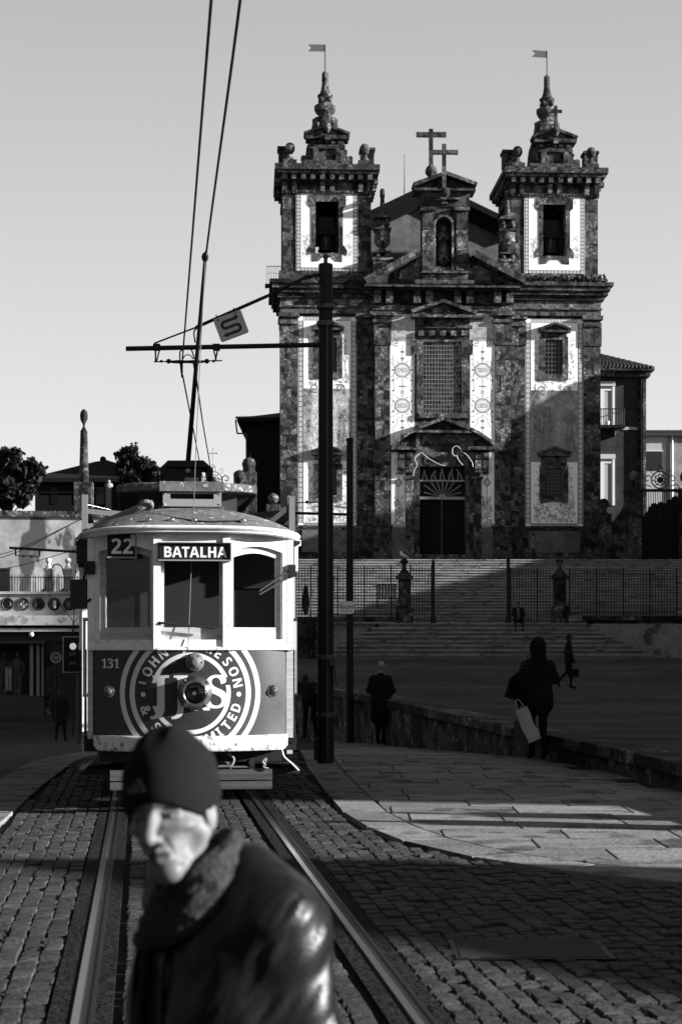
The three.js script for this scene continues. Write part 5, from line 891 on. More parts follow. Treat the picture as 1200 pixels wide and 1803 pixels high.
  for (const z of [-3.2, -5.2]) { for (const s of [-1, 1]) { const o = sub(tram, 'wheel', [s * 0.72, 0.39, z]); q('tyre', new THREE.CylinderGeometry(0.38, 0.38, 0.1, 32).rotateZ(Math.PI / 2), M.railSteel, o); q('hub', new THREE.CylinderGeometry(0.1, 0.1, 0.16, 16).rotateZ(Math.PI / 2), iron, o); } q('axle', bar([-0.7, 0.39, z], [0.7, 0.39, z], 0.06), iron); }
  q('truck_frame', [box(-0.9, 0.36, -5.9, -0.82, 0.56, -2.5), box(0.82, 0.36, -5.9, 0.9, 0.56, -2.5), box(-0.9, 0.36, -2.6, 0.9, 0.5, -2.5)], iron); q('sole_bar', [box(-1.05, 0.6, -LEN + 0.5, 1.05, 0.68, -0.4)], iron);
}

// ------------------------------------------------------------------ houses outside the frame whose roofs shade the square
{
  seed(301);
  const wallM = M.render, slate = mat(0.06, 0.85);
  // (plain prisms: roof line in the D, height plane, pulled from X0 to X1)
  function prism(prof, X0, X1) { const g = extrude(prof.map(([d, h]) => [d, h]), 0, X1 - X0), p = g.attributes.position; for (let i = 0; i < p.count; i++) { const d = p.getX(i), h = p.getY(i), x = p.getZ(i); p.setXYZ(i, X0 + x, h, -d); } const idx = []; const n = g.index ? g.toNonIndexed() : g; const q = n.attributes.position; for (let i = 0; i < q.count; i += 3) { const a = [q.getX(i + 1), q.getY(i + 1), q.getZ(i + 1)]; q.setXYZ(i + 1, q.getX(i + 2), q.getY(i + 2), q.getZ(i + 2)); q.setXYZ(i + 2, ...a); } n.computeVertexNormals(); return n; }
  function house(label, X0, X1, d0, d1, y0, roofLine, storeys = 3) {
    const o = thing('town_house', label, 'house', [0, 0, 0], 0, 'houses along the right side of the square');
    part(o, 'wall', prism([[d0, y0 - 2], [d1, y0 - 2], ...[...roofLine].reverse()], X0, X1), wallM);
    part(o, 'eaves', box(X0 - 0.25, Math.min(...roofLine.map((r) => r[1])) - 0.5, -d1 + 0.01, X0, Math.min(...roofLine.map((r) => r[1])) - 0.2, -d0 - 0.01), M.granite);
    const n = Math.max(1, Math.round((d1 - d0) / 3)), hh = (Math.min(...roofLine.map((r) => r[1])) - y0) / storeys;
    for (let i = 0; i < n; i++) for (let s = 0; s < storeys; s++) { const d = d0 + (i + 0.5) * (d1 - d0) / n, yy = y0 + s * hh + hh * 0.25; part(o, 'window', box(X0 - 0.04, yy, -d - 0.55, X0 + 0.02, yy + hh * 0.55, -d + 0.55), M.glassDark); part(o, 'window_surround', [box(X0 - 0.08, yy - 0.15, -d - 0.7, X0 - 0.001, yy, -d + 0.7), box(X0 - 0.08, yy + hh * 0.55, -d - 0.7, X0 - 0.001, yy + hh * 0.55 + 0.15, -d + 0.7)], M.offWhite); }
    return o;
  }
  house('tall plain house beside the side street, right of the view', 26, 37, 12.4, 30, 0, [[12.4, 16], [30, 16]]);
  house('four-storey house further along the square, right of the view', 26, 37, 30.05, 54, 0, [[30.05, 16.4], [54, 16.4]], 4);
  house('lower flat-roofed house facing the plaza, right of the view', 26, 37, 54.05, 61.6, 0.5, [[54.05, 12.4], [61.6, 12.4]]);
  house('high narrow house facing the plaza, right of the view', 26, 37, 61.65, 70.5, 0.8, [[61.65, 16.4], [70.5, 16.4]], 4);
  house('long low house beside the church steps, right of the view', 26, 37, 70.55, 104.8, 1.2, [[70.55, 10.9], [104.8, 10.9]], 2);
  house('stepped gable house beside the church, right of the view', 26, 34, 104.85, 113.5, 6.6, [[104.85, 16.9], [107.6, 17.2], [108.4, 19.0], [109.2, 20.9], [110.2, 22.1], [113.5, 22.1]], 4);
  { // kiosk with a sloping roof on the near pavement
    const o = thing('kiosk', 'small street kiosk with sloping roof, just right of the view', 'kiosk');
    part(o, 'kiosk_body', prism([[4.2, 0], [9.9, 0], [9.9, 4.15], [9.3, 3.95], [6.0, 3.0], [4.2, 2.6]], 12, 15), M.renderDark);
    part(o, 'kiosk_roof', prism([[4.1, 2.7], [6.0, 3.12], [9.3, 4.07], [10.02, 4.36], [10.02, 4.24], [9.3, 3.96], [6.0, 3.01], [4.1, 2.59]], 11.9, 15.1), slate); part(o, 'kiosk_hatch', box(11.96, 1.0, -8.6, 12.0, 2.2, -6.2), M.black);
  }
  // street front behind the camera, which the tram's glass and paint mirror
  for (const [x0, x1, h, l] of [[-24, -13, 15, 'house front behind the viewer, on the left'], [-12.95, 0.5, 13, 'house front directly behind the viewer'], [0.55, 12, 16, 'house front behind the viewer, on the right']]) {
    const o = thing('town_house', l, 'house', [0, 0, 0], 0, 'houses behind the viewer'); part(o, 'wall', box(x0, -1, 13, x1, h, 22), M.renderDark);
    const n = Math.round((x1 - x0) / 2.8); for (let i = 0; i < n; i++) for (let s = 0; s < 4; s++) { const x = x0 + (i + 0.5) * (x1 - x0) / n; part(o, 'window', box(x - 0.55, 1 + s * 3.3, 12.96, x + 0.55, 3 + s * 3.3, 13.01), M.glassDark); }
    part(o, 'eaves', box(x0, h, 12.5, x1, h + 0.3, 22), M.granite);
  }
  for (const [d0, d1, h, l] of [[-12, 4, 13, 'house front on the left kerb, beside the viewer'], [4.05, 20, 15, 'house front on the left, level with the setts'], [20.05, 38, 12, 'house front on the left, down the hill']]) {
    const o = thing('town_house', l, 'house', [0, 0, 0], 0, 'houses along the left side of the street'); part(o, 'wall', box(-22, -4, -d1, -11.5, h, -d0), M.renderDark);
    const n = Math.round((d1 - d0) / 2.8); for (let i = 0; i < n; i++) for (let s = 0; s < 3; s++) { const d = d0 + (i + 0.5) * (d1 - d0) / n; part(o, 'window', box(-11.52, 1.2 + s * 3.5, -d - 0.55, -11.46, 3.2 + s * 3.5, -d + 0.55), M.glassDark); }
    part(o, 'eaves', box(-22, h, -d1, -11.1, h + 0.3, -d0), M.granite);
  }
}
// ------------------------------------------------------------------ tram mast with bracket arm and wires
{
  seed(311);
  const D = 23.7, b = at(573, 1345, D), S = D / FOCAL, Y = (py) => EY0(py), EY0 = (py) => EYE - (py - HORIZON) * S, X = (px) => (px - 600) * S;
  const o = thing('tram_mast', 'tall dark iron tram mast with long bracket arm, right of the tram', 'mast', [b[0], 0, -D]);
  const x = (px) => X(px) - b[0];
  part(o, 'mast_tube', lathe([[0.118, 0], [0.118, 0.5], [0.112, 0.52], [0.11, 2.4], [0.113, 2.42], [0.113, 2.6], [0.108, 2.62], [0.1, 5.4], [0.096, Y(478)], [0.1, Y(476)], [0.1, Y(467)], [0.09, Y(465)], [0, Y(464)]], 20), M.iron);
  part(o, 'mast_cap', [bar([0, Y(465), 0], [0, Y(452), 0], 0.028), ball(0, Y(452), 0, 0.04)], M.ironGrey);
  part(o, 'service_box', box(-0.16, 0.06, 0.02, -0.1, 0.36, 0.13), M.iron); part(o, 'conduit', bar([0.02, 0.1, 0.125], [0.02, Y(570), 0.11], 0.014), M.ironGrey);
  for (const py of [1162, 1263, 545, 575]) part(o, 'band_clamp', lathe([[0.122, 0], [0.13, 0.01], [0.13, 0.06], [0.122, 0.07]], 20, 0, Y(py), 0), M.ironGrey);
  part(o, 'bracket_fitting', [box(0.05, Y(1172), 0.08, 0.14, Y(1160), 0.16), bar([0.1, Y(1158), 0.1], [0.16, Y(1206), 0.1], 0.012)], M.ironGrey);
  part(o, 'bracket_arm', bar([x(222), Y(614), 0], [0, Y(607), 0], 0.034, 0.034, 12), M.iron);
  part(o, 'stay_rod', [bar([x(272), Y(605), 0.02], [x(345), Y(577), 0.02], 0.012), bar([x(345), Y(577), 0.02], [x(470), Y(522), 0.02], 0.024), bar([x(470), Y(522), 0.02], [x(535), Y(490), 0.02], 0.022), bar([x(535), Y(490), 0.02], [x(565), Y(483), 0.02], 0.026)], M.iron);
  part(o, 'loose_cable', tube([[x(540), Y(486), 0.05], [x(556), Y(492), 0.1], [x(566), Y(512), 0.12], [x(566), Y(540), 0.12]], 0.01, 30, 6), M.cable); part(o, 'loose_cable', tube([[x(478), Y(516), 0.05], [x(520), Y(503), 0.1], [x(548), Y(512), 0.14], [x(549), Y(528), 0.14], [x(556), Y(536), 0.12], [x(572), Y(533), 0.12]], 0.009, 40, 6), M.cable); part(o, 'loose_cable', tube([[x(350), Y(575), 0.02], [x(342), Y(585), 0.03], [x(344), Y(604), 0.03]], 0.012, 16, 6), M.cable);
  // hangers that carry the contact wires
  for (const [px, s] of [[276, -1], [381, 1]]) { const h = sub(o, 'wire_hanger'); part(h, 'clamp', box(x(px - 6), Y(617), -0.05, x(px + 6), Y(606), 0.05), M.iron); part(h, 'strut', [bar([x(px - 2 * s * -1), Y(616), 0], [x(px - 2), Y(636), 0], 0.012), bar([x(px + 5 * -s), Y(616), 0], [x(px), Y(636), 0], 0.01)], M.iron); }
  part(o, 'span_bar', bar([x(271), Y(637), 0], [x(391), Y(635), 0], 0.009), M.iron); for (const px of [284, 297, 364, 376]) part(o, 'insulator', ball(x(px), Y(636), 0, px === 297 || px === 364 ? 0.034 : 0.02, 1.1, 1, 1, 12), M.iron);
  part(o, 'wire_yoke', [lathe([[0.005, -0.16], [0.02, -0.1], [0.026, 0], [0.02, 0.1], [0.005, 0.16]], 10).rotateZ(Math.PI / 2).translate(x(316), Y(637), 0), lathe([[0.005, -0.16], [0.02, -0.1], [0.026, 0], [0.02, 0.1], [0.005, 0.16]], 10).rotateZ(Math.PI / 2).translate(x(342), Y(637), 0)], M.iron);
  part(o, 'wire_ear', [bar([x(319), Y(635), 0], [x(320), Y(664), -0.05], 0.028, 0.012)], M.iron); part(o, 'wire_ear', [bar([x(343), Y(635), 0], [x(345), Y(668), -0.05], 0.034, 0.014)], M.iron);
  part(o, 'jumper_loop', tube([[x(317), Y(634), 0], [x(317), Y(620), 0], [x(325), Y(614), 0], [x(337), Y(616), 0], [x(342), Y(632), 0]], 0.011, 24, 6), M.iron); part(o, 'jumper_loop', tube([[x(321), Y(634), 0], [x(326), Y(626), 0], [x(334), Y(625), 0], [x(340), Y(632), 0]], 0.008, 20, 6), M.iron);
  // the hanging sign, a bent double arrow on a pale plate
  const sg = thing('track_sign', 'tilted pale square sign with a black double-bend arrow hanging from the bracket stay', 'sign', [X(407), Y(575), -D + 0.04]); sg.rotation.z = 0.36;
  const st = canvasTex(300, 240, (c, w, h) => { c.fillStyle = css(0.46); c.fillRect(0, 0, w, h); for (let i = 0; i < 300; i++) { c.fillStyle = css(rr(0.36, 0.5)); c.globalAlpha = 0.4; c.fillRect(rr(0, w), rr(0, h), rr(2, 20), rr(2, 8)); } c.globalAlpha = 1; c.strokeStyle = css(0.015); c.lineWidth = 30; c.lineCap = 'butt'; c.lineJoin = 'round'; c.beginPath(); c.moveTo(228, 60); c.lineTo(98, 60); c.arc(98, 92, 32, -Math.PI / 2, Math.PI / 2, true); c.lineTo(205, 124); c.arc(205, 156, 32, -Math.PI / 2, Math.PI / 2, false); c.lineTo(75, 188); c.stroke(); c.fillStyle = css(0.015); c.beginPath(); c.moveTo(262, 52); c.lineTo(210, 30); c.lineTo(216, 84); c.fill(); c.beginPath(); c.moveTo(38, 188); c.lineTo(88, 162); c.lineTo(88, 214); c.fill(); });
  const rs = (w, h, r) => { const p = []; for (const [cx, cy, a0] of [[w - r, h - r, 0], [-w + r, h - r, 90], [-w + r, -h + r, 180], [w - r, -h + r, 270]]) for (let k = 0; k <= 4; k++) { const a = (a0 + k * 22.5) * Math.PI / 180; p.push([cx + r * Math.cos(a), cy + r * Math.sin(a)]); } return p; };
  panel(sg, 'sign_plate', rs(0.205, 0.17, 0.03), [], -0.006, 0.006, texMat(st, 0.5)); for (const s of [-1, 1]) part(sg, 'hanger_clip', [bar([s * 0.13 - 0.01, 0.14, 0], [s * 0.13 - 0.01, 0.225, -0.02], 0.008), ball(s * 0.13 - 0.01, 0.14, 0.008, 0.012)], M.iron);
  // contact wires: over the track towards the viewer, and on beyond the arm round the bend
  const wire = (label, list, r = 0.011) => { const w = part(scene, 'contact_wire', tube(list, r, 80, 5), M.cable); tag(w, label, 'wire', 'tram contact wires'); };
  const H = 5.6, onWire = (px, py) => at(px, py, (H - EYE) * FOCAL / (HORIZON - py));
  const ext = (a, b, t) => [a[0] + (b[0] - a[0]) * t, H, a[2] + (b[2] - a[2]) * t];
  const a1 = onWire(321, 636), b1 = onWire(372, 0), a2 = onWire(345, 636), b2 = onWire(423, 0);
  wire('left contact wire running up from the bracket arm', [a1, b1, ext(a1, b1, 1.6)]); wire('right contact wire passing the trolley head', [a2, onWire(363, 448), b2, ext(a2, b2, 1.6)]);
  wire('left contact wire bending down behind the arm', [[a1[0], Y(660), a1[2] - 0.05], onWire(336, 735), onWire(351, 812), onWire(362, 870)], 0.012); wire('right contact wire bending down behind the arm', [[a2[0], Y(664), a2[2] - 0.05], onWire(357, 745), onWire(369, 815), onWire(376, 866)], 0.012);
}
{ // slimmer pole further back with a small enamel sign and its own arm
  seed(321);
  const D = 36.6, b = at(615.5, 1307, D), S = D / FOCAL, y = (py) => EYE - (py - HORIZON) * S - b[1], x = (px) => (px - 600) * S - b[0];
  const o = thing('wire_pole', 'slimmer dark pole with a side arm behind the tram mast, against the wall', 'pole', b);
  part(o, 'pole_tube', lathe([[0.085, -0.1], [0.08, 1.2], [0.072, y(778)], [0.08, y(776)], [0.08, y(772)], [0, y(770)]], 16), M.iron); part(o, 'pole_tip', bar([0.0, y(775), 0.02], [0, y(760), 0.02], 0.012), M.iron);
  part(o, 'side_arm', bar([x(505), y(903), 0], [0, y(906), 0], 0.03), M.iron); part(o, 'arm_stay', [bar([x(510), y(886), 0], [x(552), y(884), 0], 0.01), ball(x(540), y(884), 0, 0.035), bar([x(552), y(884), 0], [0, y(896), 0], 0.01)], M.iron);
  const sgn = thing('enamel_sign', 'small pale round-ended sign with script lettering on the slim pole', 'sign', [b[0] + x(610), b[1] + y(1070), -D + 0.09]);
  const t = canvasTex(270, 220, (c, w, h) => { c.fillStyle = css(0.86); c.fillRect(0, 0, w, h); c.fillStyle = css(0.03); c.font = 'italic bold 84px serif'; c.textAlign = 'center'; c.textBaseline = 'middle'; c.save(); c.translate(128, 95); c.scale(0.86, 1.1); c.fillText('Bisquit', 0, 0); c.restore(); c.fillRect(40, 165, 60, 8); c.fillRect(112, 168, 54, 8); c.fillRect(176, 166, 50, 8); });
  const p = [[-0.165, -0.135], [0.1, -0.135]]; for (let i = 0; i <= 10; i++) { const a = -1.2 + 2.4 * i / 10; p.push([0.09 + 0.085 * Math.cos(a), 0.135 * Math.sin(a) / 0.94]); } p.push([0.1, 0.135], [-0.165, 0.135]);
  panel(sgn, 'sign_plate', p, [], -0.012, 0.012, texMat(t, 0.4)); part(sgn, 'sign_band', [box(-0.06, -0.02, -0.09, 0.12, 0.02, -0.012)], M.iron);
}
{ // traffic light and round sign at the left, sapling
  seed(331);
  const g = (px, py, D) => at(px, py, D);
  const D = 47, b = at(138, 1314, D), S = D / FOCAL, o = thing('traffic_light', 'traffic light with pale-edged dark backing board at the left of the tram', 'traffic light', b), y = (py) => EYE - (py - HORIZON) * S - b[1], x = (px) => (px - 600) * S - b[0];
  part(o, 'signal_post', bar([0, -0.1, 0], [0, y(1125), 0], 0.055, 0.05, 12), mat(0.07, 0.6));
  part(o, 'backing_board', box(x(113), y(1183), 0.06, x(150), y(1122), 0.1), M.black); part(o, 'board_edge', [box(x(111.6), y(1184.4), 0.06, x(113.4), y(1120.6), 0.112), box(x(113.4), y(1122.4), 0.06, x(151), y(1120.6), 0.112), box(x(113.4), y(1184.4), 0.06, x(151), y(1182.6), 0.112), box(x(149.5), y(1182.6), 0.06, x(151), y(1122.4), 0.112)], mat(0.4, 0.5));
  part(o, 'signal_head', box(x(124), y(1180), 0.1, x(139), y(1126), 0.26), M.black);
  [1138, 1154, 1170].forEach((py, i) => part(o, 'signal_lens', new THREE.SphereGeometry(0.13, 18, 8, 0, 6.283, 0, 0.8).rotateX(Math.PI / 2).translate(x(131.5), y(py), 0.19), i ? mat(0.02, 0.25) : new THREE.MeshPhysicalMaterial({ color: 0x999999, roughness: 0.2, emissive: 0xffffff, emissiveIntensity: 0.16 })));
  const p2 = at(99, 1290, 52), rd = thing('road_sign', 'round speed sign with pale rim on a thin post, left of the traffic light', 'sign', p2), S2 = 52 / FOCAL, cy = EYE - (1158 - HORIZON) * S2 - p2[1];
  const rt = canvasTex(128, 128, (c) => { c.fillStyle = css(0.3); c.fillRect(0, 0, 128, 128); c.fillStyle = css(0.05); c.beginPath(); c.arc(64, 64, 46, 0, 7); c.fill(); c.fillStyle = css(0.3); c.font = 'bold 58px sans-serif'; c.textAlign = 'center'; c.textBaseline = 'middle'; c.fillText('30', 64, 66); });
  panel(rd, 'sign_disc', Array.from({ length: 28 }, (_, i) => [0.17 * Math.cos(i * Math.PI / 14), cy + 0.17 * Math.sin(i * Math.PI / 14)]), [], 0.03, 0.05, texMat(rt, 0.5)); part(rd, 'sign_post', bar([0, -0.1, 0], [0, cy + 0.2, 0], 0.03), M.iron);
  const tr = at(128, 1180, 60), s = thing('sapling', 'thin bare sapling in front of the terrace balustrade', 'tree', [tr[0], -1.5, tr[2]]);
  const S3 = 60 / FOCAL, ly = (py) => EYE - (py - HORIZON) * S3 + 1.5, lx = (px) => (px - 600) * S3 - tr[0];
  part(s, 'trunk', tube([[0, -0.1, 0], [0.03, ly(1180), 0], [0.0, ly(1130), 0], [lx(130), ly(1094), 0]], 0.03, 30, 6), M.iron);
  for (const pts of [[[130, 1096], [124, 1086], [112, 1072], [106, 1062]], [[130, 1096], [138, 1088], [148, 1084]], [[130, 1096], [131, 1070], [130, 1040], [134, 1000], [136, 985]], [[131, 1060], [122, 1045], [115, 1040]], [[131, 1050], [142, 1034], [147, 1028]], [[116, 1076], [118, 1066], [115, 1058]], [[133, 1010], [140, 1000], [148, 995]], [[131, 1075], [140, 1066], [146, 1064]]]) part(s, 'branch', tube(pts.map(([a, c], i) => [lx(a), ly(c), (i % 2) * 0.05]), 0.014, 16, 5), M.iron);
}
// ------------------------------------------------------------------ left: shop under a terrace, railing, walls, roofs, trees
{
  seed(341);
  const D = 70, S = D / FOCAL, X = (px) => (px - 600) * S, Y = (py) => EYE - (py - HORIZON) * S, z = -D;
  const sw = structure(part(scene, 'shop_pavement', surface(8, 6, (u, v) => { const d = 61.5 + 9 * v, xx = -34 + 26 * u; return [xx, Y(1300) + (Y(1262) - Y(1300)) * v, -d]; }), M.asphalt));
  part(sw, 'kerb', box(-34, -2.6, -61.6, -7.5, Y(1296) + 0.16, -61.3), M.granite);
  const o = thing('shop', 'dark shopfront with dressed window under the terrace at far left', 'shop');
  const bx = (n, x0, y0, x1, y1, d0, d1, m) => part(o, n, box(X(x0), Y(y1), -d1, X(x1), Y(y0), -d0), m);
  bx('shop_wall', 78, 1112, 330, 1275, 70.3, 71, M.graniteDark); bx('stall_riser', -200, 1228, 78, 1275, 70.1, 71, mat(0.02, 0.5)); bx('fascia', -200, 1112, 330, 1128, 70.2, 71, mat(0.03, 0.6)); bx('shop_back', -200, 1112, 330, 1275, 73, 73.2, M.black); bx('shop_floor', -200, 1226, 78, 1229, 71, 73, mat(0.08, 0.7)); bx('shop_ceiling', -200, 1120, 330, 1123, 71, 73, M.black);
  bx('window_head', -200, 1128, 78, 1133, 70.2, 70.5, mat(0.06, 0.6)); bx('shop_pane', -200, 1133, 74, 1228, 70.4, 70.42, M.pane);
  for (const [a, c] of [[48, 54], [60, 65], [69, 73]]) bx('window_mullion', a, 1133, c, 1226, 70.6, 70.8, mat(0.24, 0.6));
  bx('door_recess', 90, 1135, 150, 1262, 70.25, 70.3, M.black); bx('awning_rail', -200, 1110, 62, 1112.5, 69.6, 69.7, mat(0.3, 0.4)); part(o, 'wall_lamp', ball(X(58), Y(1117), -69.7, 0.11), mat(0.5, 0.3));
  // mannequins in the window
  for (const [px, tone, l] of [[32, 0.1, 'mannequin in a checked shirt, right-hand one in the shop window'], [8, 0.06, 'mannequin beside pale trousers, left-hand one in the shop window']]) {
    const m = thing('mannequin', l, 'mannequin', [X(px) * 71.6 / 70, EYE - (1226 - HORIZON) * 71.4 / FOCAL, -71.6]);
    part(m, 'figure', meshSDF((a, b, c) => { let d = cone(a, b, c, [0, 1.0, 0, 0, 1.45, 0, 0.15, 0.17]); for (const s of [-1, 1]) { d = smin(d, cone(a, b, c, [s * 0.09, 0.95, 0, s * 0.1, 0.05, 0, 0.1, 0.06]), 0.05); d = smin(d, cone(a, b, c, [s * 0.2, 1.45, 0, s * 0.27, 1.15, 0.02, 0.06, 0.05]), 0.06); d = smin(d, cone(a, b, c, [s * 0.27, 1.15, 0.02, s * 0.26, 0.88, 0.08, 0.045, 0.035]), 0.04); } d = smin(d, cone(a, b, c, [0, 1.5, 0, 0, 1.65, 0, 0.06, 0.05]), 0.05); return smin(d, ellip(a, b, c, [0, 1.75, 0.02], [0.08, 0.115, 0.1]), 0.04); }, [-0.4, -0.05, -0.3], [0.4, 1.95, 0.3], 0.035), mat(tone, 0.8)); part(m, 'stand', lathe([[0.2, 0], [0.2, 0.02], [0.02, 0.03], [0.015, 0.3], [0, 0.3]], 14), M.steel);
  }
  { const t = thing('trousers_display', 'pale trousers hanging in the shop window between the mannequins', 'trousers', [X(16) * 71.2 / 70, EYE - (1218 - HORIZON) * 71.2 / FOCAL, -71.2]); for (const s of [-1, 1]) part(t, 'trouser_leg', lathe([[0.06, 0], [0.065, 0.5], [0.08, 0.9], [0.02, 0.95]], 10, s * 0.07, 0.05, 0), mat(0.3, 0.9)); part(t, 'hanger', tube([[-0.15, 1.0, 0], [0, 1.06, 0], [0.15, 1.0, 0]], 0.012, 12, 5), M.steel); }
  // terrace edge and balustrade with pierced roundels
  const tr = thing('terrace', 'flat stone terrace roof over the shop with projecting ledges', 'terrace');
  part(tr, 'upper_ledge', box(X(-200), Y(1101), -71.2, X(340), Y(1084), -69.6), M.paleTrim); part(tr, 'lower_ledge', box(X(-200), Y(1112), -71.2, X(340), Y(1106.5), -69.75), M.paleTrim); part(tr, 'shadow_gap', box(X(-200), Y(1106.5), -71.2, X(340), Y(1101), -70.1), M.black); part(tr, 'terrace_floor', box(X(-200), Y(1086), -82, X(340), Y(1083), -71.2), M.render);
  const bal = thing('balustrade', 'pale stone balustrade pierced by a row of round tracery openings', 'balustrade');
  const cxs = []; for (let c = -123; c < 330; c += 27.3) cxs.push(c + 0.3);
  const holes = cxs.map((c) => Array.from({ length: 20 }, (_, i) => [X(c) + 0.225 * Math.cos(i * Math.PI / 10), Y(1063.5) + 0.225 * Math.sin(i * Math.PI / 10)]));
  part(bal, 'balustrade_wall', extrude([[X(-140), Y(1084)], [X(335), Y(1084)], [X(335), Y(1046)], [X(-140), Y(1046)]], z - 0.3, z, holes), M.paleTrim); part(bal, 'coping', box(X(-140), Y(1046), z - 0.4, X(335), Y(1041.5), z + 0.1), M.paleTrim);
  for (const c of cxs) { const k = X(c), yy = Y(1063.5), r = 0.22; part(bal, 'roundel', [new THREE.TorusGeometry(0.235, 0.035, 6, 20).translate(k, yy, z + 0.01), bar([k - r, yy, z - 0.12], [k, yy + r, z - 0.12], 0.022), bar([k, yy + r, z - 0.12], [k + r, yy, z - 0.12], 0.022), bar([k + r, yy, z - 0.12], [k, yy - r, z - 0.12], 0.022), bar([k, yy - r, z - 0.12], [k - r, yy, z - 0.12], 0.022), bar([k - r * 0.7, yy + r * 0.7, z - 0.12], [k + r * 0.7, yy - r * 0.7, z - 0.12], 0.014), bar([k - r * 0.7, yy - r * 0.7, z - 0.12], [k + r * 0.7, yy + r * 0.7, z - 0.12], 0.014)], M.graniteMid); }
  // iron railing and ball-topped pillars on the terrace
  const d2 = 75, X2 = (px) => (px - 600) * d2 / FOCAL, Y2 = (py) => EYE - (py - HORIZON) * d2 / FOCAL, tf = Y(1083);
  const rl = thing('terrace_railing', 'black iron railing along the terrace in front of the pale wall', 'railing');
  const bars = []; for (let px = -130; px < 330; px += 4.6) bars.push(box(X2(px) - 0.012, tf, -d2 - 0.012, X2(px) + 0.012, Y2(1013 + (px % 9 > 4 ? 0 : 2)), -d2 + 0.012)); part(rl, 'railing_bars', bars, M.iron); part(rl, 'railing_rail', box(X2(-130), Y2(1017), -d2 - 0.02, X2(330), Y2(1015.6), -d2 + 0.02), M.iron);
  part(rl, 'gate_arch', tube([[X2(90), Y2(1012), -d2], [X2(93), Y2(998), -d2], [X2(101), Y2(993), -d2], [X2(109), Y2(998), -d2], [X2(113), Y2(1012), -d2]], 0.03, 30, 6), M.iron);
  for (const [px, l] of [[84, 'pale gate pillar with ball finial on the terrace, left of the pair'], [118, 'pale gate pillar with ball finial on the terrace, right of the pair']]) { const g = thing('gate_pillar', l, 'pillar', [X2(px), tf, -d2 - 0.3], 0, 'pale ball-topped gate pillars on the terrace'), h = Y2(1003) - tf; part(g, 'pillar_shaft', box(-0.17, 0, -0.17, 0.17, h, 0.17), M.paleTrim); part(g, 'pillar_cap', [box(-0.21, h, -0.21, 0.21, h + 0.06, 0.21), lathe([[0.17, h + 0.06], [0.1, h + 0.2], [0.07, h + 0.28]], 12)], M.paleTrim); part(g, 'pillar_ball', ball(0, h + 0.4, 0, 0.14), M.paleTrim); part(g, 'volute', extrude([[-0.17, 0.1], [-0.52, 0.1], [-0.5, 0.8], [-0.35, 1.15], [-0.17, 1.3]], -0.1, 0.1), M.graniteMid); }
  // sunlit stained wall behind
  const d3 = 82, X3 = (px) => (px - 600) * d3 / FOCAL, Y3 = (py) => EYE - (py - HORIZON) * d3 / FOCAL;
  const w3 = thing('stained_wall', 'tall sunlit stained plaster wall behind the terrace', 'wall'); part(w3, 'wall_face', extrude([[X3(-160), tf], [X3(420), tf], [X3(420), Y3(914)], [X3(-160), Y3(908)]], -d3 - 0.5, -d3), M.paleWall); part(w3, 'wall_coping', extrude([[X3(-160), Y3(908)], [X3(420), Y3(914)], [X3(420), Y3(904)], [X3(-160), Y3(897)]], -d3 - 0.6, -d3 + 0.1), M.granite); part(w3, 'doorway', box(X3(-12), tf, -d3, X3(18), Y3(1003), -d3 + 0.03), M.black); part(w3, 'door_lintel', box(X3(-14), Y3(1003), -d3, X3(20), Y3(1000), -d3 + 0.08), M.granite);
  // bank that carries wall, obelisk and house
  structure(part(scene, 'garden_bank', box(-70, -3, -190, -9.0, Y3(906), -82.6), M.renderDark));
  const gy = Y3(906);
  const tree = (name, label, px, py0, py1, D4, w, seedN, crowns) => {
    seed(seedN); const b = [(px - 600) * D4 / FOCAL, gy, -D4], t = thing(name, label, 'tree', b), k = D4 / FOCAL, top = EYE - (py0 - HORIZON) * k - gy;
    const leaves = [], limbs = [];
    for (const [cx, cy, r] of crowns) { const X4 = (cx - 600) * k - b[0], Y4 = EYE - (cy - HORIZON) * k - gy, R = r * k, Z4 = rr(-0.8, 0.8); part(t, 'limb', tube([[rr(-0.05, 0.05), Math.min(top * 0.18, Y4 * 0.5), 0], [X4 * 0.3, Y4 * 0.7, Z4 * 0.5], [X4, Y4, Z4]], 0.035, 14, 5), M.iron);
      for (let i = 0; i < 26; i++) { const a = rr(0, 6.28), e = Math.acos(rr(-1, 1)), q = R * 1.7 * Math.pow(rnd(), 0.7), cx4 = X4 + q * Math.sin(e) * Math.cos(a), cy4 = Y4 + q * Math.cos(e) * 0.8, cz4 = Z4 + q * Math.sin(e) * Math.sin(a); for (let j = 0; j < 12; j++) { const s = rr(0.08, 0.2), g = new THREE.PlaneGeometry(s, s * 1.7); g.rotateX(rr(-1.5, 1.5)).rotateY(rr(0, 6.28)).rotateZ(rr(-1, 1)).translate(cx4 + rr(-0.2, 0.2), cy4 + rr(-0.2, 0.2), cz4 + rr(-0.2, 0.2)); leaves.push(g); } } }
    part(t, 'trunk', bar([0, -0.3, 0], [0, top * 0.35, 0], 0.14, 0.07, 10), M.iron); part(t, 'crown', leaves, mat(0.02, 0.8, { side: THREE.DoubleSide }), false);
  };
  tree('tree', 'dark leafy tree standing on the bank at the left edge', 14, 790, 890, 104, 3, 351, [[5, 800, 10], [18, 806, 12], [2, 826, 16], [30, 822, 13], [45, 826, 10], [58, 818, 7], [64, 834, 9], [52, 842, 11], [20, 850, 13], [36, 856, 12], [4, 862, 10], [-14, 815, 16], [-20, 845, 16], [8, 882, 11], [30, 876, 12], [-10, 878, 14], [50, 864, 9], [44, 884, 8], [22, 832, 9], [70, 826, 5], [28, 802, 6]]);
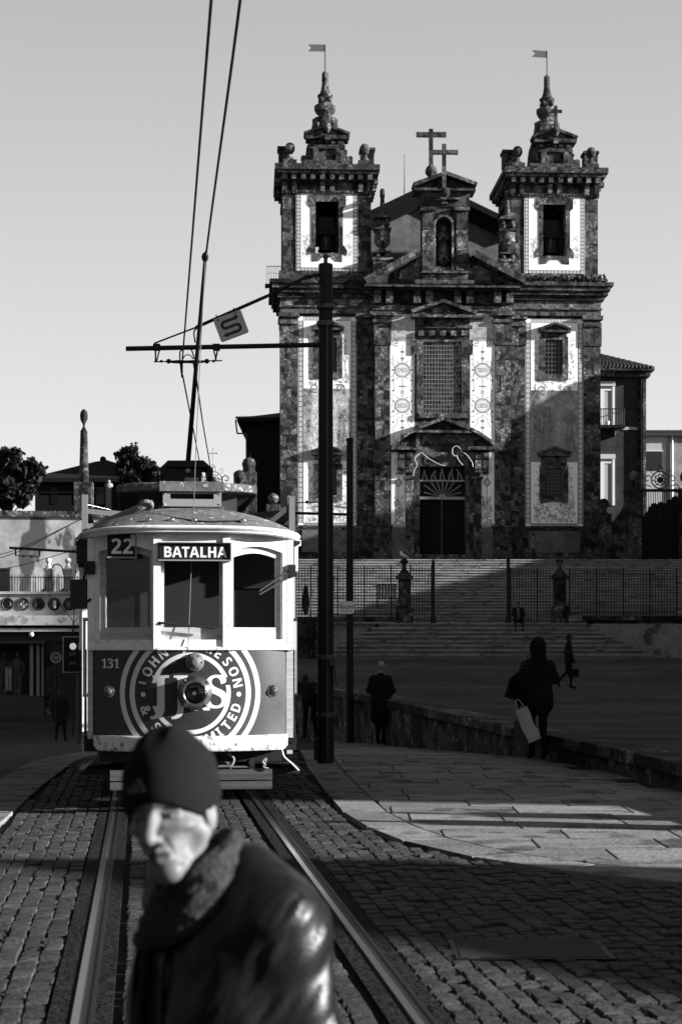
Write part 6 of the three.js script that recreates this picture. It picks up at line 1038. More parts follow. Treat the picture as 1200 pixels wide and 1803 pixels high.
  tree('tree', 'small bushy tree showing above the tram roof', 245, 792, 880, 108, 3, 352, [[218, 802, 8], [232, 796, 8], [226, 816, 11], [240, 812, 10], [252, 818, 9], [262, 826, 8], [272, 832, 9], [246, 832, 12], [262, 846, 11], [232, 840, 12], [280, 846, 6], [214, 826, 6], [246, 856, 14], [225, 858, 12]]);
  { // dark house with hipped tile roof on the bank
    const d = 114, k = d / FOCAL, x = (px) => (px - 600) * k, y = (py) => EYE - (py - HORIZON) * k, h = thing('garden_house', 'dark hip-roofed house behind the stained wall', 'house', [0, 0, 0]);
    part(h, 'wall', box(x(62), gy - 1, -d - 9, x(280), y(846), -d), mat(0.008, 0.95)); for (const [px, w] of [[90, 14], [130, 14], [170, 14], [210, 14]]) part(h, 'window', box(x(px), y(888), -d - 0.02, x(px + w), y(858), -d + 0.03), M.glassDark);
    part(h, 'eaves', box(x(54), y(850), -d - 9.6, x(290), y(843), -d + 0.6), mat(0.008, 0.95)); part(h, 'string_course', box(x(60), y(868), -d, x(282), y(865), -d + 0.12), mat(0.02, 0.9));
    const A = [x(54), y(843)], B = [x(290), y(843)], r0 = [x(150), y(800)], r1 = [x(172), y(797)], zf = -d + 0.6, zb = -d - 9.6, zm = (zf + zb) / 2, pos = [], tri = (...v) => pos.push(...v.flat()); const P = [[A[0], A[1], zf], [B[0], B[1], zf], [B[0], B[1], zb], [A[0], A[1], zb], [r0[0], r0[1], zm], [r1[0], r1[1], zm]]; tri(P[0], P[1], P[5]); tri(P[0], P[5], P[4]); tri(P[1], P[2], P[5]); tri(P[2], P[3], P[4]); tri(P[2], P[4], P[5]); tri(P[3], P[0], P[4]);
    const rg = new THREE.BufferGeometry(); rg.setAttribute('position', new THREE.Float32BufferAttribute(pos, 3)); rg.computeVertexNormals(); part(h, 'roof', rg, mat(0.009, 0.95));
    part(h, 'ridge_tile', [ball(x(165), y(796), zm, 0.22)], mat(0.009, 0.95)); }
  { const d = 100, k = d / FOCAL, b = [(148 - 600) * k, gy, -d], y = (py) => EYE - (py - HORIZON) * k - gy, ob = thing('obelisk', 'dark square stone obelisk with egg-shaped finial above the wall', 'obelisk', b);
    part(ob, 'obelisk_shaft', lathe([[0.42, -0.3], [0.38, y(850)], [0.34, y(820)], [0.27, y(764)], [0.27, y(760)], [0.2, y(757)], [0.05, y(750)]].map(([r, h]) => [r * 0.95, h]), 4).rotateY(Math.PI / 4), M.graniteDark); part(ob, 'obelisk_finial', lathe([[0.05, y(751)], [0.09, y(746)], [0.2, y(740)], [0.24, y(732)], [0.19, y(725)], [0.08, y(721)], [0, y(720)]], 16), M.graniteDark); part(ob, 'obelisk_base', box(-0.5, -0.4, -0.5, 0.5, y(850), 0.5), M.graniteDark); }
  { // second mast down the hill, hidden behind the tram but for its arm
    const d = 58, k = d / FOCAL, x = (px) => (px - 600) * k, y = (py) => EYE - (py - HORIZON) * k, m = thing('wire_mast', 'distant tram bracket arm reaching left in front of the pale wall', 'mast'); const by = street(x(205), d);
    part(m, 'mast_tube', bar([x(205), by - 0.1, -d], [x(205), y(900), -d], 0.09, 0.07, 12), M.iron); part(m, 'bracket_arm', bar([x(17), y(964.5), -d], [x(205), y(976), -d], 0.045, 0.045, 10), M.iron); for (const px of [28, 70]) part(m, 'wire_hanger', bar([x(px), y(966), -d], [x(px), y(979), -d], 0.028), M.iron); part(m, 'span_bar', [bar([x(28), y(978), -d], [x(70), y(980), -d], 0.014), ball(x(42), y(979.5), -d, 0.04), ball(x(56), y(980), -d, 0.04)], M.iron);
    for (const [a, c, dd, e, l] of [[0, 959, 150, 926, 'thin upper wire crossing the stained wall'], [0, 964, 150, 926, 'thin lower wire crossing the stained wall'], [0, 990, 150, 973, 'thin wire passing under the distant arm']]) tag(part(scene, 'overhead_wire', tube([[x(a - 120), y(c + (c - e) * 0.8), -d - 4], [x(a), y(c), -d - 3], [x(dd), y(e), -d + 2], [x(dd + 60), y(e - 12), -d + 4]], 0.014, 20, 5), M.cable), l, 'wire'); }
}
// ------------------------------------------------------------------ buildings and gates beside the church
{
  seed(361);
  function tileRoof(parent, quad, rows, cols, m) { // quad: eave left, eave right, ridge right, ridge left; rounded pantiles in rows
    const list = [], L = (a, b, t) => a.map((v, i) => v + (b[i] - v) * t);
    for (let r = 0; r < rows; r++) for (let c = 0; c < cols; c++) {
      const t0 = r / rows, t1 = (r + 1.12) / rows, a0 = L(L(quad[0], quad[3], t0), L(quad[1], quad[2], t0), (c + 0.5) / cols), a1 = L(L(quad[0], quad[3], Math.min(1, t1)), L(quad[1], quad[2], Math.min(1, t1)), (c + 0.5) / cols), w = V(...L(quad[0], quad[3], t0)).distanceTo(V(...L(quad[1], quad[2], t0))) / cols;
      a0[1] += 0.05; list.push(bar(a0, a1, w * 0.5, w * 0.38, 5));
    }
    const t = part(parent, 'roof_tiles', list, m); t.userData.kind = 'stuff'; return t;
  }
  const tileM = mat(0.05, 0.85), gy = 6.62;
  { // right-hand house
    const d = 123, k = d / FOCAL, x = (px) => (px - 600) * k, y = (py) => EYE - (py - HORIZON) * k, o = thing('side_house', 'dark house with balcony and tiled hip roof right of the church', 'house'), q = (n, x0, y0, x1, y1, z0, z1, m) => part(o, n, box(x(x0), y(y1), z0, x(x1), y(y0), z1), m), z = -d;
    part(o, 'wall', box(x(1000), gy - 0.2, z - 9, x(1134), y(656), z), M.renderDark); q('corner_pilaster', 1121, 664, 1136, 1000, z - 0.2, z + 0.12, M.graniteDark); q('cornice', 1000, 655, 1142, 664, z - 9.4, z + 0.5, M.granite); q('eaves', 1000, 649, 1148, 655, z - 9.8, z + 0.8, M.graniteDark);
    q('string_course', 1085, 752, 1124, 757, z, z + 0.08, M.paleTrim); q('corner_quoins', 1130.5, 675, 1135, 990, z + 0.12, z + 0.15, M.granitePale);
    const e = [[x(1000), y(650), z + 0.8], [x(1148), y(651), z + 0.8], [x(1058), y(604), z - 4], [x(1000), y(604), z - 4]]; const rg = new THREE.BufferGeometry(), r2 = [x(1148), y(651), z - 9.8]; rg.setAttribute('position', new THREE.Float32BufferAttribute([...e[0], ...e[1], ...e[2], ...e[0], ...e[2], ...e[3], ...e[1], ...r2, ...e[2]], 3)); rg.computeVertexNormals(); part(o, 'roof', rg, tileM); tileRoof(o, e, 11, 22, tileM);
    for (const [y0, y1] of [[672, 752], [800, 890]]) { const w = sub(o, 'window'), u = (n, x0, a, x1, b, z0, z1, m) => part(w, n, box(x(x0), y(b), z0, x(x1), y(a), z1), m); u('window_head', 1044, y0, 1082, y0 + 8, z, z + 0.16, M.offWhite); u('window_jamb', 1077, y0 + 8, 1081, y1, z, z + 0.1, M.white); u('window_frame', 1046, y0 + 13, 1079, y0 + 16, z, z + 0.08, M.white); u('window_frame', 1056, y0 + 16, 1062, y1, z, z + 0.08, M.white); u('window_frame', 1075, y0 + 8, 1077, y1, z, z + 0.07, M.white); u('window_pane', 1044, y0 + 8, 1075, y1, z, z + 0.02, mat(0.12, 0.1, { clearcoat: 1 })); u('window_curtain', 1062.5, y0 + 16, 1074, y1 - 4, z + 0.02, z + 0.03, mat(0.4, 0.9)); }
    { const w = sub(o, 'balcony'); part(w, 'balcony_slab', box(x(1040), y(756), z, x(1096), y(751), z + 1.0), M.graniteDark); part(w, 'balcony_corbel', extrude([[x(1078), y(756)], [x(1086), y(756)], [x(1086), y(764)], [x(1079), y(770)]], z, z + 0.7), M.granite); const g = []; for (let i = 0; i < 14; i++) g.push(bar([x(1042 + i * 4), y(752), z + 0.95], [x(1042 + i * 4), y(723), z + 0.95], 0.03, 0.03, 5)); g.push(bar([x(1040), y(723), z + 0.95], [x(1096), y(723), z + 0.95], 0.04, 0.04, 6), bar([x(1096), y(723), z], [x(1096), y(723), z + 0.95], 0.04, 0.04, 6)); part(w, 'balcony_railing', g, M.iron); part(w, 'flower_pot', lathe([[0.14, 0], [0.2, 0.35], [0.17, 0.38], [0, 0.38]], 10, x(1050), y(751), z + 0.5), M.white); part(w, 'flower_pot', lathe([[0.12, 0], [0.18, 0.3], [0.15, 0.33], [0, 0.33]], 10, x(1066), y(751), z + 0.5), M.white); }
    q('drainpipe', 1126.5, 664, 1128, 990, z + 0.12, z + 0.26, M.iron);
  }
  { // pale patched house at the right edge
    const d = 134, k = d / FOCAL, x = (px) => (px - 600) * k, y = (py) => EYE - (py - HORIZON) * k, z = -d, o = thing('patched_house', 'low pale house with patched plaster and drainpipe at the right edge', 'house');
    const pt = canvasTex(512, 512, (c, w, h) => { c.fillStyle = css(0.42); c.fillRect(0, 0, w, h); c.fillStyle = css(0.2); c.beginPath(); [[190, 0], [360, 0], [360, 260], [300, 330], [270, 480], [230, 420], [180, 200]].forEach(([a, b], i) => c[i ? 'lineTo' : 'moveTo'](a, b)); c.fill(); c.beginPath(); [[400, 230], [512, 180], [512, 300], [380, 290]].forEach(([a, b], i) => c[i ? 'lineTo' : 'moveTo'](a, b)); c.fill(); for (let i = 0; i < 1500; i++) { c.fillStyle = css(rr(0.2, 0.5)); c.globalAlpha = 0.12; c.beginPath(); c.arc(rr(0, w), rr(0, h), rr(2, 18), 0, 7); c.fill(); } c.globalAlpha = 1; });
    panel(o, 'wall_face', rect(x(1120), gy - 0.2, x(1260), y(766)), [], z - 6, z, texMat(pt, 0.9)); part(o, 'window', box(x(1138), y(828), z - 0.02, x(1164), y(795), z + 0.06), M.black); part(o, 'window_lintel', box(x(1136), y(795), z, x(1166), y(793), z + 0.1), M.offWhite); part(o, 'eaves', box(x(1115), y(768), z - 6.4, x(1260), y(764), z + 0.4), tileM); tileRoof(o, [[x(1115), y(765), z + 0.4], [x(1260), y(765), z + 0.4], [x(1260), y(750), z - 3.5], [x(1115), y(750), z - 3.5]], 4, 24, tileM); part(o, 'drainpipe', bar([x(1182), y(766), z + 0.1], [x(1182), gy, z + 0.1], 0.07, 0.07, 8), M.white); }
  // gates left and right of the church: pillars, sweeping wing walls, iron overthrow with cross
  function gate(label, px, d, mirror, withCross) {
    const k = d / FOCAL, x = (p) => (p - 600) * k, y = (p) => EYE - (p - HORIZON) * k, o = thing('churchyard_gate', label, 'gate'), iron = mat(withCross ? 0.3 : 0.05, 0.5), z = -d, cx = x(px), cy = y(845), r = 15 * k;
    const tb = (pts, w = 0.035) => tube(pts.map(([a, b]) => [cx + a * k, cy - b * k, z]), w, 24, 5);
    part(o, 'overthrow_ring', new THREE.TorusGeometry(r, 0.045, 6, 28).translate(cx, cy, z), iron); part(o, 'overthrow_ring', new THREE.TorusGeometry(r * 0.62, 0.035, 6, 24).translate(cx, cy, z), iron);
    for (let i = 0; i < 8; i++) { const a = i * Math.PI / 4; part(o, 'overthrow_spoke', tb([[15 * Math.cos(a), -15 * Math.sin(a)], [7 * Math.cos(a + 0.4), -7 * Math.sin(a + 0.4)], [3 * Math.cos(a), -3 * Math.sin(a)]], 0.03), iron); } part(o, 'overthrow_boss', ball(cx, cy, z, 0.2), M.iron);
    for (const s of [-1, 1]) part(o, 'overthrow_scroll', [tb([[s * 14, -2], [s * 20, -8], [s * 26, -4], [s * 24, 2], [s * 20, 0]]), tb([[s * 16, 12], [s * 28, 8], [s * 34, 14], [s * 30, 18], [s * 26, 14]]), tb([[s * 12, -10], [s * 18, -16], [s * 14, -20], [s * 11, -15]], 0.025)], iron);
    part(o, 'overthrow_crest', [tb([[-5, -15], [-3, -22], [3, -22], [5, -15]]), tb([[-4, -22], [0, -27], [4, -22]], 0.03)], iron);
    if (withCross) part(o, 'gate_cross', [bar([cx, cy + 26 * k, z], [cx, cy + 54 * k, z], 0.035), bar([cx - 6 * k, cy + 47 * k, z], [cx + 6 * k, cy + 47 * k, z], 0.035), ball(cx - 6.5 * k, cy + 47 * k, z, 0.055), ball(cx + 6.5 * k, cy + 47 * k, z, 0.055), ball(cx, cy + 55 * k, z, 0.055)], iron);
    part(o, 'gate_beam', box(x(px - 38), y(866), z - 0.1, x(px + 38), y(861), z + 0.1), M.iron);
    const gb = []; for (let i = -32; i <= 32; i += 4) gb.push(box(x(px + i) - 0.02, gy, z - 0.02, x(px + i) + 0.02, y(866), z + 0.02)); part(o, 'gate_bars', gb, M.iron);
    for (const s of [-1, 1]) { const c = x(px + s * 46); part(o, 'gate_pillar', [box(c - 0.42, gy - 0.1, z - 0.42, c + 0.42, y(866), z + 0.42)], M.graniteDark); part(o, 'pillar_cap', [box(c - 0.6, y(866), z - 0.6, c + 0.6, y(861), z + 0.6)], M.graniteDark); part(o, 'pillar_ball', [lathe([[0.3, 0], [0.16, 0.2], [0.12, 0.3], [0.36, 0.55], [0.4, 0.85], [0.28, 1.1], [0, 1.2]], 14, c, y(861), z)], M.graniteDark); }
    return { x, y, z, o };
  }
  const gl = gate('pale wrought-iron gate overthrow with cross, seen above the tram roof', 376, 106, 1, true), gr = gate('dark churchyard gate with iron overthrow right of the church', 1161, 109, -1, false);
  { const { x, y, z, o } = gr, w = []; for (let i = 0; i <= 10; i++) { const t = i / 10; w.push([x(1058 + 48 * t), y(926 - 55 * Math.pow(t, 2.2))]); } part(o, 'wing_wall', extrude([[x(1058), gy - 0.1], [x(1106), gy - 0.1], ...w.reverse()], z - 0.25, z + 0.25), M.graniteDark); part(o, 'wing_pillar', [box(x(1056), gy - 0.1, z - 0.4, x(1074), y(905), z + 0.4), lathe([[0.3, 0], [0.15, 0.25], [0.3, 0.5], [0.32, 0.75], [0.2, 0.95], [0, 1.0]], 14, x(1062), y(905), z)], M.graniteDark); }
  { // dense evergreen bushes behind and right of the gate
    for (const [label, px, d, w, h, sd] of [['dense dark evergreen bush behind the right-hand gate', 1165, 114, 1.5, 4.3, 381], ['tall dark evergreen bush at the right edge beyond the gate', 1205, 112, 1.9, 4.6, 382], ['dark evergreen bush between gate pillar and side house', 1120, 116, 1.0, 3.7, 383]]) {
      seed(sd); const b = [(px - 600) * d / FOCAL, gy, -d], t = thing('evergreen_bush', label, 'bush', b, 0, 'evergreen bushes beside the right-hand gate'), leaves = [];
      for (let i = 0; i < 5200; i++) { const a = rr(0, 6.28), v = rnd(), prof = w * Math.sqrt(Math.max(0, 1 - Math.pow(2 * v - 0.75, 2) * 0.55)) * (0.85 + 0.3 * fbm(a * 2 + 9, v * 6 + 3, 64, 2)), q = prof * Math.pow(rnd(), 0.3), s = rr(0.1, 0.24), g = new THREE.PlaneGeometry(s, s * 1.6); g.rotateX(rr(-1.5, 1.5)).rotateY(rr(0, 6.28)).translate(q * Math.cos(a), v * h + rr(0, 0.2), q * Math.sin(a)); leaves.push(g); }
      part(t, 'trunk', bar([0, -0.1, 0], [0, h * 0.8, 0], 0.12, 0.04, 8), M.iron); part(t, 'foliage', leaves, mat(0.014, 0.85, { side: THREE.DoubleSide }), false);
    }
  }
  { // small outbuilding left of the church with tiled eaves
    const d = 121, k = d / FOCAL, x = (px) => (px - 600) * k, y = (py) => EYE - (py - HORIZON) * k, z = -d, o = thing('annexe', 'dark tiled annexe against the left side of the church', 'building');
    part(o, 'wall', box(x(434), gy - 0.2, z - 12, x(520), y(738), z), mat(0.01, 0.95)); part(o, 'eaves', box(x(418), y(744), z - 12.8, x(520), y(737), z + 0.7), mat(0.01, 0.95)); const e = [[x(415), y(739), z + 0.8], [x(520), y(737), z + 0.8], [x(520), y(706), z - 5], [x(452), y(722), z - 5]]; const rg = new THREE.BufferGeometry(); rg.setAttribute('position', new THREE.Float32BufferAttribute([...e[0], ...e[1], ...e[2], ...e[0], ...e[2], ...e[3]], 3)); rg.computeVertexNormals(); part(o, 'roof', rg, tileM); tileRoof(o, e, 9, 22, mat(0.06, 0.7)); part(o, 'gutter', [bar([x(416), y(742), z + 0.9], [x(418), y(764), z + 0.3], 0.06), bar([x(418), y(764), z + 0.3], [x(434), y(764), z + 0.1], 0.06), bar([x(434), y(764), z + 0.1], [x(434), gy, z + 0.1], 0.06)], mat(0.1, 0.6));
    const p = thing('stone_pier', 'dark stone pier with urn-like finial beside the annexe', 'pier', [(428 - 600) * 112 / FOCAL, gy, -112]); const yy = (py) => EYE - (py - HORIZON) * 112 / FOCAL - gy; part(p, 'pier_shaft', box(-0.6, -0.1, -0.5, 0.9, yy(833), 0.5), M.graniteDark); part(p, 'pier_finial', [lathe([[0.5, 0], [0.42, 0.3], [0.5, 0.6], [0.38, 0.9], [0.1, 1.05], [0, 1.05]], 14, 0.4, yy(833), 0), new THREE.TorusGeometry(0.14, 0.05, 6, 14).translate(0.35, yy(833) + 1.15, 0)], M.graniteDark);
    const p2 = thing('ball_pier', 'low dark pier with stone ball showing over the tram roof', 'pier', [(481 - 600) * 104 / FOCAL, gy, -104]); const y2 = (py) => EYE - (py - HORIZON) * 104 / FOCAL - gy; part(p2, 'pier_shaft', box(-0.4, -0.1, -0.4, 0.4, y2(888), 0.4), M.graniteDark); part(p2, 'pier_ball', ball(0, y2(878), 0, 0.33), M.graniteMid); }
}
// ------------------------------------------------------------------ railings, gate pillars and posts at the head of the lower flight
{
  seed(371);
  const D = 73.1, k = D / FOCAL, x = (px) => (px - 600) * k, y = (py) => EYE - (py - HORIZON) * k, z = -D, base = plazaLevel(70.4) + 8 * 0.188, foot = base + 0.27;
  const rail = (label, p0, p1, top, f) => { const o = thing('iron_railing', label, 'railing', [0, 0, 0], 0, 'iron railings at the head of the lower steps'), g = []; for (let p = p0; p <= p1; p += 5.2) g.push(box(x(p) - 0.012, f, z - 0.012, x(p) + 0.012, y(top - 4), z + 0.012), bar([x(p), y(top - 4), z], [x(p), y(top - 8), z], 0.02, 0.001, 4)); part(o, 'railing_bars', g, M.iron); part(o, 'top_rail', box(x(p0), y(top + 1), z - 0.02, x(p1), y(top), z + 0.02), M.iron); part(o, 'bottom_rail', box(x(p0), f + 0.12, z - 0.02, x(p1), f + 0.16, z + 0.02), M.iron); for (let p = p0; p <= p1; p += 47) part(o, 'railing_post', box(x(p) - 0.03, f, z - 0.03, x(p) + 0.03, y(top - 9), z + 0.03), M.iron); return o; };
  rail('long iron railing between the tram and the left gate pillar', 500, 700, 1004, foot); rail('short iron railing between gate pillar and iron post', 722, 760, 1003, base); rail('iron railing behind the sitting figure on the steps', 898, 966, 1008, base); rail('dark iron railing along the right-hand landing wall', 1002, 1190, 1010, base + 0.32);
  const pillar = (label, px, d, bird) => { const b = [(px - 600) * d / FOCAL, base, -d], o = thing('stone_gate_pillar', label, 'pillar', b), h = 2.15; part(o, 'pillar_plinth', box(-0.36, 0, -0.36, 0.36, 0.75, 0.36), M.graniteDark); part(o, 'pillar_shaft', box(-0.25, 0.75, -0.25, 0.25, h - 0.25, 0.25), M.graniteDark); part(o, 'pillar_cap', [box(-0.36, h - 0.25, -0.36, 0.36, h - 0.1, 0.36), lathe([[0.44, h - 0.1], [0.2, h + 0.12], [0.1, h + 0.2]], 4).rotateY(Math.PI / 4)], M.graniteDark); part(o, 'pillar_finial', lathe([[0.1, h + 0.18], [0.08, h + 0.35], [0.17, h + 0.45], [0.17, h + 0.55], [0.08, h + 0.65], [0, h + 0.66]], 12), M.graniteDark);
    if (bird) { const g = thing('gull', 'pale bird perched on the left gate pillar', 'bird', [b[0] - 0.02, base + h + 0.64, -d]); part(g, 'body', meshSDF((a, c, e) => { let q = cone(a, c, e, [0.12, 0.1, 0, -0.1, 0.2, 0, 0.04, 0.075]); q = smin(q, cone(a, c, e, [-0.1, 0.2, 0, -0.13, 0.32, 0, 0.05, 0.045]), 0.04); q = smin(q, cone(a, c, e, [-0.13, 0.33, 0, -0.22, 0.32, 0, 0.03, 0.008]), 0.02); q = smin(q, cone(a, c, e, [0.1, 0.1, 0, 0.28, 0.04, 0, 0.035, 0.012]), 0.03); q = smin(q, cone(a, c, e, [-0.02, 0.12, 0.03, -0.02, 0, 0.03, 0.014, 0.01]), 0.01); return smin(q, cone(a, c, e, [-0.02, 0.12, -0.03, -0.02, 0, -0.03, 0.014, 0.01]), 0.01); }, [-0.3, -0.03, -0.12], [0.35, 0.42, 0.12], 0.018), M.white); g.scale.setScalar(0.9); } };
  pillar('dark stone gate pillar at the left head of the lower steps', 711, 73.4, true); pillar('dark stone gate pillar right of the sitting figure', 984, 73.4, false);
  for (const [px, t, l] of [[762, 984, 'tall pointed iron gate post at the left of the steps'], [894, 976, 'tall pointed iron gate post at the right of the steps']]) { const o = thing('gate_post', l, 'post', [x(px), base, z], 0, 'tall pointed iron gate posts'); part(o, 'post_shaft', box(-0.07, 0, -0.07, 0.07, y(t + 8) - base, 0.07), M.iron); part(o, 'post_tip', lathe([[0.1, y(t + 8) - base], [0.06, y(t + 4) - base], [0, y(t - 2) - base]], 6), M.iron); part(o, 'post_foot', box(-0.12, 0, -0.12, 0.12, 0.3, 0.12), M.iron); }
  { const o = thing('slatted_board', 'slatted pale board fixed to the railing left of the gate pillar', 'board', [x(681), y(1042), z + 0.1]); const w = 16 * k, h = 11.5 * k; for (let i = 0; i < 6; i++) part(o, 'slat', box(-w + i * w / 3 + 0.015, -h, -0.02, -w + (i + 1) * w / 3 - 0.015, h, 0.02 + 0.01 * (i % 2)), M.render); part(o, 'board_frame', [box(-w - 0.05, -h - 0.04, -0.03, w + 0.05, -h, 0.03), box(-w - 0.05, h, -0.03, w + 0.05, h + 0.04, 0.03), box(-w - 0.06, -h * 2.6, -0.03, -w, h, 0.03)], M.iron); }
  { const b = at(538, 1078, 73.0), o = thing('wheel_ornament', 'dark lens-shaped iron ornament on the railing beside the tram', 'ornament', [b[0], foot, b[2] + 0.15]); part(o, 'ornament_frame', tube([[0, 0.1, 0], [-0.13, 0.6, 0], [0, 1.35, 0], [0.13, 0.6, 0]], 0.05, 30, 6, true), M.iron); part(o, 'ornament_fill', extrude([[0, 0.15], [-0.1, 0.6], [0, 1.3], [0.1, 0.6]], -0.02, 0.02), M.iron); part(o, 'ornament_stem', bar([0.16, 0, 0], [0.3, 1.2, 0], 0.025), M.offWhite); }
}

// ------------------------------------------------------------------ people
function withColor(g, fn) {
  g = g.index ? g.toNonIndexed() : g; const p = g.attributes.position, c = new Float32Array(p.count * 3);
  for (let i = 0; i < p.count; i++) { const v = fn(p.getX(i), p.getY(i), p.getZ(i)); c[3 * i] = c[3 * i + 1] = c[3 * i + 2] = v; }
  g.setAttribute('color', new THREE.BufferAttribute(c, 3)); if (g.attributes.uv) g.deleteAttribute('uv'); return g;
}
// a hand: palm, four unequal bent fingers and a thumb from the side of the palm; w wrist, d direction of the fingers, s side of the thumb (unit vectors)
function handGeo(w, d, s, curl = 0.5, sc = 1) {
  const W0 = V(...w), Dv = V(...d).normalize(), S = V(...s).normalize(), N = Dv.clone().cross(S).normalize(), list = [], pt = (a, b, c) => W0.clone().addScaledVector(Dv, a * sc).addScaledVector(S, b * sc).addScaledVector(N, c * sc).toArray();
  const seg = (a, b, r0, r1) => { list.push(bar(a, b, r0 * sc, r1 * sc, 7), ball(...b, r1 * sc, 1, 1, 1, 7)); };
  list.push(new THREE.SphereGeometry(1, 12, 8).scale(0.042 * sc, 0.05 * sc, 0.016 * sc).applyMatrix4(new THREE.Matrix4().makeBasis(S, Dv, N)).translate(...pt(0.05, 0, 0))); seg(pt(-0.02, 0, 0), pt(0.03, 0, 0), 0.026, 0.028);
  [[0.026, 0.040, 0.026, 0.02], [0.009, 0.045, 0.03, 0.022], [-0.008, 0.041, 0.028, 0.02], [-0.025, 0.032, 0.021, 0.017]].forEach(([o, a, b, c]) => { let q = [0.088, o, 0], ang = curl * 0.6; let p = pt(...q); for (const [L, r] of [[a, 0.0088], [b, 0.008], [c, 0.0072]]) { q = [q[0] + L * Math.cos(ang), o, q[2] + L * Math.sin(ang)]; const n = pt(...q); seg(p, n, r + 0.0006, r); p = n; ang += curl; } });
  { let p = pt(0.03, 0.03, 0.004); const a = pt(0.058, 0.052, 0.014), b = pt(0.085, 0.056, 0.024); seg(p, a, 0.012, 0.0105); seg(a, b, 0.01, 0.0085); }
  return mergeGeometries(list.map((g) => { g = g.toNonIndexed(); g.deleteAttribute('uv'); return g; }));
}
function figure(label, o, group) {
  const k = (o.H ?? 1.75) / 1.75, t = thing('person', label, 'person', o.pos, o.turn ?? 0, group);
  const J = { pelvis: [0, 0.95, 0], chest: [0, 1.32, 0], neck: [0, 1.49, 0.0], head: [0, 1.63, 0.03], shL: [0.18, 1.42, 0], elL: [0.235, 1.14, -0.03], wrL: [0.24, 0.9, 0.05], shR: [-0.18, 1.42, 0], elR: [-0.235, 1.14, -0.03], wrR: [-0.24, 0.9, 0.05], hiL: [0.09, 0.93, 0], knL: [0.1, 0.5, 0.015], anL: [0.1, 0.09, -0.02], toL: [0.11, 0.045, 0.14], hiR: [-0.09, 0.93, 0], knR: [-0.1, 0.5, 0.015], anR: [-0.1, 0.09, -0.02], toR: [-0.11, 0.045, 0.14], ...o.J };
  for (const n in J) J[n] = J[n].map((v) => v * k);
  const C = (a, b, r0, r1) => [...J[a], ...J[b], r0 * k, r1 * k], bulk = o.bulk ?? 1, hem = o.hem ?? 0.85;
  const side = (p, dx, dz = 0) => [p[0] + dx * k, p[1], p[2] + dz * k];
  const bones = [[C('hiL', 'knL', 0.085, 0.058), 0.05], [C('knL', 'anL', 0.056, 0.042), 0.04], [C('anL', 'toL', 0.045, 0.036), 0.03], [C('hiR', 'knR', 0.085, 0.058), 0.05], [C('knR', 'anR', 0.056, 0.042), 0.04], [C('anR', 'toR', 0.045, 0.036), 0.03],
    [C('shL', 'elL', 0.068 * bulk, 0.055 * bulk), 0.05], [C('elL', 'wrL', 0.053 * bulk, 0.04), 0.04], [C('shR', 'elR', 0.068 * bulk, 0.055 * bulk), 0.05], [C('elR', 'wrR', 0.053 * bulk, 0.04), 0.04], [C('shL', 'shR', 0.07, 0.07), 0.06], [C('neck', 'head', 0.058, 0.055), 0.03]];
  for (const s of [-0.075, 0.075]) bones.push([[...side(J.chest, s), ...side(J.pelvis, s * 1.05), 0.115 * bulk * k, 0.112 * bulk * k], 0.06]);
  if (hem < 0.9) for (const s of [-0.085, 0.085]) { const h = [...J.pelvis]; h[1] = Math.min(J.pelvis[1], hem * k + 0.1); if (o.hemShift) { h[2] += o.hemShift * k; } bones.push([[...side(J.pelvis, s * 0.9), ...side(h, s), 0.118 * bulk * k, 0.128 * bulk * k], 0.06]); }
  const hd = J.head, hf = o.look ?? [0, 0, 1], rx = -hf[2], side2 = [hf[2], 0, -hf[0]];
  const f = (x, y, z) => { let d = 1e9; for (const [b, kk] of bones) d = d > 1e8 ? cone(x, y, z, b) : smin(d, cone(x, y, z, b), kk * k);
    const lx = (x - hd[0]), ly = y - hd[1], lz = z - hd[2], a = (lx * side2[0] + lz * side2[2]) / k, c = (lx * hf[0] + lz * hf[2]) / k, e = ly / k;
    let h = ellip(a, e, c, [0, 0.02, -0.012], [0.076, 0.1, 0.094]); h = smin(h, ellip(a, e, c, [0, -0.055, 0.025], [0.055, 0.07, 0.062]), 0.03); h = smin(h, cone(a, e, c, [0, 0.0, 0.085, 0, -0.032, 0.105, 0.009, 0.013]), 0.015); for (const s of [-1, 1]) h = smin(h, ellip(a, e, c, [s * 0.077, -0.012, -0.005], [0.012, 0.03, 0.018]), 0.008); if (o.hair === 'bun') h = smin(h, cone(a, e, c, [0, 0.0, -0.03, 0, -0.2, -0.06, 0.11, 0.12]), 0.05), h = smin(h, ellip(a, e, c, [0, 0.02, -0.03], [0.112, 0.145, 0.125]), 0.03);
    return smin(d, h * k, 0.025 * k); };
  const xs = Object.values(J), mn = [0, 1, 2].map((q) => Math.min(...xs.map((p) => p[q])) - 0.2), mx = [0, 1, 2].map((q) => Math.max(...xs.map((p) => p[q])) + 0.22);
  mn[1] = Math.min(mn[1], -0.02);
  const T = { skin: 0.25, coat: 0.02, legs: 0.015, shoes: 0.01, hair: 0.02, ...o.tone };
  const col = (x, y, z) => { const a = (x - hd[0]) * hf[0] + (z - hd[2]) * hf[2], dh = Math.hypot(x - hd[0], y - hd[1], z - hd[2]); if (y > hd[1] - 0.12 * k && dh < 0.17 * k) { return (o.bald ? y > hd[1] + 9 : (y > hd[1] + 0.045 * k || a < -0.01 * k)) ? T.hair : (a < -0.02 && o.bald && y < hd[1] + 0.02 ? T.hair : T.skin); }
    if (y < 0.1 * k) return T.shoes; if (o.stripe && y > (hem + 0.03) * k && y < 1.4 * k && Math.abs(x) < 0.05 * k && z > 0) return o.stripe; return y < (hem - 0.0) * k && !o.oneTone ? T.legs : T.coat; };
  const parts = [withColor(meshSDF(f, mn, mx, o.cell ?? 0.022), col)];
